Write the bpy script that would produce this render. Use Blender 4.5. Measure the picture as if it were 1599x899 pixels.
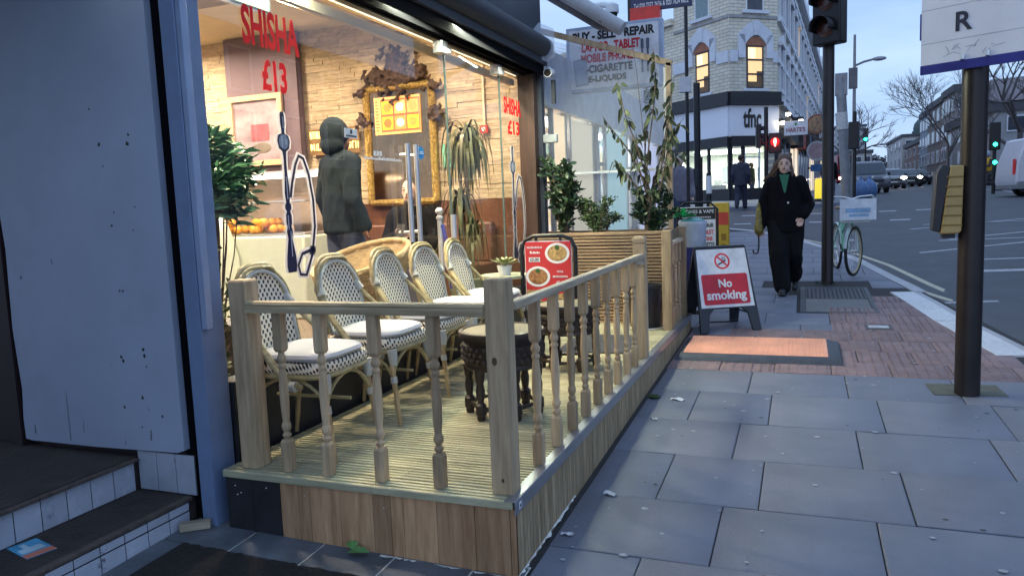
import bpy, bmesh, math, random
from mathutils import Vector, Matrix
R = math.radians
random.seed(11)
for o in list(bpy.data.objects): bpy.data.objects.remove(o)
S = bpy.context.scene
COL = S.collection
# ------------------------------------------------------------------ camera
cam = bpy.data.cameras.new('camera'); camo = bpy.data.objects.new('camera', cam); COL.objects.link(camo)
rt = Vector((0.932738, 0.358391, -0.039433)); dn = Vector((0.002443, -0.115646, -0.993288)); fw = Vector((-0.360546, 0.926381, -0.108742))
m3 = Matrix((rt, -dn, -fw)).transposed()
camo.matrix_world = Matrix.Translation((0, 0, 1.42)) @ m3.to_4x4()
cam.sensor_width = 36; cam.sensor_fit = 'HORIZONTAL'; cam.lens = 26.44; cam.clip_start = .05; cam.clip_end = 3000
S.camera = camo
# ------------------------------------------------------------------ sky and light
W = bpy.data.worlds.new('World'); S.world = W; W.use_nodes = True
nt = W.node_tree; nt.nodes.clear()
def wn(t, **k):
    n = nt.nodes.new(t)
    for a, b in k.items(): setattr(n, a, b)
    return n
SUN_EL, SUN_ROT = R(9), R(200)
sky = wn('ShaderNodeTexSky', sky_type='NISHITA', sun_disc=False, sun_elevation=SUN_EL, sun_rotation=SUN_ROT, ozone_density=4.0, dust_density=.4, air_density=1.3)
tc = wn('ShaderNodeTexCoord'); mp = wn('ShaderNodeMapping'); mp.inputs['Scale'].default_value = (1.1, 1.6, 4.2); mp.inputs['Location'].default_value = (3.3, .4, .2)
no = wn('ShaderNodeTexNoise'); no.inputs['Scale'].default_value = 2.2; no.inputs['Detail'].default_value = 6; no.inputs['Roughness'].default_value = .55
rp = wn('ShaderNodeValToRGB'); rp.color_ramp.elements[0].position = .40; rp.color_ramp.elements[1].position = .70
rp.color_ramp.elements[0].color = (.0, .0, .0, 1); rp.color_ramp.elements[1].color = (1, 1, 1, 1)
cl2 = wn('ShaderNodeMix', data_type='RGBA'); cl2.inputs['A'].default_value = (2.3, 3.35, 5.5, 1); cl2.inputs['B'].default_value = (3.5, 4.55, 6.5, 1)   # darker and paler cloud
mx = wn('ShaderNodeMix', data_type='RGBA'); mx.inputs['Factor'].default_value = .86
bg = wn('ShaderNodeBackground'); bg.inputs['Strength'].default_value = .128
ow = wn('ShaderNodeOutputWorld')
L = nt.links.new
L(tc.outputs['Generated'], mp.inputs['Vector']); L(mp.outputs[0], no.inputs['Vector']); L(no.outputs['Fac'], rp.inputs[0])
L(rp.outputs[0], cl2.inputs['Factor']); L(cl2.outputs['Result'], mx.inputs['B']); L(sky.outputs[0], mx.inputs['A']); L(mx.outputs['Result'], bg.inputs[0]); L(bg.outputs[0], ow.inputs[0])
sl = bpy.data.lights.new('sun', 'SUN'); sl.energy = .12; sl.angle = R(80); sl.color = (.86, .92, 1)
so = bpy.data.objects.new('sun', sl); COL.objects.link(so)
so.rotation_euler = (R(90) - SUN_EL, 0, math.pi - SUN_ROT)
S.view_settings.view_transform = 'Standard'; S.view_settings.look = 'None'; S.view_settings.gamma = 1; S.view_settings.exposure = 0.66
S.view_settings.use_curve_mapping = False
S.cycles.use_denoising = True; S.cycles.max_bounces = 7; S.cycles.diffuse_bounces = 3; S.cycles.glossy_bounces = 3
S.cycles.transparent_max_bounces = 14; S.cycles.transmission_bounces = 4; S.cycles.caustics_reflective = False; S.cycles.caustics_refractive = False
S.cycles.sample_clamp_indirect = 4
# ------------------------------------------------------------------ helpers
class MB:
    def __init__(s): s.v = []; s.f = []; s.sm = []
    def add(s, vs, fs, smooth=False):
        b = len(s.v); s.v += [tuple(p) for p in vs]
        for f in fs: s.f.append([i + b for i in f]); s.sm.append(smooth)
        return s
    def box(s, c, d, rz=0, rot=None):
        m = rot if rot else Matrix.Rotation(rz, 3, 'Z'); c = Vector(c); h = [x / 2 for x in d]
        vs = [c + m @ Vector((sx * h[0], sy * h[1], sz * h[2])) for sz in (-1, 1) for sy in (-1, 1) for sx in (-1, 1)]
        return s.add(vs, [(0, 2, 3, 1), (4, 5, 7, 6), (0, 1, 5, 4), (2, 6, 7, 3), (0, 4, 6, 2), (1, 3, 7, 5)])
    def b2(s, x0, x1, y0, y1, z0, z1): return s.box(((x0 + x1) / 2, (y0 + y1) / 2, (z0 + z1) / 2), (abs(x1 - x0), abs(y1 - y0), abs(z1 - z0)))
    def tube(s, pts, r, n=8, closed=False, caps=True, flat=1.0):
        pts = [Vector(p) for p in pts]; k = len(pts); rs = r if isinstance(r, (list, tuple)) else [r] * k
        vs = []; up = None
        for i, p in enumerate(pts):
            a = pts[(i - 1) % k] if (i or closed) else p; b = pts[(i + 1) % k] if (i < k - 1 or closed) else p
            t = (b - a).normalized()
            if up is None: up = Vector((0, 0, 1)) if abs(t.z) < .9 else Vector((1, 0, 0))
            x = t.cross(up)
            if x.length < 1e-4: x = t.orthogonal()
            x.normalize(); y = x.cross(t).normalized(); up = y
            for j in range(n):
                q = 2 * math.pi * j / n; vs.append(p + x * math.cos(q) * rs[i] + y * math.sin(q) * rs[i] * flat)
        fs = []
        for i in range(k if closed else k - 1):
            for j in range(n):
                a = i * n + j; b = i * n + (j + 1) % n; i2 = (i + 1) % k
                fs.append((a, b, i2 * n + (j + 1) % n, i2 * n + j))
        if caps and not closed: fs += [tuple(reversed(range(n))), tuple(range((k - 1) * n, k * n))]
        return s.add(vs, fs, True)
    def cyl(s, a, b, r0, r1=None, n=14): return s.tube([a, b], [r0, r0 if r1 is None else r1], n)
    def lathe(s, prof, c=(0, 0, 0), n=16, axis='z', smooth=True):
        vs = []; c = Vector(c)
        for r, z in prof:
            for j in range(n):
                q = 2 * math.pi * j / n; p = (r * math.cos(q), r * math.sin(q), z)
                if axis == 'x': p = (p[2], p[0], p[1])
                if axis == 'y': p = (p[1], p[2], p[0])
                vs.append(c + Vector(p))
        fs = [(i * n + j, i * n + (j + 1) % n, (i + 1) * n + (j + 1) % n, (i + 1) * n + j) for i in range(len(prof) - 1) for j in range(n)]
        fs += [tuple(reversed(range(n))), tuple(range((len(prof) - 1) * n, len(prof) * n))]
        return s.add(vs, fs, smooth)
    def sph(s, c, r, n=12, rot=None):
        r = (r, r, r) if isinstance(r, (int, float)) else r; c = Vector(c); m = n // 2 + 1; vs = []
        for i in range(m + 1):
            t = math.pi * i / m
            for j in range(n):
                q = 2 * math.pi * j / n; p = Vector((r[0] * math.sin(t) * math.cos(q), r[1] * math.sin(t) * math.sin(q), -r[2] * math.cos(t)))
                vs.append(c + (rot @ p if rot else p))
        return s.add(vs, [(i * n + j, i * n + (j + 1) % n, (i + 1) * n + (j + 1) % n, (i + 1) * n + j) for i in range(m) for j in range(n)], True)
    def cap(s, a, b, r0, r1, n=10):
        a = Vector(a); b = Vector(b); s.sph(a, r0, n); s.sph(b, r1, n); return s.tube([a, b], [r0, r1], n)
    def prism(s, pts, t0, t1, plane='xz'):
        def P(u, w, t): return {'xz': (u, t, w), 'xy': (u, w, t), 'yz': (t, u, w)}[plane]
        n = len(pts); vs = [P(u, w, t0) for u, w in pts] + [P(u, w, t1) for u, w in pts]
        return s.add(vs, [tuple(range(n)), tuple(reversed(range(n, 2 * n)))] + [(i, i + n, (i + 1) % n + n, (i + 1) % n) for i in range(n)])
    def quad(s, *p): return s.add(p, [tuple(range(len(p)))])
    def leaf(s, b, d, l, w, up=(0, 0, 1), droop=.25):
        b = Vector(b); d = Vector(d).normalized(); x = d.cross(Vector(up))
        if x.length < .05: x = d.orthogonal()
        x.normalize(); u = x.cross(d); z = Vector((0, 0, -1)) * droop * l
        m1 = b + d * l * .35 + u * l * .04 + z * .15; m2 = b + d * l * .72 + z * .55; e = b + d * l + z
        f = u * w * .16
        return s.add([b, m1 - x * w * .5 + f, m1, m1 + x * w * .5 + f, m2 - x * w * .36 + f, m2, m2 + x * w * .36 + f, e],
                     [(0, 2, 1), (0, 3, 2), (1, 2, 5, 4), (2, 3, 6, 5), (4, 5, 7), (5, 6, 7)], True)
    def build(s, name, mat, parent=None, loc=(0, 0, 0), rz=0, bev=0, sharp=38, fix=True):
        me = bpy.data.meshes.new(name); me.from_pydata(s.v, [], s.f); me.polygons.foreach_set('use_smooth', s.sm)
        if fix:
            b = bmesh.new(); b.from_mesh(me); bmesh.ops.recalc_face_normals(b, faces=b.faces); b.to_mesh(me); b.free()
        me.update(); me.set_sharp_from_angle(angle=R(sharp))
        o = bpy.data.objects.new(name, me); COL.objects.link(o); o.location = loc; o.rotation_euler = (0, 0, rz)
        if mat: me.materials.append(mat)
        if parent: o.parent = parent
        if bev:
            md = o.modifiers.new('bevel', 'BEVEL'); md.width = bev; md.segments = 2; md.limit_method = 'ANGLE'; md.angle_limit = R(50)
        return o
from mathutils import noise as mnoise
def remeshed(mb, name, mat, parent=None, voxel=.015, loc=(0, 0, 0), smooth=3, folds=0, fs=(11, 11, 4)):
    o = mb.build('tmp', None)
    md = o.modifiers.new('r', 'REMESH'); md.mode = 'VOXEL'; md.voxel_size = voxel
    sm = o.modifiers.new('s', 'SMOOTH'); sm.factor = .5; sm.iterations = smooth
    dg = bpy.context.evaluated_depsgraph_get(); me = bpy.data.meshes.new_from_object(o.evaluated_get(dg)); me.name = name
    bpy.data.objects.remove(o)
    if folds:      # cloth folds: push the surface in and out along its normals
        nr = [v.normal.copy() for v in me.vertices]
        for v, q in zip(me.vertices, nr):
            c = v.co; w = mnoise.noise(Vector((c.x * fs[0] + 3, c.y * fs[1], c.z * fs[2] + c.x * 5))); w2 = mnoise.noise(Vector((c.x * fs[0] * 2.3, c.y * fs[1] * 2.3 + 7, c.z * fs[2] * 2)))
            v.co = c + q * folds * (1 - 2.2 * abs(w) + .5 * w2)
        me.update()
    me.polygons.foreach_set('use_smooth', [True] * len(me.polygons)); me.materials.clear(); me.materials.append(mat)
    n = bpy.data.objects.new(name, me); COL.objects.link(n); n.location = loc
    if parent: n.parent = parent
    return n
def tag(o, label=None, cat=None, group=None, kind=None):
    for k, x in (('label', label), ('category', cat), ('group', group), ('kind', kind)):
        if x: o[k] = x
    return o
def thing(name, label, cat, loc=(0, 0, 0), rz=0, group=None):
    o = bpy.data.objects.new(name, None); COL.objects.link(o); o.location = loc; o.rotation_euler = (0, 0, rz); o.empty_display_size = .1
    return tag(o, label, cat, group)
def dup(root, loc, rz=None, label=None):
    def cp(o, par):
        c = o.copy(); COL.objects.link(c)
        if par: c.parent = par
        for k in [x for x in ALL if x.parent == o]: cp(k, c)
        return c
    ALL = list(bpy.data.objects); r = cp(root, None); r.location = loc
    if rz is not None: r.rotation_euler = (0, 0, rz)
    if label: r['label'] = label
    return r
def text(s, mat, parent, origin, xd, up, w=None, h=None, bold=0.0, name='lettering', depth=.002, align='CENTER', shear=0):
    cu = bpy.data.curves.new('t', 'FONT'); cu.body = s; cu.align_x = 'LEFT'; cu.offset = bold; cu.extrude = .004; cu.shear = shear; cu.resolution_u = 4
    to = bpy.data.objects.new('t', cu); COL.objects.link(to)
    dg = bpy.context.evaluated_depsgraph_get(); me = bpy.data.meshes.new_from_object(to.evaluated_get(dg))
    bpy.data.objects.remove(to); me.name = name
    xs = [v.co.x for v in me.vertices]; ys = [v.co.y for v in me.vertices]
    x0, x1, y0, y1 = min(xs), max(xs), min(ys), max(ys)
    sx = w / (x1 - x0) if w else h / (y1 - y0); sy = h / (y1 - y0) if h else sx
    xd = Vector(xd).normalized(); up = Vector(up).normalized(); nn = xd.cross(up); o0 = Vector(origin)
    cx = (x0 + x1) / 2 if align == 'CENTER' else x0
    for v in me.vertices: v.co = o0 + xd * (v.co.x - cx) * sx + up * (v.co.y - y0) * sy + nn * (depth if v.co.z > 0 else 0)
    me.materials.clear(); me.materials.append(mat)
    o = bpy.data.objects.new(name, me); COL.objects.link(o)
    if parent: o.parent = parent
    return o
def interp(x, xs, ys):
    for i in range(len(xs) - 1):
        if x <= xs[i + 1]: return ys[i] + (ys[i + 1] - ys[i]) * (x - xs[i]) / (xs[i + 1] - xs[i])
    return ys[-1]
def g(y): return interp(y, [-20, 2.576, 11, 27, 36, 45, 80, 200, 900], [-.77, -.0046, .2818, 1.07, 1.27, 1.38, 1.9, 4.2, 17])
# ------------------------------------------------------------------ materials
def nodes(m):
    m.use_nodes = True; t = m.node_tree; return t, t.nodes, t.links.new, t.nodes['Principled BSDF']
def rgb(c, k=1): return (min(1, c[0] * k), min(1, c[1] * k), min(1, c[2] * k), 1)
def mat(name, col, rough=.6, metal=0, var=.2, scale=6, bump=0, island=0, stretch=(1, 1, 1), col2=None, objvar=0, spec=.5, bscale=None, detail=5, blotch=0, dirt=None):
    m = bpy.data.materials.new(name); t, N, K, P = nodes(m)
    P.inputs['Roughness'].default_value = rough; P.inputs['Metallic'].default_value = metal; P.inputs['Specular IOR Level'].default_value = spec
    c = N.new('ShaderNodeTexCoord'); mp = N.new('ShaderNodeMapping'); mp.inputs['Scale'].default_value = stretch
    K(c.outputs['Object'], mp.inputs[0])
    n = N.new('ShaderNodeTexNoise'); n.inputs['Scale'].default_value = scale; n.inputs['Detail'].default_value = detail; n.inputs['Roughness'].default_value = .6
    K(mp.outputs[0], n.inputs['Vector'])
    r = N.new('ShaderNodeValToRGB'); r.color_ramp.elements[0].position = .32; r.color_ramp.elements[1].position = .68
    r.color_ramp.elements[0].color = rgb(col, 1 - var); r.color_ramp.elements[1].color = rgb(col2, 1) if col2 else rgb(col, 1 + var)
    K(n.outputs['Fac'], r.inputs[0]); out = r.outputs[0]
    def mul(out, src, lo, hi):
        a = N.new('ShaderNodeMapRange'); a.inputs['To Min'].default_value = lo; a.inputs['To Max'].default_value = hi; K(src, a.inputs[0])
        b = N.new('ShaderNodeMix'); b.data_type = 'RGBA'; b.blend_type = 'MULTIPLY'; b.inputs['Factor'].default_value = 1
        K(out, b.inputs['A']); K(a.outputs[0], b.inputs['B']); return b.outputs['Result']
    if island: out = mul(out, N.new('ShaderNodeNewGeometry').outputs['Random Per Island'], 1 - island, 1 + island)
    if objvar: out = mul(out, N.new('ShaderNodeObjectInfo').outputs['Random'], 1 - objvar, 1 + objvar)
    if blotch:
        n2 = N.new('ShaderNodeTexNoise'); n2.inputs['Scale'].default_value = 1.3; n2.inputs['Detail'].default_value = 6; n2.inputs['Roughness'].default_value = .62
        K(c.outputs['Object'], n2.inputs['Vector']); out = mul(out, n2.outputs['Fac'], 1 - blotch, 1 + blotch)
    if dirt:   # dark specks and streaks
        n3 = N.new('ShaderNodeTexNoise'); n3.inputs['Scale'].default_value = dirt[1]; n3.inputs['Detail'].default_value = 8; n3.inputs['Roughness'].default_value = .75
        K(c.outputs['Object'], n3.inputs['Vector'])
        q = N.new('ShaderNodeValToRGB'); q.color_ramp.elements[0].position = dirt[2]; q.color_ramp.elements[1].position = dirt[2] + .08
        K(n3.outputs['Fac'], q.inputs[0])
        b = N.new('ShaderNodeMix'); b.data_type = 'RGBA'; b.inputs['B'].default_value = rgb(dirt[0]); K(q.outputs[0], b.inputs['Factor']); K(out, b.inputs['A']); out = b.outputs['Result']
    K(out, P.inputs['Base Color'])
    a = N.new('ShaderNodeMapRange'); a.inputs['To Min'].default_value = max(0, rough - .12); a.inputs['To Max'].default_value = min(1, rough + .12); K(n.outputs['Fac'], a.inputs[0]); K(a.outputs[0], P.inputs['Roughness'])
    if bump:
        nb = N.new('ShaderNodeTexNoise'); nb.inputs['Scale'].default_value = bscale or scale * 4; nb.inputs['Detail'].default_value = 6
        K(mp.outputs[0], nb.inputs['Vector']); b = N.new('ShaderNodeBump'); b.inputs['Strength'].default_value = bump; b.inputs['Distance'].default_value = .02
        K(nb.outputs['Fac'], b.inputs['Height']); K(b.outputs[0], P.inputs['Normal'])
    return m
def emat(name, col, st):
    m = bpy.data.materials.new(name); t, N, K, P = nodes(m)
    P.inputs['Base Color'].default_value = rgb(col); P.inputs['Emission Color'].default_value = rgb(col); P.inputs['Emission Strength'].default_value = st; P.inputs['Roughness'].default_value = .4
    return m
def glassmat(name, tint=(1, 1, 1), ior=1.5, rough=0.0):
    m = bpy.data.materials.new(name); t, N, K, P = nodes(m); N.remove(P); o = N['Material Output']
    tr = N.new('ShaderNodeBsdfTransparent'); tr.inputs[0].default_value = rgb(tint); gl = N.new('ShaderNodeBsdfGlossy'); gl.inputs['Roughness'].default_value = rough
    fr = N.new('ShaderNodeLayerWeight'); fr.inputs['Blend'].default_value = .5; mx = N.new('ShaderNodeMixShader')     # Schlick reflection of both faces of a pane
    pw = N.new('ShaderNodeMath'); pw.operation = 'POWER'; pw.inputs[1].default_value = 4.5; K(fr.outputs['Facing'], pw.inputs[0]); ml = N.new('ShaderNodeMath'); ml.operation = 'MULTIPLY_ADD'; ml.inputs[1].default_value = .9; ml.inputs[2].default_value = .085; K(pw.outputs[0], ml.inputs[0])
    K(ml.outputs[0], mx.inputs[0]); K(tr.outputs[0], mx.inputs[1]); K(gl.outputs[0], mx.inputs[2]); K(mx.outputs[0], o.inputs[0])
    return m
def wood(name, c1, c2, stretch, island=.12, objvar=.12, rough=.7, bump=.15, scale=5, knots=True):
    m = mat(name, c1, rough, 0, .25, scale, bump, island, stretch, c2, objvar, .3, scale * 6, 6, .15, dirt=((c1[0] * .45, c1[1] * .4, c1[2] * .38), 7, .70))
    return m
def brickmat(name, c1, c2, mortar, bw, bh, ms=.012, rough=.8, axes='xz', bump=.4):
    m = bpy.data.materials.new(name); t, N, K, P = nodes(m); P.inputs['Roughness'].default_value = rough
    c = N.new('ShaderNodeTexCoord'); s = N.new('ShaderNodeSeparateXYZ'); q = N.new('ShaderNodeCombineXYZ'); K(c.outputs['Object'], s.inputs[0])
    K(s.outputs[axes[0].upper()], q.inputs[0]); K(s.outputs[axes[1].upper()], q.inputs[1])
    b = N.new('ShaderNodeTexBrick'); b.inputs['Scale'].default_value = 1; b.inputs['Brick Width'].default_value = bw; b.inputs['Row Height'].default_value = bh; b.inputs['Mortar Size'].default_value = ms
    b.inputs['Color1'].default_value = rgb(c1); b.inputs['Color2'].default_value = rgb(c2); b.inputs['Mortar'].default_value = rgb(mortar); K(q.outputs[0], b.inputs['Vector'])
    n = N.new('ShaderNodeTexNoise'); n.inputs['Scale'].default_value = 1.2; n.inputs['Detail'].default_value = 7; K(c.outputs['Object'], n.inputs['Vector'])
    a = N.new('ShaderNodeMapRange'); a.inputs['To Min'].default_value = .72; a.inputs['To Max'].default_value = 1.2; K(n.outputs['Fac'], a.inputs[0])
    x = N.new('ShaderNodeMix'); x.data_type = 'RGBA'; x.blend_type = 'MULTIPLY'; x.inputs['Factor'].default_value = 1; K(b.outputs['Color'], x.inputs['A']); K(a.outputs[0], x.inputs['B'])
    K(x.outputs['Result'], P.inputs['Base Color'])
    bm = N.new('ShaderNodeBump'); bm.inputs['Strength'].default_value = bump; bm.inputs['Distance'].default_value = .02; bm.invert = True; K(b.outputs['Fac'], bm.inputs['Height']); K(bm.outputs[0], P.inputs['Normal'])
    return m
def weavemat(name):   # white strands with staggered black lozenges, in the part's own y/z (and x) coordinates
    m = bpy.data.materials.new(name); t, N, K, P = nodes(m); P.inputs['Roughness'].default_value = .55
    c = N.new('ShaderNodeTexCoord'); s = N.new('ShaderNodeSeparateXYZ'); K(c.outputs['Object'], s.inputs[0])
    def mth(op, a, b=None):
        n = N.new('ShaderNodeMath'); n.operation = op
        for i, q in enumerate((a, b)):
            if q is None: continue
            if isinstance(q, (int, float)): n.inputs[i].default_value = q
            else: K(q, n.inputs[i])
        return n.outputs[0]
    xz = mth('ADD', s.outputs['Z'], mth('MULTIPLY', s.outputs['X'], .8))
    v = mth('DIVIDE', xz, .0175); fl = mth('FLOOR', v); u = mth('ADD', mth('DIVIDE', mth('ADD', s.outputs['Y'], mth('MULTIPLY', s.outputs['X'], .9)), .033), mth('MULTIPLY', fl, .5))
    fu = mth('ABSOLUTE', mth('SUBTRACT', mth('FRACT', u), .5)); fv = mth('ABSOLUTE', mth('SUBTRACT', mth('FRACT', v), .5))
    dark = mth('MULTIPLY', mth('LESS_THAN', fu, .20), mth('LESS_THAN', fv, .40))
    x = N.new('ShaderNodeMix'); x.data_type = 'RGBA'; x.inputs['A'].default_value = (.84, .74, .56, 1); x.inputs['B'].default_value = (.012, .013, .02, 1)
    K(dark, x.inputs['Factor']); K(x.outputs['Result'], P.inputs['Base Color'])
    b = N.new('ShaderNodeBump'); b.inputs['Strength'].default_value = .5; b.inputs['Distance'].default_value = .004; K(mth('ADD', fu, fv), b.inputs['Height']); K(b.outputs[0], P.inputs['Normal'])
    return m
# ------------------------------------------------------------------ shared materials
wht = mat('white_paint', (.72, .74, .76), .5, var=.06)
blk = mat('black_metal', (.012, .013, .016), .42, .3, .25)
blkp = mat('black_plastic', (.018, .02, .026), .5, 0, .3, 12)
steel = mat('steel', (.70, .70, .70), .35, .75, .08)
alu = mat('aluminium', (.36, .38, .42), .38, .8, .15, 20, stretch=(1, .1, 1))
ink = mat('black_ink', (.01, .01, .012), .5, 0, 0)
red = mat('red_vinyl', (.78, .012, .02), .45, 0, .08)
redm = mat('red_ink', (.5, .02, .03), .5, 0, .08)
navy = mat('navy_vinyl', (.010, .012, .055), .4, 0, .15)
soil = mat('soil', (.035, .025, .018), .95, 0, .4, 40, .6)
# ------------------------------------------------------------------ setting: ground sheet, road, pavement
asph = mat('asphalt', (.070, .076, .088), .72, 0, .22, 3, .35, bscale=160, blotch=.25, dirt=((.11, .11, .12), 60, .70))
xs = [-400, -120, -40, -14, -8, -4, -1.5, 1, 3, 6, 10, 16, 40, 120, 400]; ys = [-20, -8, -2, 1, 2.576, 5, 8, 11, 15, 19, 23, 27, 31, 36, 45, 60, 80, 120, 200, 350, 600, 1000]
mb = MB(); mb.add([(x, y, g(y) - .11 + (.05 * min(1, max(0, x - 1.7) / 4))) for y in ys for x in xs], [(j * len(xs) + i, j * len(xs) + i + 1, (j + 1) * len(xs) + i + 1, (j + 1) * len(xs) + i) for j in range(len(ys) - 1) for i in range(len(xs) - 1)], True)
tag(mb.build('road', asph), kind='structure')
# kerb curve (road-side edge) from near to far, bending left at the junction
KX = [(2.45, 2.2), (2.2, 4.0), (1.95, 5.6), (1.70, 7.2), (1.56, 8.05), (1.43, 9.2), (1.27, 10.4), (.87, 12.85), (.42, 14.6), (-.1, 16.3), (-.9, 18.0), (-2.0, 19.3), (-3.6, 20.1), (-7, 20.4)]
KX = [(3.1, -3)] + KX
def kerbx(y): return interp(y, [p[1] for p in KX], [p[0] for p in KX])
def gk(y): return g(y)
slab = mat('paving_stone', (.150, .164, .208), .6, 0, .10, 5, .22, .07, bscale=90, blotch=.34, dirt=((.075, .08, .09), 20, .655))
joint = mat('joint_dirt', (.03, .03, .032), .95, 0, .4, 30)
# bed under the slabs
ysb = [-3, 0, 2.576, 5, 7, 9, 11, 13, 15, 16.3, 17.2, 18, 19.3, 20.1]
mb = MB(); n = len(ysb)
mb.add([(x, y, g(y) + (-.11 if k < 0 else -.012)) for y in ysb for k, x in ((0, -8), (0, kerbx(y) - .02), (-1, kerbx(y) - .018))], [(3 * i + a, 3 * i + a + 1, 3 * i + a + 4, 3 * i + a + 3) for i in range(n - 1) for a in (0, 1)])
tag(mb.build('pavement_bed', joint), kind='structure')
def slabq(mb, x0, x1, y0, y1, lift=0.0, jt=.003):
    x0 += jt; x1 -= jt; y0 += jt; y1 -= jt; c = .006; tl = random.uniform(-.0025, .0025) + lift; t2 = random.uniform(-.0015, .0015)
    X1a = min(x1, kerbx(y0) - .16); X1b = min(x1, kerbx(y1) - .16)
    if X1a - x0 < .05 and X1b - x0 < .05: return
    X1a = max(X1a, x0 + .02); X1b = max(X1b, x0 + .02)
    lo = [(x0, y0), (X1a, y0), (X1b, y1), (x0, y1)]; hi = [(x0 + c, y0 + c), (X1a - c, y0 + c), (X1b - c, y1 - c), (x0 + c, y1 - c)]
    vs = [(x, y, g(y) - .02) for x, y in lo] + [(x, y, g(y) + tl - .004) for x, y in lo] + [(x, y, g(y) + tl + t2 * (1 if x > (x0 + x1) / 2 else -1)) for x, y in hi]
    mb.add(vs, [(8, 9, 10, 11)] + [(a + i, a + (i + 1) % 4, a + 4 + (i + 1) % 4, a + 4 + i) for a in (0, 4) for i in range(4)])
mb = MB()
rows = [-.7, -.1, .5, 1.1, 1.7, 2.27, 2.85, 3.41, 4.01, 4.60, 5.25, 5.84]
jn = {10: [-.99, -.35, .283, .95, 1.6], 9: [-.99, -.664, -.191, .444, 1.08, 1.7], 8: [-.99, -.347, .286, .943, 1.55], 7: [-.99, -.646, -.184, .449, 1.1, 1.75], 6: [-.99, -.337, .296, .93, 1.55], 5: [-.99, -.6, -.02, .62, 1.25]}
for i in range(len(rows) - 1):
    J = jn.get(i) or [-1.0] + [-.55 + (i % 2) * .33 + k * .63 for k in range(7)]
    J = J + [J[-1] + .63 * k for k in range(1, 5)]
    for a, b in zip(J, J[1:]): slabq(mb, a, b, rows[i], rows[i + 1])
yy = 9.48; i = 0
far = [(7.12, 7.72, [-.99, -.62, -.02, .3]), (7.72, 8.3, [-.99, -.35, .25]), (8.3, 8.9, [-.99, -.55, -.06]), (8.9, 9.48, [-.99, -.3, -.06])]
for y0, y1, J in far:
    for a, b in zip(J, J[1:]): slabq(mb, a, b, y0, y1)
while yy < 17.6:
    y1 = yy + .6; J = [-2.45 - 5.4] + [-7.2 + (i % 2) * .31 + k * .64 for k in range(14)]
    for a, b in zip(J, J[1:]):
        if b > -.1 and a < .74 and yy < 10.1: continue
        if yy < 7.5 and b < -.98: continue
        slabq(mb, a, b, yy, y1)
    yy = y1; i += 1
for k in range(4):
    y0 = 7.45 + k * .6
    for a, b in ((-2.4, -1.75), (-1.75, -.99)): slabq(mb, a, b, y0, y0 + .6)
tag(mb.build('pavement', slab), kind='structure')
# red tactile paving
tact = mat('red_tactile_paving', (.215, .15, .152), .7, 0, .18, 7, .2, .12, bscale=80, blotch=.22, dirt=((.13, .085, .085), 25, .64))
mb = MB(); ts = .4
def blister(mb, x, y):
    r = .0125; h = .006; z = g(y)
    mb.add([(x + r * math.cos(q), y + r * math.sin(q), z - .001) for q in [k * math.pi / 3 for k in range(6)]] + [(x + r * .6 * math.cos(q), y + r * .6 * math.sin(q), z + h) for q in [k * math.pi / 3 for k in range(6)]],
           [tuple(range(6, 12))] + [(k, (k + 1) % 6, 6 + (k + 1) % 6, 6 + k) for k in range(6)])
bl = MB()
y = 5.84; r_ = 0
while y < 9.45:
    y1 = min(y + ts, 9.46)
    x0 = -1.0 if y < 7.1 else (.25 if y < 8.3 else (.72 if y > 8.25 else .3))
    xs_ = [x0] + [x for x in [-1.0 + (r_ % 2) * .2 + k * ts for k in range(9)] if x > x0 + .04]
    for a, b in zip(xs_, xs_[1:]):
        if a > kerbx(y) - .3: break
        slabq(mb, a, min(b, kerbx(y1) - .28), y, y1, 0, .003)
        for p in range(6):
            for q in range(6):
                bx, by = a + ts * (p + .5) / 6, y + ts * (q + .5) / 6
                if bx < min(b, kerbx(by) - .45) and by < y1 - .02: blister(bl, bx, by)
    y = y1; r_ += 1
tag(mb.build('tactile_paving', tact), kind='structure'); tag(bl.build('tactile_blisters', tact), kind='structure')
# kerb stones
gran = mat('granite_kerb', (.42, .43, .45), .7, 0, .15, 30, .15, .1, blotch=.15)
wk = mat('pale_kerb', (.62, .64, .66), .7, 0, .12, 20, .12, .1, blotch=.2, dirt=((.3, .3, .3), 14, .60))
kp = []
for (a, b) in zip(KX, KX[1:]):
    a, b = Vector(a), Vector(b); m = max(1, int((b - a).length / .45))
    kp += [a + (b - a) * (k / m) for k in range(m)]
mb = MB(); mw = MB()
for i in range(len(kp) - 1):
    a, b = kp[i], kp[i + 1]
    d = (b - a).normalized(); nrm = Vector((-d.y, d.x)); e = .004
    a2, b2 = a + d * e, b - d * e
    w_ = .15; T = mb
    drop = 5.2 < a.y < 9.35
    zt = .0 if drop else .004
    q = [a2, b2, b2 + nrm * w_, a2 + nrm * w_]
    T.add([(p.x, p.y, g(p.y) - .2) for p in q] + [(p.x + (nrm.x * .012 if k < 2 else 0), p.y, g(p.y) + zt - (0.02 if drop and k < 2 else 0)) for k, p in enumerate(q)], [(4, 5, 6, 7), (0, 1, 5, 4), (1, 2, 6, 5), (2, 3, 7, 6), (3, 0, 4, 7)])
    if 6.2 < a.y < 9.2:
        q = [a2 + nrm * .155, b2 + nrm * .155, b2 + nrm * .40, a2 + nrm * .40]
        mw.add([(p.x, p.y, g(p.y) - .05) for p in q] + [(p.x, p.y, g(p.y) + .003) for p in q], [(4, 5, 6, 7), (0, 1, 5, 4), (1, 2, 6, 5), (2, 3, 7, 6), (3, 0, 4, 7)])
tag(mb.build('kerb', gran), kind='structure'); tag(mw.build('pale_paving_band', wk), kind='structure')
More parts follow.
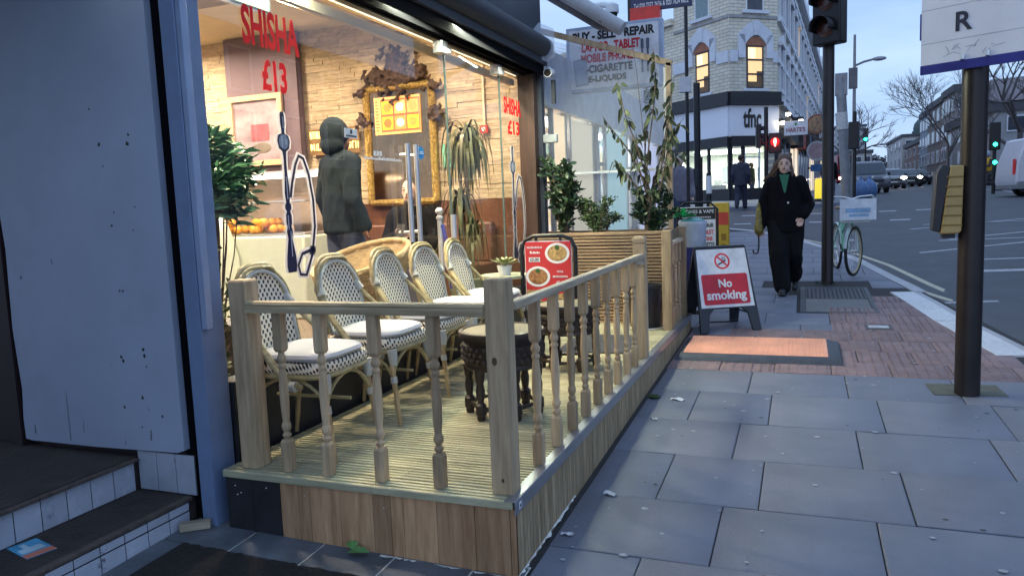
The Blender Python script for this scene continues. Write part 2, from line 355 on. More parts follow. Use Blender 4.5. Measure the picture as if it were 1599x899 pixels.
# painted lines
def gr_(x, y): return g(y) - .11 + .05 * min(1, max(0, x - 1.7) / 4)
ypaint = mat('faded_yellow_paint', (.5, .46, .34), .75, 0, .25, 25, .1, dirt=((.09, .09, .09), 30, .62))
wpaint = mat('road_white_paint', (.42, .43, .45), .75, 0, .2, 25, .1, dirt=((.09, .09, .095), 24, .54))
def ribbon(mb, pts, w, dz=.005):
    P = []
    for a, b in zip(pts, pts[1:]):
        a, b = Vector(a), Vector(b); m = max(1, int((b - a).length / .6)); P += [a + (b - a) * (k / m) for k in range(m)]
    P.append(Vector(pts[-1])); vs = []
    for i, p in enumerate(P):
        d = (P[min(i + 1, len(P) - 1)] - P[max(i - 1, 0)]).normalized(); n = Vector((-d.y, d.x)) * w / 2
        for q in (p + n, p - n): vs.append((q.x, q.y, gr_(q.x, q.y) + dz))
    mb.add(vs, [(2 * i, 2 * i + 1, 2 * i + 3, 2 * i + 2) for i in range(len(P) - 1)])
mb = MB(); K2 = [p for p in KX if 9.3 < p[1]]
K2 = [(1.47, 9.75)] + [p for p in K2 if p[1] > 10]
for off in (.13, .37): ribbon(mb, [(x + off + (.02 * off), y + off * .25) for x, y in K2], .085)
tag(mb.build('double_yellow_lines', ypaint), kind='structure')
mb = MB()
ribbon(mb, [(1.38, 9.62), (2.05, 9.78)], .09)
for y0 in (12.2, 13.4, 16.2, 19.6): ribbon(mb, [(2.2 + (y0 - 12) * .05, y0), (12, y0 + 1.2 - (y0 - 12) * .08)], .10 if y0 != 12.2 else .2)
for y0, x0 in ((14.4, 1.8), (16.4, 2.6), (18.6, 2.2)): ribbon(mb, [(x0, y0), (x0 + 6.5, y0 + 4.2)], .10)
ribbon(mb, [(2.6, 10.9), (3.4, 10.95), (4.0, 10.6), (4.4, 9.9)], .09)
for k in range(9): ribbon(mb, [(-4.6 + k * .95, 21.3 - k * .02), (-4.15 + k * .95, 21.3 - k * .02)], .3)
for k in range(9): ribbon(mb, [(-4.6 + k * .95, 24.2), (-4.15 + k * .95, 24.2)], .3)
for y0 in range(27, 140, 6): ribbon(mb, [(5.4 + y0 * .062, y0), (5.6 + y0 * .062, y0 + 3)], .12)
tag(mb.build('road_markings', wpaint), kind='structure')
# far pavement in front of the corner shop and along the terrace
mb = MB(); fp = [(-30, 26.9), (-4, 26.9), (-1.6, 26.9), (-.4, 27.3), (.35, 28.4), (.65, 30), (1.3, 36), (2.1, 50), (5, 100), (10, 200), (-30, 200)]
def fz(y): return g(y) + .005
# (strip polygons so the sheet follows the slope)
yl = [26.9, 27.3, 28.4, 30, 33, 36, 45, 60, 80, 120, 200]
fx = lambda y: interp(y, [26.9, 27.3, 28.4, 30, 36, 50, 100, 200], [.2, .9, 1.6, 1.95, 2.25, 2.9, 5.6, 11])
vs = []
for y in yl: vs += [(-40, y, fz(y)), (-6, y, fz(y)), (fx(y), y, fz(y)), (fx(y) + .02, y, g(y) - .12)]
mb.add(vs, [(4 * i + a, 4 * i + a + 1, 4 * i + a + 5, 4 * i + a + 4) for i in range(len(yl) - 1) for a in range(3)])
mb.quad((-40, 26.9, fz(26.9)), (.2, 26.9, fz(26.9)), (.2, 26.88, g(26.9) - .12), (-40, 26.88, g(26.9) - .12))
tag(mb.build('far_pavement', slab), kind='structure')
# slate tiles and mat strip in front of the deck
slate = mat('dark_slate_tile', (.095, .115, .14), .5, 0, .3, 6, .25, .15, blotch=.3, dirt=((.2, .21, .22), 18, .68))
grout = mat('pale_grout', (.62, .62, .58), .9, 0, .3, 20, .3)
gx_ = lambda x, y: g(y) + max(0, -1.02 - x) * .025
mb = MB(); mb.add([(x, y, gx_(x, y) - .004) for x, y in ((-2.62, 1.0), (-1.0, 1.0), (-1.0, 2.66), (-2.62, 2.66))], [(0, 1, 2, 3)]); tag(mb.build('grout_bed', grout), kind='structure')
mb = MB(); XT = [-2.62, -2.262, -1.903, -1.557, -1.21, -1.0]
for i in range(5):
    for y0, y1 in ((2.385, 2.64), (2.02, 2.378), (1.65, 2.012), (1.28, 1.64), (1.0, 1.272)):
        a, b = XT[i] + .006, XT[i + 1] - .006
        mb.add([(x, y, gx_(x, y) - .006) for x, y in ((a, y0), (b, y0), (b, y1), (a, y1))] + [(x, y, gx_(x, y) + .001) for x, y in ((a, y0), (b, y0), (b, y1), (a, y1))], [(4, 5, 6, 7), (0, 1, 5, 4), (1, 2, 6, 5), (2, 3, 7, 6), (3, 0, 4, 7)])
tag(mb.build('slate_paving', slate), kind='structure')
dm = mat('coir_mat', (.022, .019, .018), .98, 0, .5, 60, .9, bscale=300)
mb = MB(); nx, ny = 46, 34; vs = []
for j in range(ny + 1):
    for i in range(nx + 1):
        x = -2.50 + .95 * i / nx; y = 1.35 + 1.03 * j / ny + (0 if 0 < j < ny else random.uniform(-.008, .008)); e = min(i, nx - i, j, ny - j)
        vs.append((x, y, gx_(x, y) + .003 + (.008 + random.uniform(-.002, .002) if e > 0 else 0)))
mb.add(vs, [(j * (nx + 1) + i, j * (nx + 1) + i + 1, (j + 1) * (nx + 1) + i + 1, (j + 1) * (nx + 1) + i) for j in range(ny) for i in range(nx)], True)
tag(mb.build('doormat', dm), 'dark worn entrance mat lying on slate tiles before the steps', 'doormat')
# ------------------------------------------------------------------ cafe building
frame_blue = mat('blue_grey_paint', (.16, .23, .38), .45, 0, .08, 9, .05, blotch=.1)
frame_lite = mat('pale_blue_trim', (.30, .38, .55), .42, .2, .08)
dark_fascia = mat('dark_navy_fascia', (.028, .034, .055), .55, 0, .15, 3)
graphite = mat('graphite_shutter_box', (.035, .04, .052), .6, 0, .1, spec=.3)
stone = mat('split_stone', (.46, .36, .235), .85, 0, .15, 14, .3, .2, (1, 1, 3), (.58, .47, .32), blotch=.15)
wains = mat('brown_wainscot', (.13, .055, .032), .45, 0, .2, 4, stretch=(6, 1, .6))
mauve = mat('mauve_wall_panel', (.12, .085, .11), .7, 0, .1)
cream = mat('cream_ceiling', (.62, .52, .36), .8, 0, .05)
ifloor = mat('shop_floor', (.13, .10, .08), .4, 0, .2)
jambw = mat('dark_wood_jamb', (.045, .022, .015), .5, 0, .4, 6, stretch=(8, 8, .5))
gl = glassmat('shop_glass'); lit = emat('warm_downlight', (1, .86, .62), 22)
FZ = .42
cafe = thing('cafe_building', 'cafe shopfront with tall frameless glazing and stone clad interior behind wooden deck', 'building', (-2.48, 2.6, 0))
def cl(mb, name, m, par=cafe, **k):
    o = mb.build(name, m, par, **k); return o
OX, OY = 2.48, -2.6     # world -> cafe local
def loc(mb): mb.v = [(x + OX, y + OY, z) for x, y, z in mb.v]; return mb
# blue end frame post (shutter guide) and reveal
cl(loc(MB().b2(-2.553, -2.472, 2.555, 2.70, -.02, 4.2)), 'frame_post', frame_blue, bev=.004)
cl(loc(MB().b2(-2.470, -2.440, 2.56, 2.60, .93, 4.2)), 'post_trim', frame_lite, bev=.003)
cl(loc(MB().b2(-2.66, -2.554, 2.60, 2.75, 0, 4.2)), 'dark_gap_panel', mat('gap_black', (.006, .006, .008), .95, spec=.05))
# plinth below the glass, header shutter box, fascia
cl(loc(MB().b2(-2.56, -2.455, 2.71, 7.06, .05, .66)), 'plinth', blkp)
matt = mat('matt_black', (.008, .008, .01), .95, spec=.05); cl(loc(MB().b2(-2.53, -2.44, 2.56, 7.06, 2.66, 2.738)), 'head_rail', matt); cl(loc(MB().b2(-2.345, -2.33, 2.56, 7.06, 2.65, 2.738)), 'lamp_lip', matt)  # the lip is shaped to hide the deck lamp recessed behind it
mb = MB().b2(-2.55, -2.30, 2.56, 7.08, 2.74, 2.80)
mb.tube([(-2.32, 2.5, 2.90), (-2.32, 7.05, 2.90)], .100, 20); cl(loc(mb), 'shutter_box', graphite)
cl(loc(MB().b2(-2.50, -2.475, 2.6, 7.0, 2.648, 2.665)), 'shutter_guide', matt)
cl(loc(MB().b2(-2.60, -2.36, 2.4, 7.1, 2.99, 4.6)), 'fascia', dark_fascia)
cl(loc(MB().b2(-2.66, -2.62, 2.75, 7.0, 2.575, 2.63)), 'soffit_trim', cream)
cl(loc(MB().b2(-2.56, -2.40, 6.93, 7.04, .28, 2.66)), 'end_jamb', jambw, bev=.004)
cl(loc(MB().b2(-2.56, -2.36, 7.043, 7.13, .28, 2.80)), 'end_frame', dark_fascia, bev=.004)
# interior shell
mb = MB(); rr = random.Random(4)
z = 1.50
while z < 3.40:
    h = rr.choice((.026, .034, .04, .048)); x = -7.6 - rr.random() * .3
    while x < -2.58:
        l = rr.uniform(.14, .46); d = rr.uniform(.014, .028); mb.b2(x + .001, min(x + l, -2.57) - .001, 7.14 - d, 7.16, z + .001, min(z + h, 3.42) - .001); x += l
    z += h
cl(loc(mb), 'stone_cladding', stone)
cl(loc(MB().b2(-7.6, -2.57, 7.10, 7.16, FZ, 1.495)), 'wainscot', wains)
cl(loc(MB().b2(-7.6, -2.57, 7.165, 7.25, FZ, 3.5).b2(-7.7, -7.6, 2.6, 7.25, FZ, 3.5)), 'inner_wall', cream)
cl(loc(MB().b2(-6.10, -5.14, 7.0, 7.10, FZ, 3.39)), 'mauve_wall_panel', mauve)  # plain mauve slab standing against the end wall
cl(loc(MB().b2(-7.6, -2.58, 2.62, 7.16, FZ - .1, FZ)), 'shop_floor', ifloor)
cl(loc(MB().b2(-7.6, -2.62, 2.62, 7.16, 3.40, 3.5).b2(-2.64, -2.60, 2.62, 7.16, 2.66, 3.5)), 'ceiling', cream)
cl(loc(MB().b2(-5.2, -4.35, 5.6, 6.5, 3.30, 3.40)), 'ceiling_unit', cream)
for i, (x, y) in enumerate([(-5.55, 5.95), (-4.38, 5.85), (-3.2, 3.4), (-3.2, 4.6), (-3.2, 5.9), (-4.6, 4.2), (-5.9, 4.6), (-6.6, 6.3)]):
    d = cl(loc(MB().cyl((x, y, 3.392), (x, y, 3.402), .05, n=18)), 'downlight', lit)
    l = bpy.data.lights.new('downlight_lamp', 'AREA'); l.shape = 'DISK'; l.size = .16; l.energy = 54 if x < -3.4 else 46; l.color = (1, .79, .55); l.spread = R(165)
    lo = bpy.data.objects.new('downlight_lamp', l); COL.objects.link(lo); lo.location = (x, y, 3.385)
# deck lamp hidden behind the lip, and LED strip along the head of the glass (the bright line in the photograph)
l = bpy.data.lights.new('led_lamp', 'AREA'); l.shape = 'RECTANGLE'; l.size = 4.2; l.size_y = .014; l.energy = 110; l.color = (.94, 1, .75)
lo = bpy.data.objects.new('led_lamp', l); COL.objects.link(lo); 
lo.matrix_world = Matrix.Translation((-2.395, 4.6, 2.72)) @ Vector((.35, -.05, -1)).to_track_quat('-Z', 'Y').to_matrix().to_4x4()
cl(loc(MB().b2(-2.568, -2.560, 2.8, 6.9, 2.642, 2.65)), 'led_strip', emat('led', (1, .86, .62), 1.1))
# glass panes
seams = [2.70, 5.17, 6.25, 6.93]
doorp = None
for a, b in zip(seams, seams[1:]):
    p = cl(loc(MB().quad((-2.48, a + .004, .66), (-2.48, b - .004, .66), (-2.48, b - .004, 2.655), (-2.48, a + .004, 2.655))), 'glass_pane', gl)
    if doorp is None: doorp = p
edge = mat('glass_edge', (.10, .14, .13), .2, 0, .1)
for s_ in seams[1:3]: cl(loc(MB().b2(-2.487, -2.473, s_ - .005, s_ + .005, .66, 2.56)), 'glass_edge', edge)
for s_ in (5.17, 6.25): cl(loc(MB().b2(-2.52, -2.44, s_ - .10, s_ - .005, 2.545, 2.63).b2(-2.50, -2.46, s_ + .005, s_ + .10, 2.565, 2.61)), 'pane_clamp', steel, bev=.005)
for y in (4.43, 4.545):
    mb = MB().tube([(-2.42, y, 1.205), (-2.42, y, 1.85)], .017, 12)
    for z in (1.27, 1.78): mb.tube([(-2.42, y, z), (-2.478, y, z)], .011, 8)
    cl(loc(mb), 'door_handle', steel)
cl(loc(MB().tube([(-2.44, 5.12, 1.20), (-2.44, 5.12, 1.37)], .022, 12)), 'door_lock', steel)
# decals on the glass
def vinyl(n, c):
    m = mat(n, c, .45, 0, .04); t, N, K, P = nodes(m); tl = N.new('ShaderNodeBsdfTranslucent'); tl.inputs[0].default_value = rgb(c); q = N.new('ShaderNodeMixShader'); q.inputs[0].default_value = .45; K(P.outputs[0], q.inputs[1]); K(tl.outputs[0], q.inputs[2]); K(q.outputs[0], N['Material Output'].inputs[0]); return m
vin_w = vinyl('white_vinyl', (.80, .82, .86)); vin_r = vinyl('red_window_vinyl', (.80, .012, .02))
def gtext(s, y, z, w, h, b=.03): text(s, vin_r, cafe, (-2.474 + OX, y + OY, z), (0, 1, 0), (0, 0, 1), w, h, b)
gtext('SHISHA', 3.19, 2.235, .43, .185); gtext('\u00a313', 3.19, 2.03, .19, .155)
gtext('SHISHA', 6.545, 2.235, .43, .15); gtext('\u00a313', 6.555, 2.06, .30, .125)
def hookah(y0, zb, sc):
    prof = [(.012, 1.0), (.02, .985), (.022, .93), (.014, .88), (.018, .865), (.05, .855), (.062, .82), (.05, .775), (.018, .755), (.013, .70), (.013, .62), (.02, .56), (.024, .50), (.02, .46), (.016, .44), (.03, .425), (.03, .40), (.016, .385), (.028, .36), (.028, .31), (.018, .29), (.03, .26), (.02, .21), (.03, .17), (.045, .10), (.05, .04), (.04, 0)]
    hose = [(.02, .47), (.035, .56), (.065, .68), (.09, .735), (.12, .72), (.15, .62), (.17, .45), (.17, .28), (.14, .10), (.09, -.03), (.05, -.02), (.04, .04), (.07, .11), (.14, .13), (.165, .12)]
    for m_, gr2, dx in ((vin_w, .018, -2.476), (navy, 0, -2.4735)):
        mb = MB(); L_ = [(y0 + (-r - gr2) * sc, zb + z * sc) for r, z in prof] + [(y0 + (r + gr2) * sc, zb + z * sc) for r, z in reversed(prof)]
        n = len(prof)
        for i in range(n - 1): mb.quad((dx, *L_[i]), (dx, *L_[i + 1]), (dx, *L_[2 * n - 2 - i]), (dx, *L_[2 * n - 1 - i]))
        P = [Vector((y0 + a * 1.55 * sc, zb + b * sc)) for a, b in hose]; w = (.011 + gr2) * sc
        nn = [(P[min(i + 1, len(P) - 1)] - P[max(0, i - 1)]).normalized() for i in range(len(P))]
        for i in range(len(P) - 1):
            q = [P[i] + Vector((-nn[i].y, nn[i].x)) * w, P[i + 1] + Vector((-nn[i + 1].y, nn[i + 1].x)) * w, P[i + 1] - Vector((-nn[i + 1].y, nn[i + 1].x)) * w, P[i] - Vector((-nn[i].y, nn[i].x)) * w]
            mb.quad(*[(dx + .0004, *v) for v in q])
        loc(mb).build('hookah_decal', m_, cafe, fix=False)
hookah(3.225, 1.12, .82); hookah(6.50, .93, 1.03)
for y0, zb, sc in ((3.225, 1.12, .82), (6.50, .93, 1.03)):      # pale highlights of the printed glass and metal
    mb = MB(); mb.lathe([(.046 * sc, -2.4729), (.046 * sc, -2.4727)], (0, y0, zb + .815 * sc), 20, 'x')
    loc(mb).build('decal_bowl', mat('decal_grey', (.30, .31, .36), .4), cafe)
    mb = MB()
    for dy, z0, z1 in ((-.004, .46, .60), (.004, .10, .26), (-.012, .27, .36), (.0, .90, .97), (-.02, .78, .85), (.018, .80, .83)): mb.b2(-2.4726, -2.4722, y0 + dy * sc, y0 + (dy + .008) * sc, zb + z0 * sc, zb + z1 * sc)
    loc(mb).build('decal_highlight', vin_w, cafe)
mb = MB(); mb.lathe([(.045, 0), (.045, .003)], (0, 0, 0), 20, 'x'); mb.v = [(x - 2.476, y + 4.717, z + 1.807) for x, y, z in mb.v]; st = cl(loc(mb), 'blue_sticker', mat('sticker_blue', (.02, .22, .55), .4))
mb = MB(); mb.b2(-2.4715, -2.4705, 4.69, 4.745, 1.80, 1.806).b2(-2.4715, -2.4705, 4.695, 4.74, 1.812, 1.817); cl(loc(mb), 'sticker_print', wht)
cl(loc(MB().b2(-2.478, -2.474, 3.79, 3.92, 1.85, 1.905)), 'white_sticker', wht)
mb = MB().b2(-2.4735, -2.4725, 3.80, 3.91, 1.858, 1.866).b2(-2.4735, -2.4725, 3.845, 3.865, 1.875, 1.898); cl(loc(mb), 'sticker_print', ink)
# faint white vinyl lettering (illegible in the photograph)
mb = MB(); rr = random.Random(8)
y = 3.98
for k in range(26): mb.b2(-2.477, -2.475, y, y + .012, 1.735, 1.735 + rr.choice((.012, .016, .02))); y += .018
for k in range(3): mb.b2(-2.477, -2.475, 4.10 + k * .035, 4.125 + k * .035, 1.76, 1.79)
cl(loc(mb), 'white_lettering', wht)
# lit menu panel hung at the top of the window
o = cl(loc(MB().b2(-2.66, -2.63, 3.02, 3.40, 2.47, 2.66)), 'lit_panel_frame', alu); p = MB().b2(-2.629, -2.626, 3.04, 3.38, 2.485, 2.66); loc(p).build('lit_panel', emat('lit_panel_green', (.62, .85, .42), .9), cafe)
# wall controls at the end frame
cl(loc(MB().b2(-2.36, -2.22, 7.05, 7.10, 2.01, 2.09)), 'switch_box', mat('grey_box', (.35, .37, .38), .5), bev=.008)
mb = MB().tube([(-2.29, 7.10, 2.72), (-2.25, 7.03, 2.66), (-2.243, 6.98, 2.65)], .02, 10).tube([(-2.243, 7.0, 2.66), (-2.243, 6.90, 2.645)], [.042, .042], 16); sc_ = cl(loc(mb), 'bullet_camera', wht)
loc(MB().tube([(-2.243, 6.905, 2.646), (-2.243, 6.896, 2.6445)], .034, 16)).build('lens', ink, cafe)
cl(loc(MB().b2(-2.26, -2.225, 7.05, 7.09, 2.38, 2.60)), 'cable_box', graphite)
# clear plastic end sheet folded against the awning
mb = MB(); vs = [(-2.42, 6.62, 2.84), (-2.34, 6.98, 3.13), (-2.20, 7.0, 3.06), (-2.19, 7.0, 2.80), (-2.27, 6.99, 2.76), (-2.42, 6.64, 2.80), (-2.29, 6.90, 2.92)]
mb.add(vs, [(0, 1, 6), (1, 2, 6), (2, 3, 6), (3, 4, 6), (4, 5, 6), (5, 0, 6)])
cl(loc(mb), 'clear_plastic_flap', None)
flapm = bpy.data.materials.new('milky_plastic'); t, N, K, P = nodes(flapm)
o = N['Material Output']; tr = N.new('ShaderNodeBsdfTransparent'); ms = N.new('ShaderNodeMixShader'); ms.inputs[0].default_value = .5; P.inputs['Base Color'].default_value = (.62, .66, .74, 1); P.inputs['Roughness'].default_value = .25
K(tr.outputs[0], ms.inputs[1]); K(P.outputs[0], ms.inputs[2]); K(ms.outputs[0], o.inputs[0])
[x for x in COL.objects if x.name.startswith('clear_plastic_flap')][0].data.materials.append(flapm)
# ------------------------------------------------------------------ next entrance on the left: white panel, steps
dirtyw = mat('scuffed_white_panel', (.36, .42, .54), .5, 0, .06, 2, .06, blotch=.25, dirt=((.13, .14, .17), 3.2, .70))
tile = mat('white_glazed_tile', (.42, .46, .54), .25, 0, .08, 5, .05, .1, blotch=.35, dirt=((.07, .07, .08), 7, .61))
tread = mat('worn_dark_tread', (.038, .030, .027), .8, 0, .4, 12, .4, blotch=.5, dirt=((.09, .075, .07), 30, .68))
mort = mat('dark_mortar', (.05, .05, .055), .95)
ent = thing('entrance_porch', 'neighbouring entrance porch with scuffed white side panel and white tiled steps', 'porch', (-2.62, 2.56, 0))
def le(mb): mb.v = [(x + 2.62, y - 2.56, z) for x, y, z in mb.v]; return mb
def wob(x): return x
mb = MB(); pts = [(-3.675, .345), (-3.64, .339), (-3.2, .340), (-2.68, .352)] + [(-2.638, .366), (-2.643, 2.353), (-2.70, 4.2), (-3.75, 4.2), (-3.70, 1.7), (-3.672, 1.3), (-3.685, .9), (-3.664, .6), (-3.678, .45)]
le(mb.prism(pts, 2.565, 2.605)).build('white_panel', dirtyw, ent)
wp_holes = MB(); rr = random.Random(3)
for x, z in ((-3.02, 1.93), (-2.98, 1.77), (-2.80, 1.80), (-2.81, 1.76), (-2.97, 1.67), (-2.93, 1.46), (-2.95, 1.40), (-2.80, 1.48), (-2.94, 1.10), (-2.92, 1.10), (-2.97, .79), (-2.96, .77), (-2.83, .83), (-2.825, .80), (-2.82, .75), (-2.98, .55), (-2.75, .52), (-2.86, .60), (-2.88, .46)):
    r = rr.uniform(.004, .009); wp_holes.add([(x + r * rr.uniform(.6, 1.3) * math.cos(q), 2.5645, z + r * rr.uniform(.7, 1.5) * math.sin(q)) for q in [k * math.pi / 4 for k in range(8)]], [tuple(range(8))])
le(wp_holes).build('screw_holes', ink, ent, fix=False)
sc_m = MB(); rr = random.Random(41)
for k in range(9):
    x = rr.uniform(-3.62, -2.68); z = .36 + rr.random() ** 2.2 * 1.1; w_, h_ = rr.uniform(.002, .008), rr.uniform(.006, .07) * (1 if z < .7 else .4)
    sc_m.add([(x + rr.uniform(-.003, .003) + w_ * sx * rr.uniform(.5, 1), 2.5643, z + h_ * sz) for sx, sz in ((-1, 0), (1, .1), (.6, 1), (-.5, .9))], [(0, 1, 2, 3)])
for x in (-3.36,): sc_m.add([(x, 2.5643, .36), (x + .006, 2.5643, .36), (x + .004, 2.5643, .36 + rr.uniform(.2, .3)), (x + .001, 2.5643, .6)], [(0, 1, 2, 3)])
le(sc_m).build('scuff_marks', mat('scuff_grey', (.13, .145, .18), .7, 0, .4, 20), ent, fix=False)['kind'] = 'stuff'
mb = MB().b2(-5.2, -2.66, 2.61, 2.70, .16, 4.2).b2(-3.76, -3.70, 2.56, 2.62, .3, 4.2); le(mb).build('dark_wall', mat('dark_maroon', (.022, .01, .012), .6), ent)
le(MB().b2(-2.70, -2.655, 2.59, 2.72, 0, 4.2)).build('dark_strip', ink, ent)
le(MB().b2(-5.2, -2.96, .3, 2.60, -.2, .305)).build('upper_landing', tread, ent)
le(MB().b2(-2.955, -2.628, .3, 2.60, -.2, .148)).build('lower_tread', tread, ent, bev=.006)
le(MB().b2(-5.2, -2.60, -.2, 2.62, 2.85, 3.0).b2(-5.2, -2.66, -.4, .15, -.1, 4.2)).build('added_porch_soffit', mat('porch_grey', (.16, .17, .20), .8), ent)  # unseen soffit and pier, added to shade the white panel and steps
le(MB().b2(-3.4, -2.58, -3, 2.5, 3.0, 5.5)).build('added_upper_wall', dark_fascia, ent)  # unseen wall above, added with the soffit to darken the porch
def tiles(y0, y1, x, z0, z1, name, w=.118, face='x', band=False, rag=False):
    le(MB().b2(x - .004 if face == 'x' else y0, x if face == 'x' else y1, y0 if face == 'x' else x, y1 if face == 'x' else x + .004, z0, z1)).build('mortar', mort, ent)
    mb = MB(); y = y1; k = 0
    while y > y0 + .02:
        a, b = max(y0, y - w) + .0025, y - .0025
        for c, d in (((z0, z0 + (z1 - z0) * .68), (z0 + (z1 - z0) * .70, z1)) if band else ((z0, z1),)):
            if d - c < .01: continue
            if face == 'x': mb.b2(x, x + .006, a, b, c + .002, d - .002)
            else: mb.b2(a, b, x - .006, x, c + .002, d - .002)
        y -= w; k += 1
    le(mb).build(name, tile, ent, bev=.0015)
tiles(.3, 2.56, -2.955, .148, .290, 'riser_tiles'); tiles(.3, 2.55, -2.628, .0, .130, 'riser_tiles', band=True)
tiles(-2.95, -2.60, 2.585, .15, .34, 'side_tiles', .115, 'y')
le(MB().b2(-2.95, -2.922, .3, 2.57, .291, .306).b2(-2.655, -2.618, .3, 2.57, .132, .150)).build('step_nosing', mat('worn_nosing', (.085, .065, .055), .7, 0, .5, 30, .4), ent, bev=.004)
# flyer on the lower tread, timber offcut
f = MB().b2(-.09, .09, -.055, .055, 0, .0015); fo = f.build('flyer', mat('flyer_blue', (.05, .33, .55), .4, var=.3, scale=9), None, (-2.84, 1.955, .1495), R(-14)); tag(fo, 'blue and orange flyer dropped on the lower tiled step', 'flyer')
MB().b2(.045, .088, -.054, .054, .0016, .0022).build('flyer_band', mat('flyer_orange', (.65, .2, .12), .5), fo); MB().b2(-.07, .01, -.02, .0, .0016, .0022).b2(-.02, .03, -.045, .04, .0016, .0021).build('flyer_print', mat('flyer_pale', (.45, .62, .7), .5), fo)
tim = wood('offcut_wood', (.36, .31, .22), (.5, .44, .33), (1, 9, 9))
tag(MB().box((0, 0, .018), (.13, .045, .034)).build('timber_offcut', tim, None, (-2.545, 2.50, .032), R(38), bev=.003), 'short pale timber offcut lying at the foot of the blue post', 'timber')
# ------------------------------------------------------------------ deck and balustrades
DX0, DX1, DY0, DY1, DZ = -2.415, -1.016, 2.5535, 7.43, .30
deckw = wood('weathered_decking', (.36, .345, .22), (.47, .45, .30), (.7, 7, 7), .14, 0, .75, .2, 5)
facew = wood('brown_fascia_board', (.40, .225, .115), (.50, .31, .17), (7, 7, .7), .28, 0, .75, .25, 5)
sidew = wood('reeded_fascia_board', (.36, .275, .165), (.50, .39, .25), (7, 7, .7), .2, 0, .75, .2, 5)
spin = wood('tan_softwood', (.41, .295, .175), (.57, .43, .27), (9, 9, .8), .06, .28, .65, .12, 4)
railx = wood('tan_rail', (.38, .30, .175), (.54, .44, .285), (.8, 9, 9), .06, .1, .6, .1, 4); raily = wood('grey_tan_rail', (.45, .36, .235), (.62, .52, .37), (9, .8, 9), .06, .1, .6, .1, 4)
knot = mat('knot', (.10, .055, .03), .7, 0, .4, 60)
deck = thing('wooden_deck', 'raised timber deck with grooved boards on the pavement outside the cafe', 'deck', (DX0, DY0, 0))
def ld(mb): mb.v = [(x - DX0, y - DY0, z) for x, y, z in mb.v]; return mb
mb = MB(); y = DY0; bw = .1215; rr = random.Random(5)
while y < DY1 - .01:
    y1 = min(y + bw, DY1); sp = rr.uniform(-1.9, -1.5)
    segs = [(DX0, DX1 - .012)] if rr.random() < .6 else [(DX0, sp), (sp + .002, DX1 - .012)]
    for xa, xb in segs:
        prof = [(y + .001, DZ - .03), (y + .001, DZ - .003), (y + .004, DZ)]; n = 4; w = (y1 - y - .008) / n
        for k in range(n):
            a = y + .004 + k * w; prof += [(a + w * .60, DZ), (a + w * .64, DZ - .008), (a + w * .96, DZ - .008), (a + w, DZ)]
        prof += [(y1 - .001, DZ - .003), (y1 - .001, DZ - .03)]
        mb.prism([(p, q) for p, q in prof], xa, xb, 'yz')
    y = y1
ld(mb).build('deck_boards', deckw, deck)
ld(MB().b2(DX0 + .02, DX1 - .03, DY0 + .03, DY1 - .03, 0.02, DZ - .032)).build('deck_core', blkp, deck)
mb = MB(); xj = [-2.117, -2.023, -1.963, -1.813, -1.653, -1.569, -1.51, -1.359, -1.193, -1.045]
for a, b in zip(xj, xj[1:]): mb.b2(a + .0012, b - .0012, DY0 + .012, DY0 + .03 + rr.uniform(0, .003), -.03, DZ - .033)
mb.b2(-1.042, -1.020, DY0 + .009, DY0 + .03, -.03, DZ - .033)
ld(mb).build('front_fascia', facew, deck)
ld(MB().b2(-2.41, -2.268, DY0 + .012, DY0 + .03, -.03, DZ - .033).b2(-2.266, -2.119, DY0 + .012, DY0 + .03, -.03, DZ - .033)).build('black_fascia_board', mat('black_board', (.018, .018, .022), .55, 0, .3, 8, .1), deck)
mb = MB()
for x, z in ((-2.36, .23), (-2.33, .20), (-2.19, .235), (-2.35, .19), (-1.99, .22), (-1.60, .21)): mb.sph((x, DY0 + .011, z), .0035, 6)
ld(mb).build('screw', steel, deck)
mb = MB(); y = DY0 + .012
while y < DY1 - .01:
    w = rr.choice((.12, .12, .095, .14)); y1 = min(y + w, DY1); n = max(2, int((y1 - y) / .014)); s = (y1 - y - .003) / n; X = DX1 - .004
    prof = [(y + .0015, X - .02)]
    for k in range(n): a = y + .0015 + k * s; prof += [(a, X), (a + s * .55, X), (a + s * .62, X - .005), (a + s * .93, X - .005)]
    prof += [(y1 - .0015, X - .005), (y1 - .0015, X - .02)]
    mb.add([(q, p, z) for z in (-.05, DZ - .05) for p, q in prof], [tuple(range(len(prof))), tuple(range(2 * len(prof) - 1, len(prof) - 1, -1))] + [(i, (i + 1) % len(prof), len(prof) + (i + 1) % len(prof), len(prof) + i) for i in range(len(prof))]); y = y1
ld(mb).build('side_fascia', sidew, deck)
nos = ld(MB().b2(DX1 - .045, DX1 + .001, DY0 - .002, DY1 + .002, DZ + .001, DZ + .0045).b2(DX1 - .002, DX1 + .002, DY0 - .002, DY1 + .002, DZ - .052, DZ + .0008)).build('metal_nosing', alu, deck, bev=.001)
ld(MB().b2(DX1 + .0022, DX1 + .003, DY0 + .035, DY0 + .062, DZ - .04, DZ - .012)).build('price_label', wht, nos); ld(MB().b2(DX1 + .003, DX1 + .0034, DY0 + .043, DY0 + .056, DZ - .034, DZ - .022)).build('label_print', graphite, nos)
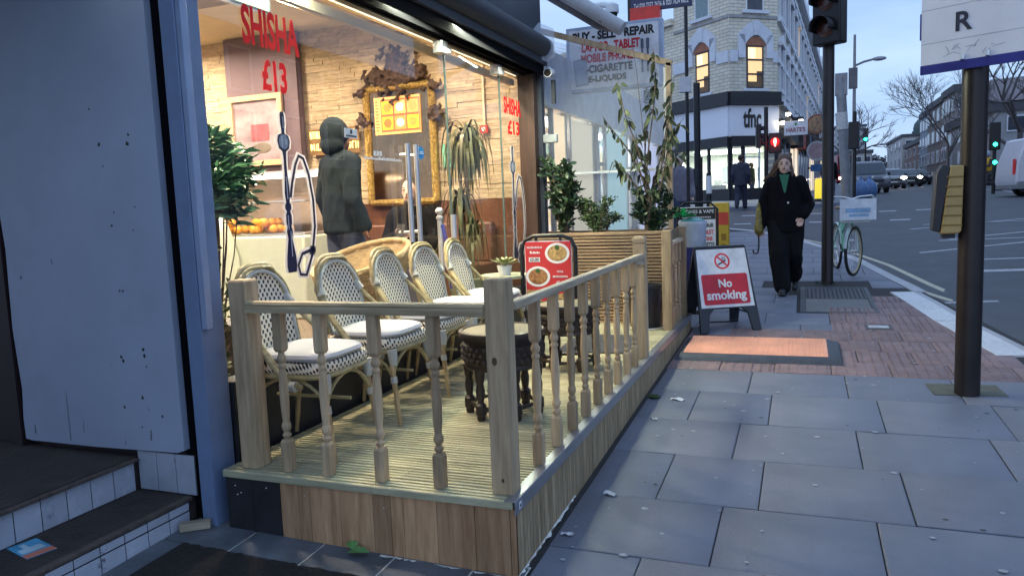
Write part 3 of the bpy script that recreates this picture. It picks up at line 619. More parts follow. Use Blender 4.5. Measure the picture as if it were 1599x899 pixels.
# balustrade
BP = [(.0205, .0), (.0205, .001)]
def baluster(par, x, y, zt):
    zb = DZ + .002; h = zt - zb; t0 = zt - h * .245; b1 = zb + h * .205; s = .0215
    mb = MB(); c = .006
    for za, zb_ in ((zb, b1), (t0, zt)):
        lo, hi = (za, zb_ - .012) if za == zb else (za + .012, zb_)
        mb.b2(-s, s, -s, s, lo, hi)
        e = zb_ if za == zb else za; f = hi if za == zb else lo; q = s * .72
        mb.add([(-s, -s, f), (s, -s, f), (s, s, f), (-s, s, f), (-q, -q, e), (q, -q, e), (q, q, e), (-q, q, e)], [(0, 1, 5, 4), (1, 2, 6, 5), (2, 3, 7, 6), (3, 0, 4, 7), (4, 5, 6, 7)])
    H = t0 - b1; pr = [(.0135, 0), (.014, .015), (.019, .03), (.0195, .05), (.014, .07), (.0125, .085), (.0165, .10), (.02, .125), (.021, .15), (.018, .18), (.0145, .20), (.0155, .22), (.0185, .33), (.0205, .50), (.0195, .62), (.016, .75), (.0135, .80), (.0135, .81), (.018, .825), (.0185, .845), (.014, .865), (.0135, .875), (.019, .895), (.021, .92), (.0195, .945), (.014, .965), (.0135, 1)]
    mb.lathe([(r, b1 + z * H) for r, z in pr], (0, 0, 0), 14)
    mb.v = [(vx + x, vy + y, vz) for vx, vy, vz in mb.v]; return mb
def post(x, y, w, zt, cap=False):
    mb = MB(); h = w / 2; q = h - .006 if not cap else h - .012
    mb.b2(-h, h, -h, h, DZ + .001, zt - (.008 if not cap else .055))
    if cap: mb.b2(-h + .008, h - .008, -h + .008, h - .008, zt - .056, zt - .048); mb.b2(-h, h, -h, h, zt - .047, zt - .018)
    z0 = zt - (.008 if not cap else .018)
    mb.add([(-h, -h, z0), (h, -h, z0), (h, h, z0), (-h, h, z0), (-q, -q, zt), (q, -q, zt), (q, q, zt), (-q, q, zt)], [(0, 1, 5, 4), (1, 2, 6, 5), (2, 3, 7, 6), (3, 0, 4, 7), (4, 5, 6, 7)])
    mb.v = [(vx + x, vy + y, vz) for vx, vy, vz in mb.v]; return mb
bal = thing('balustrade', 'long tan timber balustrade turning the near corner of the deck', 'balustrade', (0, 0, 0))
post(-2.300, 2.645, .090, 1.145).build('post', spin, bal, bev=.003); post(-1.090, 2.655, .088, 1.148).build('post', spin, bal, bev=.003); post(-1.075, 5.28, .086, 1.172, True).build('post', spin, bal, bev=.002)
# front rail: rounded top moulding
prof = [(-.035, 0), (.035, 0), (.035, .022), (.028, .03), (.03, .036), (.022, .046), (.0, .05), (-.022, .046), (-.03, .036), (-.028, .03), (-.035, .022)]
mb = MB(); mb.prism([(2.625 + a, 1.004 + b) for a, b in prof], -2.256, -1.134, 'yz'); mb.build('front_rail', railx, bal)
mb = MB().b2(-1.078, -1.034, 2.70, 5.24, 1.016, 1.052); mb.build('side_rail', raily, bal, bev=.006)
MB().b2(-1.116, -1.034, 5.225, 5.236, .975, 1.016).build('rail_bracket', alu, bal)
for x in (-2.097, -1.894, -1.622, -1.363, -1.356 + .262)[:4]: pass
for x in (-2.105, -1.898, -1.636, -1.364): baluster(bal, x, 2.625, 1.004).build('baluster', spin, bal)
for y in (2.98, 3.24, 3.495, 3.74, 3.99, 4.235, 4.48, 4.745, 4.985): baluster(bal, -1.064, y, 1.016).build('baluster', spin, bal)
mb = MB()
for c, r, d in (((-1.135 + .002, 2.63, .86), .012, 'x'), ((-1.10, 2.6105, .83), .011, 'y'), ((-1.085, 2.6105, .36), .006, 'y')):
    mb.lathe([(r, 0), (r * .5, .0012)], (0, 0, 0), 12, d); k = 12 * 2; mb.v[-k:] = [(x + c[0], y - (.0012 if d == 'y' else 0) + c[1], z * 1.5 + c[2]) for x, y, z in mb.v[-k:]]
mb.build('knot', knot, bal)
b2 = thing('balustrade', 'short tan timber balustrade with three spindles beside the planter', 'balustrade', (0, 0, 0))
post(-1.083, 6.47, .082, 1.16).build('post', spin, b2, bev=.003); post(-1.083, 7.30, .082, 1.158).build('post', spin, b2, bev=.003)
MB().b2(-1.110, -1.062, 6.512, 7.258, 1.02, 1.055).build('side_rail', raily, b2, bev=.005)
for y in (6.68, 6.89, 7.09): baluster(b2, -1.085, y, 1.02).build('baluster', spin, b2)
# ------------------------------------------------------------------ rattan chairs
bam = mat('olive_bamboo', (.36, .285, .125), .38, 0, .25, 9, .1, 0, (1, 1, 5), (.50, .41, .21), .08)
bamd = mat('tan_bamboo', (.42, .28, .12), .42, 0, .25, 9, .1, 0, (3, 3, 1), (.46, .34, .18), .08)
weave = weavemat('black_white_weave'); bindm = mat('white_binding', (.58, .58, .53), .5, 0, .12, 90, .5, stretch=(1, 1, 6))
cush = mat('white_cushion', (.44, .45, .47), .75, 0, .05, 5, .12, bscale=8)
def arch(w, z0, z1, n=18, k=.52):     # points of an arch in (y,z)
    r = w * 1.0; zs = z1 - (z1 - z0) * k; P = [(-w * .94, z0), (-w * .97, (z0 + zs) / 2)]
    for i in range(n + 1):
        t = math.pi * (1 - i / n); P.append((w * math.cos(t), zs + (z1 - zs) * math.sin(t) ** .8))
    return P + [(w * .97, (z0 + zs) / 2), (w * .94, z0)]
def backx(z): return -.175 - (z - .45) * .21
def make_chair():
    t = thing('rattan_chair', 'x', 'chair')
    # seat
    n = 20; out = []
    for i in range(4 * n):
        q = 2 * math.pi * i / (4 * n); c, s = math.cos(q), math.sin(q); e = .42
        out.append((.215 * math.copysign(abs(c) ** e, c), (.215 + .012 * c) * math.copysign(abs(s) ** e, s)))
    m = len(out); mb = MB()
    rings = [(1.0, .405), (1.03, .418), (1.03, .438), (1.0, .452), (.9, .456), (.0, .452)]
    vs = [(x * k, y * k, z) for k, z in rings[:-1] for x, y in out]; fs = [(i * m + j, i * m + (j + 1) % m, (i + 1) * m + (j + 1) % m, (i + 1) * m + j) for i in range(4) for j in range(m)] + [tuple(range(4 * m, 5 * m)), tuple(reversed(range(m)))]
    mb.add(vs, fs, True); mb.build('seat', weave, t)
    mb = MB(); mb.tube([(x * .99, y * .99, .392) for x, y in out[::3]], .0125, 8, True); mb.build('seat_frame', bam, t)
    # woven back panel, slightly dished
    P = arch(.182, .47, .852); mb = MB(); nv = 14; rowsv = []
    K_ = len(P) // 2
    L_ = P[:K_ + 1]; Rr = list(reversed(P[K_:])); Rr = Rr[:len(L_)]
    vs = []; nu = 10
    for a, b in zip(L_, Rr):
        for j in range(nu + 1):
            u = j / nu; y = a[0] + (b[0] - a[0]) * u; z = a[1] + (b[1] - a[1]) * u; vs.append((backx(z) - .018 * (1 - (2 * u - 1) ** 2), y, z))
    k = len(L_); fs = [(i * (nu + 1) + j, i * (nu + 1) + j + 1, (i + 1) * (nu + 1) + j + 1, (i + 1) * (nu + 1) + j) for i in range(k - 1) for j in range(nu)]
    b_ = len(vs); vs2 = vs + [(x - .008, y, z) for x, y, z in vs]
    mb.add(vs2, fs + [tuple(i + b_ for i in reversed(f)) for f in fs], True); bp = mb.build('back_panel', weave, t)
    mb = MB(); mb.tube([(backx(z) + .002, y, z) for y, z in P] , .010, 8, True); mb.build('panel_rim', bindm, bp)
    mb = MB()
    P2 = arch(.199, .47, .874); mb.tube([(backx(z) - .004, y, z) for y, z in P2], .0105, 8)
    mb.build('inner_hoop', bam, t)
    # outer hoop: two canes that run from the seat sides up over the back
    mb = MB(); hp = []
    for i in range(25):
        u = -1 + i / 12; a = abs(u); y = .236 * math.copysign(min(1, (a * 1.75)) ** .62, u) if a > .001 else 0
        z = .885 - .30 * max(0, a - .22) ** 1.0 / .78 * 1.62 - .10 * min(1, a / .35) ** 2.2
        x = backx(.87) - .012 + max(0, a - .30) / .70 * .36
        hp.append((x, y, max(z, .36)))
    mb.tube(hp, .0125, 8); mb.tube([(x + .019, y * .96, z - .012) for x, y, z in hp], .0105, 8); ho = mb.build('outer_hoop', bam, t)
    for i in (8, 16):
        p, q = Vector(hp[i]), Vector(hp[i + (1 if i > 12 else -1)]); d = (q - p).normalized(); c_ = p + Vector((.009, 0, -.006)); bb = MB()
        for k_ in range(6): bb.tube([c_ + d * (k_ * .010), c_ + d * (k_ * .010 + .0088)], .0255, 10)
        bb.build('cane_binding', bindm, ho)
    for i in (1, 23):
        p = Vector(hp[i]); q = Vector(hp[i - 1 if i == 1 else i + 1]); d = (q - p).normalized(); c_ = p + Vector((.009, 0, -.006)); bb = MB()
        for k_ in range(3): bb.tube([c_ + d * (k_ * .010), c_ + d * (k_ * .010 + .0088)], .0245, 10)
        bb.build('cane_binding', bindm, ho)
    # legs with bindings and curved braces
    for sx, sy in ((1, -1), (1, 1), (-1, -1), (-1, 1)):
        top = Vector((.185 * sx, .185 * sy, .40)); bot = Vector(((.235 if sx > 0 else -.25) , .20 * sy, 0)); pts = [top + (bot - top) * (k / 8) for k in range(9)]
        mb = MB(); mb.tube(pts, [.0135 + (.0022 if k in (2, 4, 6) else 0) - k * .0003 for k in range(9)], 10); lg = mb.build('leg', bamd, t)
        c_ = top + (bot - top) * .36; d = (bot - top).normalized(); bb = MB()
        for k_ in range(4): bb.tube([c_ + d * (k_ * .0085), c_ + d * (k_ * .0085 + .0075)], .0185, 10)
        bb.build('leg_binding', bindm, lg)
        if sx > 0:
            bb = MB(); bb.tube([top + Vector((.012, 0, .0)), top + Vector((.017, 0, -.05)), top + Vector((.02, 0, -.085))], [.028, .025, .016], 10); bb.build('corner_wrap', bindm, lg)
    for a, b in (((.2, -.19), (.2, .19)), ((-.2, -.19), (-.2, .19)), ((-.19, -.19), (.2, -.19)), ((-.19, .19), (.2, .19))):
        mb = MB(); A, B = Vector((*a, .255)), Vector((*b, .255)); pts = [A + (B - A) * (k / 10) + Vector((0, 0, .125 * math.sin(math.pi * k / 10) ** .6)) for k in range(11)]
        mb.tube(pts, .0085, 7); mb.build('brace', bam, t)
    mb = MB().tube([(-.20, 0, .25), (.21, 0, .25)], .0085, 7); mb.build('stretcher', bam, t)
    return t
def cushion_mb():
    mb = MB(); n = 40; out = []
    for i in range(n):
        q = 2 * math.pi * i / n; c, s = math.cos(q), math.sin(q); out.append((.205 * math.copysign(abs(c) ** .5, c), .205 * math.copysign(abs(s) ** .5, s)))
    rings = [(.80, 0), (.97, .004), (1.0, .014), (1.012, .018), (1.0, .022), (.97, .033), (.85, .043), (.5, .048), (.1, .047)]
    vs = [(x * k, y * k, z) for k, z in rings for x, y in out]
    return mb.add(vs, [(i * n + j, i * n + (j + 1) % n, (i + 1) * n + (j + 1) % n, (i + 1) * n + j) for i in range(len(rings) - 1) for j in range(n)] + [tuple(range((len(rings) - 1) * n, len(rings) * n)), tuple(reversed(range(n)))], True)
chair = make_chair(); cu = cushion_mb().build('seat_cushion', cush); tag(cu, 'x', 'cushion', 'cushions on the woven chairs'); chair['group'] = 'woven bistro chairs along the cafe window'
CP = [(-2.195, 2.945, 2), (-2.19, 3.555, -1), (-2.20, 4.13, 2), (-2.20, 4.63, -2), (-2.19, 5.14, 3)]
nm = ['nearest woven bistro chair, right behind the left deck post', 'second woven bistro chair from the left deck post', 'third woven bistro chair from the left deck post, middle of the row', 'fourth woven bistro chair, second last before the menu stand', 'farthest woven bistro chair, last of the row next to the succulent pot']
for i, (x, y, a) in enumerate(CP):
    c = chair if i == 0 else dup(chair, (0, 0, 0)); c.location = (x, y, DZ + .001); c.rotation_euler = (0, 0, R(a)); c['label'] = nm[i]
    k = cu if i == 0 else dup(cu, (0, 0, 0)); k.location = (x + .015, y - .01, DZ + .4575); k.rotation_euler = (0, 0, R(a + 4 * (i % 2)))
    k['label'] = 'white seat cushion on the ' + ['nearest woven chair behind the left post', 'second woven chair from the left post', 'third woven chair, middle of the row', 'fourth woven chair along the window', 'farthest woven chair near the menu stand'][i]
# ------------------------------------------------------------------ carved stool tables
carv = mat('dark_carved_wood', (.028, .018, .014), .4, 0, .4, 14, .2); tray = mat('brass_tray_top', (.15, .13, .08), .55, .1, .2, 9, .15, blotch=.2)
def stool(label, x, y, zt, r):
    t = thing('carved_stool', label, 'stool', (x, y, DZ), R(12), 'dark carved stool tables on the deck')
    h = zt - DZ
    MB().lathe([(r * .93, h - .035), (r, h - .03), (r * 1.02, h - .012), (r, h), (r * .9, h + .002), (r * .89, h - .004), (.01, h - .004)], (0, 0, 0), 40).build('top_rim', carv, t)
    MB().lathe([(.005, h - .002), (r * .885, h - .002), (r * .885, h - .0035), (.005, h - .0035)], (0, 0, 0), 40).build('tray_top', tray, t)
    mb = MB().lathe([(r * .90, h - .035), (r * .88, h - .06), (r * .92, h - .07), (r * .92, h - .16), (r * .88, h - .17), (r * .9, h - .19), (r * .86, h - .20)], (0, 0, 0), 40)
    for row in range(3):
        for k in range(34):
            q = 2 * math.pi * (k + .5 * row) / 34; mb.sph((r * .925 * math.cos(q), r * .925 * math.sin(q), h - .083 - .03 * row), (.013, .013, .012), 6)
    mb.build('carved_drum', carv, t)
    for k in range(6):
        q = 2 * math.pi * k / 6; c = (r * .82 * math.cos(q), r * .82 * math.sin(q), 0)
        MB().lathe([(.020, 0), (.024, .01), (.024, .03), (.030, .035), (.030, .085), (.024, .09), (.017, .10), (.022, .12), (.025, .16), (.018, .20), (.024, h - .25), (.027, h - .22), (.03, h - .19)], c, 12).build('leg', carv, t)
    mb = MB()
    for k in range(6):
        a, b = 2 * math.pi * k / 6, 2 * math.pi * (k + 1) / 6
        mb.tube([(r * .82 * math.cos(a), r * .82 * math.sin(a), .06), (r * .82 * math.cos(b), r * .82 * math.sin(b), .06)], .012, 8)
    mb.build('stretcher_ring', carv, t); return t
stool('near dark carved round stool with pale tray top behind the corner post', -1.52, 3.72, .762, .232)
stool('far dark carved round stool below the menu stand', -1.50, 4.88, .745, .225)
# deck mat
tag(MB().b2(-.27, .27, -.38, .38, 0, .008).build('deck_mat', mat('charcoal_mat', (.05, .055, .065), .95, 0, .25, 60, .5), None, (-1.50, 5.75, DZ + .0015), R(2)), 'charcoal grey mat lying on the deck before the planter', 'mat')
# ------------------------------------------------------------------ menu stand
ms_ = thing('menu_stand', 'black tubular menu stand with red food poster on the deck', 'menu stand', (-1.85, 5.56, DZ), R(4))
w, h = .215, .875; P_ = [(-w, 0, 0), (-w, 0, h - .10), (-w + .03, 0, h - .03), (-w + .10, 0, h), (w - .10, 0, h), (w - .03, 0, h - .03), (w, 0, h - .10), (w, 0, 0)]
mb = MB().tube(P_, .0165, 10); mb.tube([(-w, -.16, .012), (-w, .16, .012)], .014, 8).tube([(w, -.16, .012), (w, .16, .012)], .014, 8); mb.build('frame', blk, ms_)
mb = MB()
for x in (-.095, .10): mb.tube([(x, 0, h), (x, -.008, h - .035)], .012, 8)
mb.build('clip', blk, ms_)
pm = MB().b2(-.182, .182, -.012, -.006, h - .57, h - .045).build('poster', mat('poster_red', (.50, .03, .035), .4, 0, .05), ms_)
MB().b2(-.188, .188, -.006, .004, h - .58, h - .037).build('poster_back', wht, ms_)
food = mat('noodle_dish', (.45, .26, .08), .5, 0, .6, 45, .3, 0, (1, 1, 1), (.62, .42, .16)); meat = mat('bean_dish', (.33, .12, .04), .5, 0, .6, 45, .3, 0, (1, 1, 1), (.5, .25, .09)); herb = mat('herb', (.03, .08, .02), .6, 0, .4, 30)
plate = wht
for (px_, pz, f_) in ((.075, h - .135, food), (-.085, h - .315, meat)):
    mb = MB(); mb.lathe([(.098, -.0125), (.098, -.0135)], (0, 0, 0), 28, 'y'); mb.v = [(x + px_, y, z * .82 + pz) for x, y, z in mb.v]; mb.build('plate_picture', plate, pm)
    mb = MB(); mb.lathe([(.078, -.0136), (.07, -.0145)], (0, 0, 0), 24, 'y'); mb.v = [(x + px_, y, z * .80 + pz) for x, y, z in mb.v]; mb.build('dish_picture', f_, pm)
    mb = MB(); mb.lathe([(.02, -.0148), (.014, -.0155)], (0, 0, 0), 8, 'y'); mb.v = [(x + px_, y, z + pz + .045) for x, y, z in mb.v]; mb.build('herb_picture', herb, pm)
for s_, x, z, ww in (('MUSSABAHA', -.105, h - .095, .125), ('FOUL', .095, h - .285, .05), ('MUSSABAHA', .095, h - .325, .12), ('£5.00', .095, h - .375, .07)): text(s_, wht, pm, (x, -.0126, z), (1, 0, 0), (0, 0, 1), ww, None, .02)
MB().b2(-.155, -.065, -.0135, -.0125, h - .20, h - .165).build('price_box', wht, pm); text('£5.00', ink, pm, (-.11, -.0137, h - .193), (1, 0, 0), (0, 0, 1), .07, None, .01)
mb = MB(); rr = random.Random(2); x = -.145
while x < -.065: k = rr.uniform(.006, .014); mb.b2(x, x + k, -.0133, -.0125, h - .135, h - .135 + rr.uniform(.008, .02)); x += k + .003
mb.build('script_line', wht, pm)
mb = MB().b2(-.18, -.06, -.0132, -.0125, h - .55, h - .42).b2(.02, .17, -.0132, -.0125, h - .56, h - .45); mb.build('lower_pictures', food, pm)
# ------------------------------------------------------------------ planter, bin
plw = wood('grooved_planter_board', (.22, .15, .095), (.35, .25, .16), (.7, 8, 8), .22, 0, .7, .25, 5)
pl = thing('planter_box', 'long slatted timber planter box across the end of the deck', 'planter', (-2.42, 6.78, DZ))
mb = MB(); z = .0; zt = .845; rr = random.Random(9)
while z < zt - .01:
    z1 = min(z + .121, zt); n = 4; s = (z1 - z - .003) / n; prof = []
    for k in range(n): a = z + .0015 + k * s; prof += [(a, 0), (a + s * .58, 0), (a + s * .61, .022), (a + s * .98, .022)]
    prof += [(z1 - .0015, .03), (z + .0015, .03)]
    mb.prism([(q, p) for p, q in prof], 0, 1.31, 'yz'); 
    mb.b2(1.285, 1.31, .03, .50, z + .002, z1 - .002); z = z1
mb.b2(0, 1.31, .47, .50, 0, zt - .002); mb.build('slats', plw, pl)
MB().b2(.01, 1.28, .032, .468, .05, zt - .05).build('soil', soil, pl)
bn = thing('waste_bin', 'small black plastic bin on the deck beside the short balustrade', 'bin', (-1.30, 6.56, DZ))
MB().lathe([(.115, 0), (.13, .02), (.15, .36), (.158, .365), (.158, .385), (.145, .385), (.14, .34), (.02, .33)], (0, 0, 0), 24).build('tub', mat('black_bin', (.018, .02, .028), .35, 0, .2), bn)
MB().tube([(.165 * math.cos(q), .165 * math.sin(q), .012) for q in [k * math.pi / 16 for k in range(32)]], .006, 6, True).build('base_ring', steel, bn)
# ------------------------------------------------------------------ phone shop beyond the deck
pale_ren = mat('pale_render', (.40, .41, .43), .8, 0, .1, 3, .1, blotch=.2)
ph = thing('phone_shop', 'single storey phone shop with bright lit windows behind the corrugated plastic sheet', 'shop', (-2.5, 7.25, 0))
def lp(mb): mb.v = [(x + 2.5, y - 7.25, z) for x, y, z in mb.v]; return mb
mb = MB().b2(-6.5, -2.52, 7.28, 15.5, 2.75, 3.0).b2(-6.5, -2.5, 15.2, 15.5, .2, 3.0).b2(-6.5, -6.3, 7.3, 15.3, .2, 2.8)
for y in (7.3, 9.55, 11.75, 13.9): mb.b2(-2.62, -2.47, y, y + .16, .1, 2.75)
mb.b2(-2.60, -2.5, 7.3, 15.3, .1, .75); lp(mb).build('wall', pale_ren, ph)
lp(MB().b2(-2.62, -2.40, 7.28, 15.5, 2.40, 2.98)).build('fascia', mat('shop_fascia_white', (.55, .57, .62), .5), ph)
back = mat('display_board', (.62, .63, .66), .6, 0, .05)
lp(MB().b2(-3.35, -3.30, 7.4, 15.2, .75, 2.4).b2(-3.3, -2.6, 7.4, 15.2, .72, .75)).build('display_back', back, ph)
rr = random.Random(21)
cols = [mat('box_' + n, c, .5) for n, c in (('orange', (.5, .2, .08)), ('teal', (.12, .35, .36)), ('cream', (.6, .52, .33)), ('lilac', (.42, .4, .55)), ('grey', (.22, .24, .28)))]
for k, m_ in enumerate(cols):
    mb = MB()
    for j in range(14): y = rr.uniform(7.5, 15); z = rr.choice((.76, 1.15, 1.55, 1.95)); w_ = rr.uniform(.1, .35); mb.b2(-3.29, -3.29 + rr.uniform(.06, .3), y, y + w_, z, z + rr.uniform(.15, .36))
    lp(mb).build('stock_boxes', m_, ph)
for i, (y0, y1) in enumerate(((7.48, 9.53), (9.73, 11.73), (11.93, 13.88))):
    wf = lp(MB().b2(-2.55, -2.49, y0, y0 + .05, .76, 2.4).b2(-2.55, -2.49, y1 - .05, y1, .76, 2.4).b2(-2.548, -2.488, y0, y1, 1.9, 1.94)).build('window', alu, ph)
    lp(MB().quad((-2.52, y0, .76), (-2.52, y1, .76), (-2.52, y1, 2.4), (-2.52, y0, 2.4))).build('pane', gl, wf)
    l = bpy.data.lights.new('shop_lamp', 'AREA'); l.shape = 'RECTANGLE'; l.size = .3; l.size_y = 1.6; l.energy = 40; l.color = ((1, .86, .66), (.92, .96, 1), (.95, .98, 1))[i]
    lo = bpy.data.objects.new('shop_lamp', l); COL.objects.link(lo); lo.location = (-2.85, (y0 + y1) / 2, 2.38)
    lp(MB().b2(-3.0, -2.7, y0 + .2, y1 - .2, 2.385, 2.40)).build('strip_light', emat('cool_strip', (.9, .95, 1), 2.5), ph)
    pw = lp(MB().b2(-2.515, -2.511, y0 + .25, y0 + .95, 1.35, 2.1)).build('window_poster', cols[(3, 2, 1)[i]], ph)
for k, (y0, y1, x_, c, st) in enumerate(((7.62, 8.05, -2.44, (1, .74, .42), .6), (8.3, 9.25, -2.45, (.80, .70, .48), .34), (9.95, 11.2, -2.45, (.40, .64, .64), .32), (11.95, 13.7, -2.44, (.62, .66, .86), .36))):  # glowing panels added to brighten the shop front behind the plastic sheet
    lf = lp(MB().b2(x_ - .03, x_, y0, y1, .78, 2.36)).build('added_glow_panel', emat('added_panel_glow', c, st), ph); lp(MB().b2(x_ - .035, x_ + .012, y0 - .05, y0, .74, 2.4).b2(x_ - .035, x_ + .012, y1, y1 + .05, .74, 2.4)).build('glow_panel_frame', alu, lf)
aw = thing('folded_awning', 'grey white folded awning arm slanting above the shop signs', 'awning', (-2.80, 7.62, 3.68))
dirtc = mat('dirty_awning_canvas', (.46, .47, .50), .7, 0, .15, 6, .1, blotch=.3, dirt=((.2, .2, .2), 12, .6))
a, b = Vector((-.05, 0, .25)), Vector((1.12, 0, -.56))
MB().tube([a, b], .072, 16).build('roller_tube', dirtc, aw); d = (b - a).normalized(); nrm = Vector((d.z, 0, -d.x))
q = [a + Vector((-.26, 0, .02)), b + Vector((-.30, 0, .06)), b + Vector((-.06, 0, -.01)), a + Vector((-.05, 0, 0))]
MB().add([p + Vector((0, t, 0)) for t in (.02, .16) for p in q], [(0, 1, 2, 3), (7, 6, 5, 4), (0, 4, 5, 1), (1, 5, 6, 2), (2, 6, 7, 3), (3, 7, 4, 0)]).build('arm_channel', mat('awning_brown', (.12, .11, .12), .6), aw)
# projecting sign
sg = thing('projecting_sign', 'white projecting sign for phone repairs partly behind the corrugated sheet', 'sign', (-2.45, 8.3, 2.63))
MB().b2(0, 1.06, -.06, .06, 0, .70).build('sign_frame', mat('sign_frame_blue', (.35, .42, .55), .4), sg, bev=.008)
MB().b2(.04, 1.02, -.066, .066, .035, .665).build('sign_face', mat('sign_white', (.66, .66, .70), .45), sg)
for s_, m_, x, z, w_, hh in (('BUY - SELL - REPAIR', ink, .53, .545, .90, .095), ('LAPTOP - TABLET', redm, .50, .42, .64, .10), ('MOBILE PHONE', redm, .46, .305, .58, .095), ('E-CIGARETTE', ink, .46, .195, .56, .085), ('E-LIQUIDS', ink, .46, .085, .42, .08)):
    text(s_, m_, sg, (x, -.068, z), (1, 0, 0), (0, 0, 1), w_, hh, .045)
mb = MB(); mb.box((.165, -.068, .21), (.15, .004, .29), rot=Matrix.Rotation(R(-5), 3, 'Y')); pp = mb.build('phone_picture', mat('phone_grey', (.30, .33, .40), .3), sg, bev=.002); MB().box((.165, -.0705, .21), (.13, .002, .25), rot=Matrix.Rotation(R(-5), 3, 'Y')).build('phone_screen', mat('phone_screen', (.40, .45, .54), .3), pp)
mb = MB()
for x in (.845, .905): mb.tube([(x, -.07, .15), (x, -.07, .46)], .009, 8).tube([(x, -.07, .40), (x, -.07, .50)], .016, 8)
mb.build('pen_picture', mat('vape_grey', (.08, .09, .14), .4), sg)
# red box, hanging board, dome camera
rb = thing('red_light_box', 'red box sign above the white projecting sign', 'sign', (-2.5, 12.0, 4.1)); MB().b2(0, .46, -.1, .1, 0, .26).build('box', mat('sign_red', (.62, .03, .02), .4), rb); MB().b2(.0, .46, -.11, -.101, -.04, -.005).build('trim', blk, rb)
hb = thing('hanging_board', 'dark navy agent board with phone numbers at the top edge', 'board', (-2.52, 12.1, 4.34)); MB().b2(0, .94, -.03, .03, 0, .6).build('board', mat('board_navy', (.03, .035, .09), .5), hb)
text('Tel 020 7372 2636 & 020 7624 6622', wht, hb, (.47, -.032, .045), (1, 0, 0), (0, 0, 1), .84, .075, .01)
MB().b2(-.05, 0, -.03, .03, -.2, .7).build('bracket', blk, hb)
cc = thing('dome_camera', 'white dome security camera on a bracket near the red sign', 'security camera', (-2.10, 9.0, 3.60))
MB().tube([(-.42, 0, .12), (-.12, 0, .13), (0, 0, .10)], .035, 10).build('arm', wht, cc); MB().lathe([(.03, .14), (.075, .11), (.08, .03), (.075, .02)], (0, 0, 0), 20).build('housing', wht, cc); MB().sph((0, 0, .02), .065, 16).build('dome', blk, cc)
# corrugated plastic sheet with its timber frame
cs = bpy.data.materials.new('corrugated_plastic'); t, N, K, P = nodes(cs); o = N['Material Output']
P.inputs['Base Color'].default_value = (.70, .74, .80, 1); P.inputs['Roughness'].default_value = .4; P.inputs['Specular IOR Level'].default_value = .25
tr = N.new('ShaderNodeBsdfTransparent'); tr.inputs[0].default_value = (.94, .96, 1, 1); tl = N.new('ShaderNodeBsdfTranslucent'); tl.inputs[0].default_value = (.75, .78, .84, 1)
rf = N.new('ShaderNodeBsdfRefraction'); rf.inputs['Roughness'].default_value = .2; rf.inputs['IOR'].default_value = 1.02
m1 = N.new('ShaderNodeMixShader'); m1.inputs[0].default_value = .5; m2 = N.new('ShaderNodeMixShader'); m2.inputs[0].default_value = .74; m3_ = N.new('ShaderNodeMixShader'); m3_.inputs[0].default_value = .35
K(P.outputs[0], m1.inputs[1]); K(tl.outputs[0], m1.inputs[2]); K(tr.outputs[0], m3_.inputs[1]); K(rf.outputs[0], m3_.inputs[2]); K(m1.outputs[0], m2.inputs[1]); K(m3_.outputs[0], m2.inputs[2]); K(m2.outputs[0], o.inputs[0])
sh = thing('plastic_screen', 'corrugated clear plastic screen in a raw timber frame above the planter', 'screen', (-2.42, 7.33, 1.0))
mb = MB(); vs = []; nz = 360
for i in range(nz + 1):
    z = .02 + 1.80 * i / nz; yo = .0022 * math.sin(2 * math.pi * z / .03)
    vs += [(0, yo, z), (1.24, yo, z)]
ztop = lambda x: 2.055 - .33 * x
mb.add([(x, y, min(z * (ztop(x) / 1.82), ztop(x))) for x, y, z in vs], [(2 * i, 2 * i + 1, 2 * i + 3, 2 * i + 2) for i in range(nz)], True); mb.build('plastic_sheet', cs, sh, fix=False, sharp=180)
raw = wood('raw_pine', (.48, .34, .21), (.60, .46, .31), (6, 6, .8), .05, .05)
ang = math.atan(-.345); MB().box((.62, -.03, 1.905), (1.38, .04, .055), rot=Matrix.Rotation(-ang, 3, 'Y')).build('top_bar', raw, sh, bev=.002)
MB().b2(1.215, 1.265, -.05, -.011, .12, 1.69).build('end_post', raw, sh, bev=.002); MB().b2(.0, 1.21, -.05, -.012, .70, .722).build('middle_strip', mat('strip_white', (.6, .62, .66), .4), sh)
MB().b2(1.19, 1.21, -.02, .02, .15, 1.66).build('sheet_edge', wht, sh)
# ------------------------------------------------------------------ corner building
wb = brickmat('white_brick', (.80, .73, .58), (.69, .62, .48), (.40, .40, .38), .46, .15, .016)
stucco = mat('white_stucco', (.64, .67, .73), .6, 0, .07, 4, blotch=.12); darkp = mat('shop_dark_paint', (.022, .022, .026), .4); terr = mat('terracotta', (.36, .15, .09), .8, 0, .2)
dwin = mat('dark_window_glass', (.05, .06, .08), .12, 0, .3, 2); wwin = emat('warm_lit_window', (.90, .58, .26), .62); blind = mat('pale_blind_window', (.20, .27, .29), .4)
cb = thing('corner_building', 'white brick corner building with dark shopfront and lit first floor windows', 'building', (-3.02, 35.0, 1.2))
def facet(p, q):      # frame on a facade: x along, y outward, z up, relative to cb
    p = Vector((*p, 0)); q = Vector((*q, 0)); u = (q - p).normalized(); n = Vector((u.y, -u.x, 0)); o0 = Vector((-3.02, 35.0, 0))
    def f(mb, name, m, par=cb, bev=0):
        mb2 = MB(); mb2.v = mb.v; mb2.f = mb.f; mb2.sm = mb.sm
        o = mb2.build(name, m, par, bev=bev); 
        M_ = Matrix(((u.x, n.x, 0), (u.y, n.y, 0), (0, 0, 1))).to_4x4()
        if par is cb: o.matrix_local = Matrix.Translation(p - o0) @ M_
        return o
    f.L = (q - p).length; f.T = (p - o0, u, n); return f
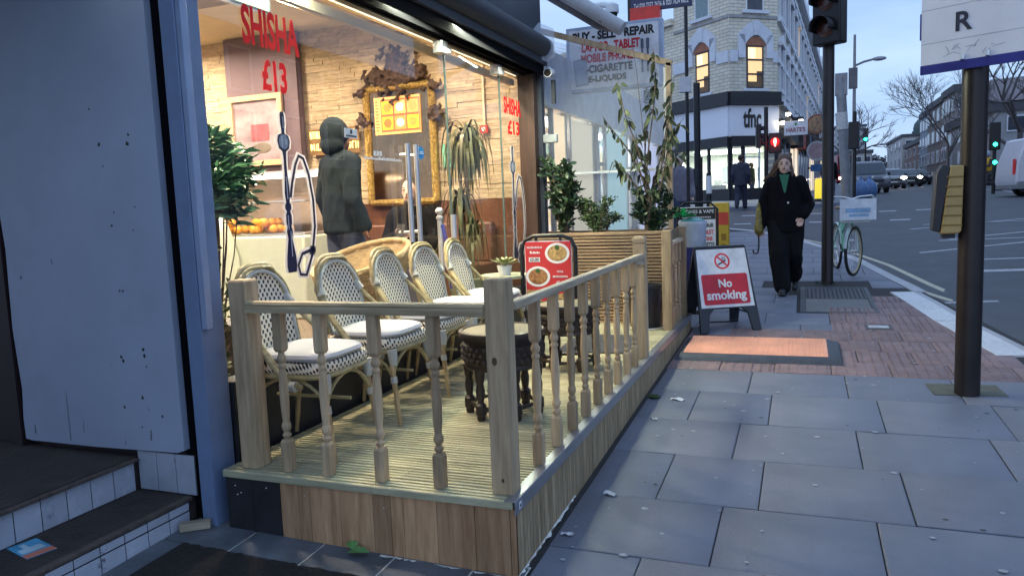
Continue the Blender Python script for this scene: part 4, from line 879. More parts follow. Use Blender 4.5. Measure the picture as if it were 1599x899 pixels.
FL = facet((-5.75, 37.3), (-3.02, 35.0)); FR = facet((-3.02, 35.0), (-1.09, 36.6)); FS = facet((-1.09, 36.6), (2.2, 92.0)); FW = facet((-15.5, 44.5), (-5.75, 37.3))
B = -.1     # z values are world minus 1.2
def zz(z): return z - 1.2
def arched_window(f, x, w, z0, z1, lit_, hood=True):
    fr = MB().b2(x - w / 2, x - w / 2 + .07, -.02, .03, zz(z0), zz(z1)).b2(x + w / 2 - .07, x + w / 2, -.02, .03, zz(z0), zz(z1)).b2(x - w / 2 + .07, x + w / 2 - .07, -.02, .03, zz(z0), zz(z0) + .07).b2(x - w / 2 + .07, x + w / 2 - .07, -.02, .03, zz(z1) - .07, zz(z1))
    for k in (1, 2): z = z0 + (z1 - z0) * k / 3; fr.b2(x - w / 2 + .07, x + w / 2 - .07, -.01, .035, zz(z) - .04, zz(z) + .04)
    o = f(fr, 'window', mat('window_frame_dark', (.05, .04, .045), .5) if lit_ else wht)
    p = f(MB().quad((x - w / 2, .012, zz(z0)), (x + w / 2, .012, zz(z0)), (x + w / 2, .012, zz(z1)), (x - w / 2, .012, zz(z1))), 'pane', wwin if lit_ else dwin, o)
    if lit_:
        f(MB().b2(x - w * .40, x + w * .02, .013, .016, zz(z1) - .55, zz(z1) - .1), 'blind', emat('lit_blind', (1, .80, .46), .75), o); f(MB().b2(x - w * .42, x + w * .42, .013, .016, zz(z0) + .05, zz(z0) + .30).b2(x + w * .1, x + w * .42, .013, .0165, zz(z0) + .05, zz(z0) + .75), 'room_furniture', mat('room_furniture', (.22, .13, .07), .8), o)
    f(MB().b2(x - w / 2 - .22, x + w / 2 + .22, -.02, .14, zz(z0) - .13, zz(z0) - .012), 'sill', stucco, o)
    if hood:
        mb = MB(); n = 10; P1 = [(x - w * .62 + w * 1.24 * i / n, z1 + .38 * (1 - (2 * i / n - 1) ** 2)) for i in range(n + 1)]
        mb.prism([(x - w * .62, zz(z1) + .0)] + [(a, zz(b)) for a, b in P1] + [(x + w * .62, zz(z1))], -.015, .05); f(mb, 'lintel', terr, o)
        mb = MB(); ou = [(x - w * 1.02 + w * 2.04 * i / n, z1 + .45 + .62 * (1 - abs(2 * i / n - 1) ** 1.5)) for i in range(n + 1)]
        inn = [(x - w * .64 + w * 1.28 * i / n, z1 + .03 + .40 * (1 - (2 * i / n - 1) ** 2)) for i in range(n + 1)]
        for i in range(n): mb.prism([(ou[i][0], zz(ou[i][1])), (ou[i + 1][0], zz(ou[i + 1][1])), (inn[i + 1][0], zz(inn[i + 1][1])), (inn[i][0], zz(inn[i][1]))], .0, .12 + (.05 if i in (4, 5) else 0))
        mb.b2(x - w * 1.02, x - w * .64, 0, .12, zz(z1) - .55, zz(z1) + .45).b2(x + w * .64, x + w * 1.02, 0, .12, zz(z1) - .55, zz(z1) + .45); f(mb, 'hood_mould', stucco, o)
for f, xc, l2 in ((FL, 1.92, True), (FR, 1.32, True)):
    f(MB().b2(0, f.L, -.3, 0, zz(5.3), zz(13.0)), 'brick_wall', wb)
    arched_window(f, xc, .88, 6.15, 8.0, l2)
    o = f(MB().b2(xc - .46, xc - .40, -.01, .03, zz(9.5), zz(11.6)).b2(xc + .40, xc + .46, -.01, .03, zz(9.5), zz(11.6)).b2(xc - .4, xc + .4, -.01, .03, zz(10.5), zz(10.56)), 'window', wht)
    f(MB().quad((xc - .42, .012, zz(9.5)), (xc + .42, .012, zz(9.5)), (xc + .42, .012, zz(11.6)), (xc - .42, .012, zz(11.6))), 'pane', blind if f is FL else dwin, o); f(MB().b2(xc - .68, xc + .68, -.02, .14, zz(9.36), zz(9.495)), 'sill', stucco, o)
    f(MB().b2(0.02, f.L - .02, 0, .06, zz(9.16), zz(9.28)), 'string_course', mat('course_grey', (.34, .34, .34), .7))
    for xa, xb in ((.0, xc - .9), (xc + .9, f.L)):
        f(MB().b2(xa + .02, xb - .02, 0, .08, zz(7.28), zz(7.78)), 'string_course', stucco)
    f(MB().b2(-.12, f.L + .12, -.1, .30, zz(5.42), zz(5.55)).b2(-.08, f.L + .08, -.1, .20, zz(5.55), zz(6.0)), 'dark_cornice', darkp)
    f(MB().b2(0, f.L, -.1, .12, zz(4.08), zz(5.40)), 'sign_fascia', mat('shop_sign_white', (.74, .77, .84), .5, 0, .02))
    f(MB().b2(0, f.L, -.12, .16, zz(3.62), zz(4.06)), 'lower_fascia', darkp)
    f(MB().b2(0, f.L, -.12, .05, zz(1.25), zz(1.78)), 'stall_riser', darkp)
tx = text('tfnc', ink, cb, (0, 0, 0), (1, 0, 0), (0, 0, 1), .95, .86, .025, depth=.01)
p0, u0, n0 = FR.T; tx.matrix_local = Matrix.Translation(p0 + u0 * 1.08 + n0 * .13 + Vector((0, 0, zz(4.42)))) @ Matrix(((u0.x, -n0.x, 0), (u0.y, -n0.y, 0), (0, 0, 1))).to_4x4()
# shop windows and the bright room behind them
for f, mul in ((FL, (0.0, 2.2)), (FR, (0.0, .62))):
    for x in mul: f(MB().b2(x, x + .10, -.08, .06, zz(1.78), zz(3.62)), 'mullion', darkp)
    o = f(MB().b2(f.L - .1, f.L, -.08, .06, zz(1.78), zz(3.62)), 'window', darkp); W_ = f.L - .1 if f is FL else .72
    f(MB().quad((0, 0, zz(1.78)), (W_, 0, zz(1.78)), (W_, 0, zz(3.62)), (0, 0, zz(3.62))), 'pane', gl, o)
dr = FR(MB().b2(.74, .80, -.06, .02, zz(1.3), zz(3.60)).b2(1.52, 1.58, -.06, .02, zz(1.3), zz(3.60)).b2(.80, 1.52, -.06, .02, zz(3.12), zz(3.18)).b2(.8, 1.52, -.06, .02, zz(1.3), zz(1.45)), 'door', mat('door_white', (.7, .72, .7), .4)); FR(MB().b2(1.42, 1.46, .02, .07, zz(2.1), zz(2.7)), 'handle', steel, dr)
room = mat('bright_room_wall', (.74, .78, .72), .7)
def lc(mb): mb.v = [(x + 3.02, y - 35.0, z - 1.2) for x, y, z in mb.v]; return mb
lc(MB().prism([(-5.7, 37.4), (-3.02, 35.12), (-1.2, 36.65), (-1.2, 42), (-5.7, 42)], 1.22, 1.27, 'xy')).build('room_floor', mat('room_floor', (.30, .30, .28), .3), cb)
lc(MB().b2(-5.8, -1.15, 41.9, 42.0, 1.25, 3.7).b2(-5.8, -5.7, 37.4, 42, 1.25, 3.7).b2(-1.2, -1.1, 36.8, 42, 1.25, 3.7)).build('room_wall', room, cb)
lc(MB().prism([(-5.7, 37.5), (-3.02, 35.2), (-1.2, 36.75), (-1.2, 42), (-5.7, 42)], 3.66, 3.72, 'xy')).build('room_ceiling', room, cb)
mb = MB()
for y in (37.4, 38.7, 40.2): mb.b2(-4.9, -1.9, y, y + .12, 3.60, 3.65)
lc(mb).build('ceiling_tube', emat('tube_light', (.92, 1, .88), 3), cb)
l = bpy.data.lights.new('room_lamp', 'AREA'); l.shape = 'RECTANGLE'; l.size = 3; l.size_y = 3; l.energy = 210; l.color = (.94, 1, .88); lo = bpy.data.objects.new('room_lamp', l); COL.objects.link(lo); lo.location = (-3.4, 39.4, 3.58)
mb = MB().b2(-4.4, -3.5, 38.2, 38.8, 1.27, 2.0).b2(-4.2, -3.8, 39.5, 40, 1.27, 2.3).b2(-3.3, -2.9, 38.0, 38.4, 1.27, 1.9); lc(mb).build('shop_fittings', mat('fittings_grey', (.35, .37, .36), .6), cb)
mb = MB().b2(-4.0, -3.2, 41.8, 41.89, 2.2, 3.0); lc(mb).build('wall_picture', mat('picture_grey', (.3, .36, .36), .5), cb)
# left wing and long terrace
FW(MB().b2(0, FW.L, -.4, 0, zz(1.2), zz(9.6)).b2(0, FW.L, -.2, .2, zz(9.6), zz(9.9)), 'wing_wall', wb)
for i in range(5):
    for z in (6.1, 3.2):
        x = 1.2 + i * 2.3; o = FW(MB().b2(x - .5, x - .42, 0, .04, zz(z), zz(z + 1.7)).b2(x + .42, x + .5, 0, .04, zz(z), zz(z + 1.7)).b2(x - .42, x + .42, 0, .04, zz(z + .8), zz(z + .87)), 'window', stucco); FW(MB().quad((x - .45, .015, zz(z)), (x + .45, .015, zz(z)), (x + .45, .015, zz(z + 1.7)), (x - .45, .015, zz(z + 1.7))), 'pane', dwin, o)
te = thing('white_terrace', 'long white brick terrace with ornate mouldings receding along the left of the street', 'terrace', (-1.09, 36.6, 1.2), math.atan2(92 - 36.6, 2.2 + 1.09))
LT = FS.L      # local x runs along the street, -y faces it
rise = lambda x: .02 * x
MB().b2(0, LT, 0, .4, 0, 11.2).build('brick_wall', wb, te)
cor = MB(); mo = MB()
for z, d, h in ((4.25, .25, .3), (6.1, .10, .22), (7.9, .16, .25), (10.6, .16, .25), (11.2, .45, .35)):
    cor.b2(0, LT, -d, 0.02, z, z + h)
cor.build('cornice', stucco, te)
for i in range(19):
    x = 1.3 + i * 2.85
    for z, h in ((5.0, 1.95), (8.2, 1.75)):
        o = MB().b2(x - .62, x - .48, -.10, .0, z, z + h).b2(x + .48, x + .62, -.10, .0, z, z + h).b2(x - .75, x + .75, -.22, .0, z + h, z + h + .18).b2(x - .7, x + .7, -.18, 0, z - .16, z).prism([(x - .7, z + h + .185), (x + .7, z + h + .185), (x, z + h + .55)], -.18, 0, 'xz').build('window', stucco, te)
        MB().quad((x - .48, -.01, z), (x + .48, -.01, z), (x + .48, -.01, z + h), (x - .48, -.01, z + h)).build('pane', wwin if (i * 7 + int(z)) % 9 == 0 else dwin, o)
    MB().b2(x + 1.3, x + 1.55, -.14, 0, .2, 11.2).build('pilaster', stucco, te)
    if i % 2 == 0:
        MB().prism([(x - 1.1, 11.55), (x + 1.1, 11.55), (x + .7, 12.4), (x, 12.9), (x - .7, 12.4)], -.3, .1, 'xz').build('gable', stucco, te)
scol = [(.02, .02, .025), (.30, .02, .03), (.06, .08, .18), (.25, .22, .18), (.03, .06, .05), (.05, .02, .03)]
for i in range(9):
    x0 = .15 + i * 6.1; m_ = mat('shop_fascia_paint', scol[i % 6], .5)
    MB().b2(x0, x0 + 5.9, -.55, -.01, 2.75 + rise(x0), 3.65 + rise(x0)).build('shop_fascia', m_, te); MB().b2(x0 + 5.88, x0 + 6.05, -.75, -.01, 2.6 + rise(x0), 4.2 + rise(x0)).build('console_bracket', darkp, te)
    MB().b2(x0, x0 + 5.9, -.10, -.012, .1, 2.7 + rise(x0)).build('shop_window', emat('lit_shop_window', (1, .80, .55), .55) if i % 3 == 1 else dwin, te)
# projecting shop signs along the terrace
def psign(label, s_, x, y, z, w_, h_, face, ink_, hh=None, rnd=False):
    t = thing('shop_sign', label, 'sign', (x, y, z), R(-3))
    if rnd: MB().lathe([(w_ / 2, -.06), (w_ / 2, .06)], (0, 0, 0), 28, 'y').build('sign_face', face, t); MB().lathe([(w_ * .40, -.062), (w_ * .40, -.070)], (0, 0, 0), 28, 'y').build('sign_disc', ink_, t)
    else: MB().b2(-w_ / 2, w_ / 2, -.06, .06, -h_ / 2, h_ / 2).build('sign_face', face, t, bev=.01)
    if s_: text(s_, ink_, t, (0, -.062, -h_ * .28), (1, 0, 0), (0, 0, 1), w_ * .8, hh or h_ * .4, .02, depth=.01)
    MB().b2(-w_ / 2 - .12, -w_ / 2, -.03, .03, -.04, .04).build('bracket', blk, t); return t
sw = mat('sign_pale', (.62, .62, .66), .5); maroon = mat('sign_maroon', (.25, .03, .06), .5)
hs = psign("white hanging sign reading HARTE'S over the terrace shops", "HARTE'S", -.30, 36.1, 4.32, .98, .62, sw, maroon, .2)
MB().box((-.0, -.066, .17), (.1, .006, .1), rot=Matrix.Rotation(R(45), 3, 'Y')).build('leaf_mark', mat('sign_green', (.03, .25, .10), .5), hs)
psign('round brown hanging sign among the terrace shops', None, .62, 40, 4.75, .95, .95, mat('sign_brown', (.30, .10, .05), .5), mat('sign_tan', (.42, .25, .14), .5), rnd=True)
psign('pale rounded hanging sign below the round brown sign', None, .66, 41.5, 3.55, 1.0, 1.0, sw, mat('sign_pink', (.5, .35, .38), .5), rnd=True)
psign('small blue hanging sign below the terrace signs', None, .78, 43, 2.75, .85, .35, mat('sign_blue', (.06, .18, .40), .5), wht)
wl = emat('wall_lamp_glow', (1, .9, .7), 14)
for i, (x, y, z) in enumerate(((-.86, 36.4, 4.62), (-.1, 37.6, 4.75), (-.62, 36.05, 4.95))):
    t = thing('wall_lamp', ('lit swan neck lamp over the corner shop side sign', 'lit white lamp above the hanging HARTE sign', 'small lit lamp highest beside the corner fascia')[i], 'lamp', (x, y, z)); MB().sph((0, 0, 0), (.11, .11, .09), 10).build('bulb', wl, t); MB().lathe([(.14, .05), (.05, .13), (.02, .16)], (0, 0, 0), 12).build('shade', blk, t); MB().tube([(0, 0, .15), (-.1, .1, .35), (-.3, .3, .35)], .015, 6).build('arm', blk, t)
# ------------------------------------------------------------------ buildings further up the street
def block(label, name, x0, x1, y0, y1, zb, zt, wallm, floors, wins, roofm=None, roofh=.6, cat='building', sidewins=4, lit_every=0):
    t = thing(name, label, cat, ((x0 + x1) / 2, y0, zb)); w = x1 - x0; h = zt - zb; d = y1 - y0
    MB().b2(-w / 2, w / 2, 0, d, -1, h).build('wall', wallm, t); MB().b2(-w / 2 - .2, w / 2 + .2, -.2, d + .2, h, h + roofh).build('roof', roofm or mat('slate_roof', (.07, .075, .09), .7), t)
    fh = h / floors; k_ = 0
    for f in range(floors):
        for i in range(wins):
            x = -w / 2 + w * (i + .5) / wins; ww = min(.55 * w / wins, 1.1) / 2; z = fh * f + fh * .25; hh = fh * .52; k_ += 1
            o = MB().b2(x - ww - .08, x + ww + .08, -.08, 0, z - .1, z + hh + .1).build('window', stucco, t); MB().b2(x - ww, x + ww, -.09, -.081, z, z + hh).build('pane', wwin if lit_every and k_ % lit_every == 0 else dwin, o)
        for i in range(sidewins):
            y = d * (i + .5) / sidewins; ww = min(.3 * d / sidewins, .7); z = fh * f + fh * .25; hh = fh * .52
            o = MB().b2(-w / 2 - .1, -w / 2, y - ww - .08, y + ww + .08, z - .1, z + hh + .1).build('window', stucco, t); MB().b2(-w / 2 - .11, -w / 2 - .101, y - ww, y + ww, z, z + hh).build('pane', dwin, o)
    return t
crm = mat('cream_render', (.46, .44, .42), .8, 0, .1, .5); brk = brickmat('red_brick', (.26, .11, .08), (.20, .085, .065), (.25, .22, .2), .4, .14); brn = brickmat('brown_brick', (.25, .20, .18), (.20, .16, .145), (.2, .18, .17), .4, .14); gry = mat('grey_cladding', (.30, .31, .33), .6, 0, .1, .6)
cream_b = block('cream building with green dome at the far right side of the street', 'domed_building', 13.9, 22, 128, 150, 1.8, 9.3, crm, 3, 4, roofh=.4)
MB().lathe([(1.35, 0), (1.35, .6), (1.15, .7), (1.2, 1.0), (1.05, 1.7), (.6, 2.3), (.2, 2.6), (.12, 3.3), (.2, 3.4), (.05, 3.5), (.04, 4.4)], (-1.3, 1.5, 7.7), 20).build('dome', mat('verdigris', (.06, .10, .10), .6), cream_b)
MB().b2(-1.9, -.7, 1.4, 1.6, 11.45, 11.55).build('weather_vane', blk, cream_b)
block('red brick building left of the scaffolded front', 'brick_building', 14.0, 20, 108, 126, 1.7, 7.4, brk, 3, 4)
sc = block('bluish building front wrapped in scaffolding', 'scaffolded_building', 13.6, 20, 98, 107, 1.6, 10.0, mat('blue_sheeting', (.22, .27, .34), .6, 0, .15, 1), 4, 3)
mb = MB()
for x in (-3.4, -2.2, -1, .2, 1.4): mb.tube([(x, -.8, -.5), (x, -.8, 10.2)], .06, 6)
for z in (1.5, 3.5, 5.5, 7.5, 9.3): mb.tube([(-3.6, -.8, z), (3, -.8, z)], .05, 6)
mb.build('scaffolding', alu, sc)
block('brown brick building behind the bare street tree', 'brown_building', 12.9, 22, 84, 96, 1.5, 9.9, brn, 4, 4, lit_every=9)
block('narrow grey brown block just left of the bus stop pole', 'narrow_block', 12.3, 15.0, 76, 82, 1.5, 9.7, mat('grey_brown', (.26, .24, .24), .8), 4, 2)
mod = block('large pale panelled building with sloping roof behind the white van', 'panelled_building', 12.0, 34, 60, 78, 1.3, 6.4, gry, 3, 8)
MB().add([(-11.2, -.3, 5.75), (11.2, -.3, 5.75), (11.2, 9, 9), (-9.5, 9, 8.3), (11.2, 18, 5.75), (-11.2, 18, 5.75)], [(0, 1, 2, 3), (3, 2, 4, 5), (0, 3, 5), (1, 4, 2)]).build('sloping_roof', mat('brown_roof', (.17, .14, .15), .8, 0, .15, 1), mod)
block('pale tower block far away on the left of the street', 'tower_block', 8, 15.4, 220, 240, 4, 18.4, mat('tower_concrete', (.34, .35, .37), .8), 8, 4, roofh=.5, cat='tower block')
block('dark building at the end of the white terrace', 'dark_building', -6, 2.6, 93, 118, 1.9, 10.2, brn, 3, 4)
block('low pale shop block below the tower block', 'low_block', 4.2, 11.5, 150, 180, 3, 8.2, crm, 2, 5, cat='shop')
# terrace across the road, outside the frame to the right, mirrored in the cafe glass
opp = thing('opposite_terrace', 'brick terrace across the road, seen only as reflection in the cafe glass', 'terrace', (15, 4, -.3))
MB().b2(0, 8, 0, 34, 0, 8.2).build('wall', mat('opp_wall', (.30, .26, .30), .8), opp); MB().b2(-.3, 8, 0, 34, 8.2, 8.8).build('roof', darkp, opp)
for i in range(11):
    for z in (4.2, 6.5): 
        y = 1.6 + i * 3.0; o = MB().b2(-.1, 0, y - .7, y + .7, z - .1, z + 1.6).build('window', wht, opp); MB().b2(-.11, -.101, y - .55, y + .55, z, z + 1.5).build('pane', dwin, o)
MB().b2(-.4, 0, 0, 34, 2.9, 3.7).build('shop_fascia', darkp, opp)
# ------------------------------------------------------------------ plants
def leafmat(name, c, c2, rough=.5, tr=.25):
    m = mat(name, c, rough, 0, .2, 8, 0, .35, (1, 1, 1), c2, .1, .4); return m
lf_dark = leafmat('dark_leaf', (.022, .045, .025), (.045, .085, .04), .35); lf_mid = leafmat('mid_leaf', (.04, .075, .03), (.075, .12, .045)); lf_dull = leafmat('dull_olive_leaf', (.042, .065, .03), (.085, .10, .045), .6)
lf_gloss = leafmat('glossy_leaf', (.03, .11, .06), (.07, .20, .11), .3); lf_palm = leafmat('palm_leaf', (.045, .06, .022), (.13, .125, .05), .45); bark = mat('brown_bark', (.12, .085, .06), .85, 0, .3, 18, .5); barkg = mat('grey_bark', (.10, .095, .10), .85, 0, .3, 9, .4)
def rdir(r, zlo=-.2, zhi=1): 
    q = r.uniform(0, 2 * math.pi); z = r.uniform(zlo, zhi); s = math.sqrt(max(0, 1 - z * z)); return Vector((s * math.cos(q), s * math.sin(q), z))
def bush(name, label, loc, rad, n, ll, m, seed, stems=7, cat='plant', upright=.4, group=None):
    r = random.Random(seed); t = thing(name, label, cat, loc, 0, group); st = MB(); lv = MB()
    for k in range(stems):
        tip = Vector((r.uniform(-.8, .8) * rad[0], r.uniform(-.8, .8) * rad[1], rad[2] * r.uniform(.42, 1.05))); mid = tip * .5 + Vector((0, 0, .1 * rad[2]))
        st.tube([(tip.x * .15, tip.y * .15, 0), mid, tip], [.008, .006, .003], 6)
        for j in range(n // stems):
            u = r.random() ** .55; p = (mid * (1 - u) + tip * u if r.random() < .6 else mid * u) ; d = (rdir(r) + Vector((0, 0, upright))).normalized()
            p = p + rdir(r) * min(rad[0], rad[1]) * r.uniform(.0, .36); p.z = max(.01, p.z)
            lv.leaf(p, d, ll * r.uniform(.65, 1.2), ll * .42 * r.uniform(.8, 1.2), rdir(r), r.uniform(.05, .4))
    st.build('stems', bark, t); lv.build('leaves', m, t, fix=False); return t
SZ = DZ + .79
bush('laurel_shrub', 'tall dark leaved shrub at the left end of the planter', (-2.16, 7.02, SZ), (.25, .16, .74), 1000, .090, lf_dark, 1, 17)
bush('low_shrub', 'low bushy green shrub beside the dark shrub in the planter', (-1.82, 7.0, SZ), (.27, .16, .36), 2000, .042, lf_mid, 2, 16)
bush('low_shrub', 'dense dark low shrub around the climber stem in the planter', (-1.28, 7.0, SZ), (.26, .14, .40), 1200, .065, lf_dark, 3, 14)
cl_ = thing('climbing_plant', 'tall straggly plant with drooping dull leaves at the right end of the planter', 'plant', (-1.36, 6.98, SZ)); r = random.Random(7); st = MB(); lv = MB()
st.tube([(0, 0, 0), (.02, 0, .14), (.05, .0, .28)], [.026, .022, .018], 8)
for k, (tx_, tz) in enumerate(((-.34, 1.12), (-.22, 1.45), (-.10, .95), (.02, 1.40), (.10, 1.66), (.22, 1.20), (.32, 1.42), (.38, 1.05), (-.30, .72), (.28, .75))):
    P = [Vector((.04, 0, .22))]; tip = Vector((tx_, r.uniform(-.1, .12), tz))
    for j in range(1, 9): u = j / 8; P.append(Vector((.04, 0, .22)).lerp(tip, u) + Vector((math.sin(u * 5 + k) * .035, math.cos(u * 4 + k) * .03, .10 * math.sin(math.pi * u))))
    st.tube(P, [.0105 - .0085 * j / 8 for j in range(9)], 6)
    for j in range(25):
        u = r.uniform(.18, 1.0) * 8; i = min(7, int(u)); p = P[i].lerp(P[i + 1], u - i); q = rdir(r, -.9, .3)
        if u > 4 or r.random() < .6: lv.leaf(p + q * .012, q + Vector((0, 0, -.45)), r.uniform(.055, .11), r.uniform(.03, .055), rdir(r), r.uniform(.2, .7))
st.tube([(.05, 0, .3), (-.06, .02, 1.5), (-.10, .02, 1.78)], [.004, .003, .002], 5)
st.build('stems', bark, cl_); lv.build('leaves', lf_dull, cl_, fix=False)
# indoor plants
bl = thing('potted_laurel', 'glossy big leaved plant inside the cafe window at the far left', 'plant', (-3.42, 3.70, FZ)); r = random.Random(12); st = MB(); lv = MB()
for k in range(24):
    tip = Vector((r.uniform(-.20, .10), r.uniform(-.22, .22), r.uniform(1.20, 1.52))); st.tube([(0, 0, .3), tip * .6, tip], [.005, .004, .003], 6)
    for j in range(95): p = tip + Vector((r.uniform(-.10, .10), r.uniform(-.10, .10), r.uniform(-.26, .03))); lv.leaf(p, rdir(r, -.1, .9), r.uniform(.08, .14), r.uniform(.024, .036), rdir(r), .2)
st.build('stems', bark, bl); lv.build('leaves', lf_gloss, bl, fix=False); MB().lathe([(.15, 0), (.19, .32), (.2, .33), (.18, .34), (.02, .31)], (0, 0, 0), 20).build('pot', blkp, bl)
bush('olive_sapling', 'thin sapling with small leaves squeezed between the blue post and the deck post', (-2.72, 2.93, .50), (.10, .08, .86), 150, .075, lf_mid, 15, 6)
MB().lathe([(.07, 0), (.09, .12), (.095, .12), (.08, .125), (.01, .11)], (0, 0, -.08), 14).build('pot', blkp, [o for o in COL.objects if o.name == 'olive_sapling'][0])
pa = thing('potted_palm', 'tall palm with long drooping strap leaves inside the cafe by the end pane', 'plant', (-2.86, 6.30, FZ)); r = random.Random(14); st = MB(); lv = MB()
for (tx_, tz, n, L_) in ((.02, 1.60, 85, .62), (-.06, 1.02, 60, .52), (.05, .72, 34, .42)):
    st.tube([(0, 0, .3), (tx_ * .6, 0, tz * .6), (tx_, 0, tz)], [.022, .02, .016], 8)
    for k in range(n):
        q = r.uniform(0, 6.28); l = L_ * r.uniform(.6, 1.0); o0 = Vector((tx_, 0, tz + r.uniform(-.12, .1))); hz = l * r.uniform(.22, .48); up = r.uniform(.05, .22); vs = []; d = Vector((math.cos(q), math.sin(q), 0)); s = Vector((-d.y, d.x, 0)); w_ = r.uniform(.011, .018)
        for i in range(7): u = i / 6; p = o0 + d * hz * math.sin(u * 1.5) + Vector((0, 0, up * math.sin(u * 2.2) * 1.2 - l * .85 * u ** 2.2)); ww = w_ * (1 - abs(2 * u - .7) ** 2 * .45); vs += [p - s * ww, p + s * ww]
        lv.add(vs, [(2 * i, 2 * i + 1, 2 * i + 3, 2 * i + 2) for i in range(6)], True)
st.build('stems', bark, pa); lv.build('leaves', lf_palm, pa, fix=False); MB().lathe([(.16, 0), (.21, .34), (.22, .36), (.19, .36), (.02, .32)], (0, 0, 0), 20).build('pot', mat('sage_pot', (.30, .36, .22), .5), pa)
ta = thing('small_table', 'small dark side table at the far end of the chair row', 'table', (-2.24, 5.62, DZ)); MB().lathe([(.19, .545), (.2, .55), (.2, .57), (.02, .572)], (0, 0, 0), 24).build('table_top', mat('sage_top', (.33, .36, .24), .5), ta); MB().lathe([(.12, 0), (.11, .02), (.02, .04), (.02, .55)], (0, 0, 0), 12).build('pedestal', blk, ta)
su = thing('succulent', 'small pale succulent in a white pot on the side table', 'plant', (-2.22, 5.56, DZ + .573)); lv = MB(); r = random.Random(4)
for k in range(22): q = k * 2.4; e = .25 + .05 * k; d = Vector((math.cos(q), math.sin(q), e * .8)); lv.leaf((0, 0, .07), d, .13 - .002 * k, .045, (0, 0, 1), -.1)
lv.build('leaves', leafmat('pale_succulent', (.22, .24, .10), (.38, .40, .20)), su, fix=False); MB().lathe([(.045, 0), (.06, .07), (.062, .075), (.05, .075), (.01, .06)], (0, 0, 0), 16).build('pot', wht, su)
# ------------------------------------------------------------------ interior furniture
gold = mat('gilt_frame', (.42, .27, .07), .35, .75, .5, 40, .8, 0, (1, 1, 1), (.72, .52, .18)); goldd = mat('dark_carved_crest', (.055, .03, .02), .4, .3, .5, 30, .6)
mi = thing('ornate_mirror', 'large gilt framed mirror with carved dark crest on the stone wall', 'mirror', (-3.93, 7.085, 1.50))
mb = MB(); w, h, f = .385, 1.19, .095
for (a, b) in (((-w, 0), (-w, h)), ((w, 0), (w, h)), ((-w, 0), (w, 0)), ((-w, h), (w, h))):
    A, B = Vector((a[0], -.03, a[1])), Vector((b[0], -.03, b[1])); mb.tube([A, B], .048, 10, flat=.8)
    n = int((B - A).length / .035)
    for k in range(n): p = A.lerp(B, (k + .5) / n); mb.sph((p.x, -.07, p.z), (.016, .014, .016), 6)
mb.build('gilt_frame', gold, mi)
MB().b2(-w + .03, w - .03, -.03, -.02, .03, h - .03).build('mirror_glass', mat('mirror_silver', (.26, .18, .11), .12, 1, .15), mi)
mb = MB(); r = random.Random(6)
for cx, cz, s, n in ((0, 1.42, .15, 60), (-.26, 1.30, .11, 40), (.26, 1.31, .11, 40), (0, 1.26, .30, 50), (-.44, .88, .07, 22), (.44, .9, .07, 22), (-.43, 1.16, .05, 12), (.43, 1.16, .05, 12)):
    for k in range(n):
        p = Vector((cx + r.gauss(0, s * .5), -.05 + r.uniform(-.03, .02), cz + r.gauss(0, s * (.62 if n == 60 else .33)) - (0 if n != 50 else .03))); q = r.uniform(0, 6); l = r.uniform(.02, .05)
        mb.tube([p, p + Vector((math.cos(q) * l, -.02, math.sin(q) * l)), p + Vector((math.cos(q + 1) * l * 1.5, 0, math.sin(q + 1) * l * 1.5))], [.021, .018, .008], 6)
for cx, cz, a, b in ((0, 1.42, .07, .14), (0, 1.32, .11, .08), (-.24, 1.29, .09, .06), (.24, 1.29, .09, .06), (-.12, 1.25, .12, .04), (.12, 1.25, .12, .04), (-.44, .88, .03, .07), (.44, .9, .03, .07)): mb.sph((cx, -.05, cz), (a, .035, b), 12)
remeshed(mb, 'carved_crest', goldd, mi, .011, smooth=1, folds=.006, fs=(40, 40, 40))
mn = thing('menu_reflection', 'glowing panel imitating reflected menu with six food photos in the top of the gilt mirror', 'menu reflection', (-3.945, 7.035, 2.21)); MB().b2(-.27, .27, 0, .02, 0, .385).build('panel', emat('reflected_menu', (.80, .42, .14), .36), mn)  # mirror's reflection of a lit menu, built as a glowing panel
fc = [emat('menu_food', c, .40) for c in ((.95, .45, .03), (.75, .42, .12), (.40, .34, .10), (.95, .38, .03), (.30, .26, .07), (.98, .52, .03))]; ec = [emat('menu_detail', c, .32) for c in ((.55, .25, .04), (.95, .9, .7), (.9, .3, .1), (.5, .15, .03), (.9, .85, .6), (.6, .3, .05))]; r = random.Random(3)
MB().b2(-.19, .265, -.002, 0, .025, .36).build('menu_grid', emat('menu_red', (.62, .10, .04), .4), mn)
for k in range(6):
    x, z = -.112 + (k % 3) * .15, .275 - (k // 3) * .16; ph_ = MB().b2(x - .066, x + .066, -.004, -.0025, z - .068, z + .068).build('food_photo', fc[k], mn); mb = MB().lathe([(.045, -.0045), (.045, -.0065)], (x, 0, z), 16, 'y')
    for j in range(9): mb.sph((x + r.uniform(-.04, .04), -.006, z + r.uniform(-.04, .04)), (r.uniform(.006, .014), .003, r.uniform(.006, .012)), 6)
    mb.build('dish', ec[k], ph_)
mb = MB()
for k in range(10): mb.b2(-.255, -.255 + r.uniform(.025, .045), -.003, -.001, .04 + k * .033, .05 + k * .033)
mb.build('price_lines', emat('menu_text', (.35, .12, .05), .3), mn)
pi = thing('framed_picture', 'pale wood framed picture with red shape hanging on the mauve wall panel', 'picture', (-5.70, 6.99, 1.97)); mb = MB()
for x0, x1, z0, z1 in ((-.37, -.31, 0, .78), (.31, .37, 0, .78), (-.31, .31, 0, .06), (-.31, .31, .72, .78)): mb.b2(x0, x1, -.04, 0, z0, z1)
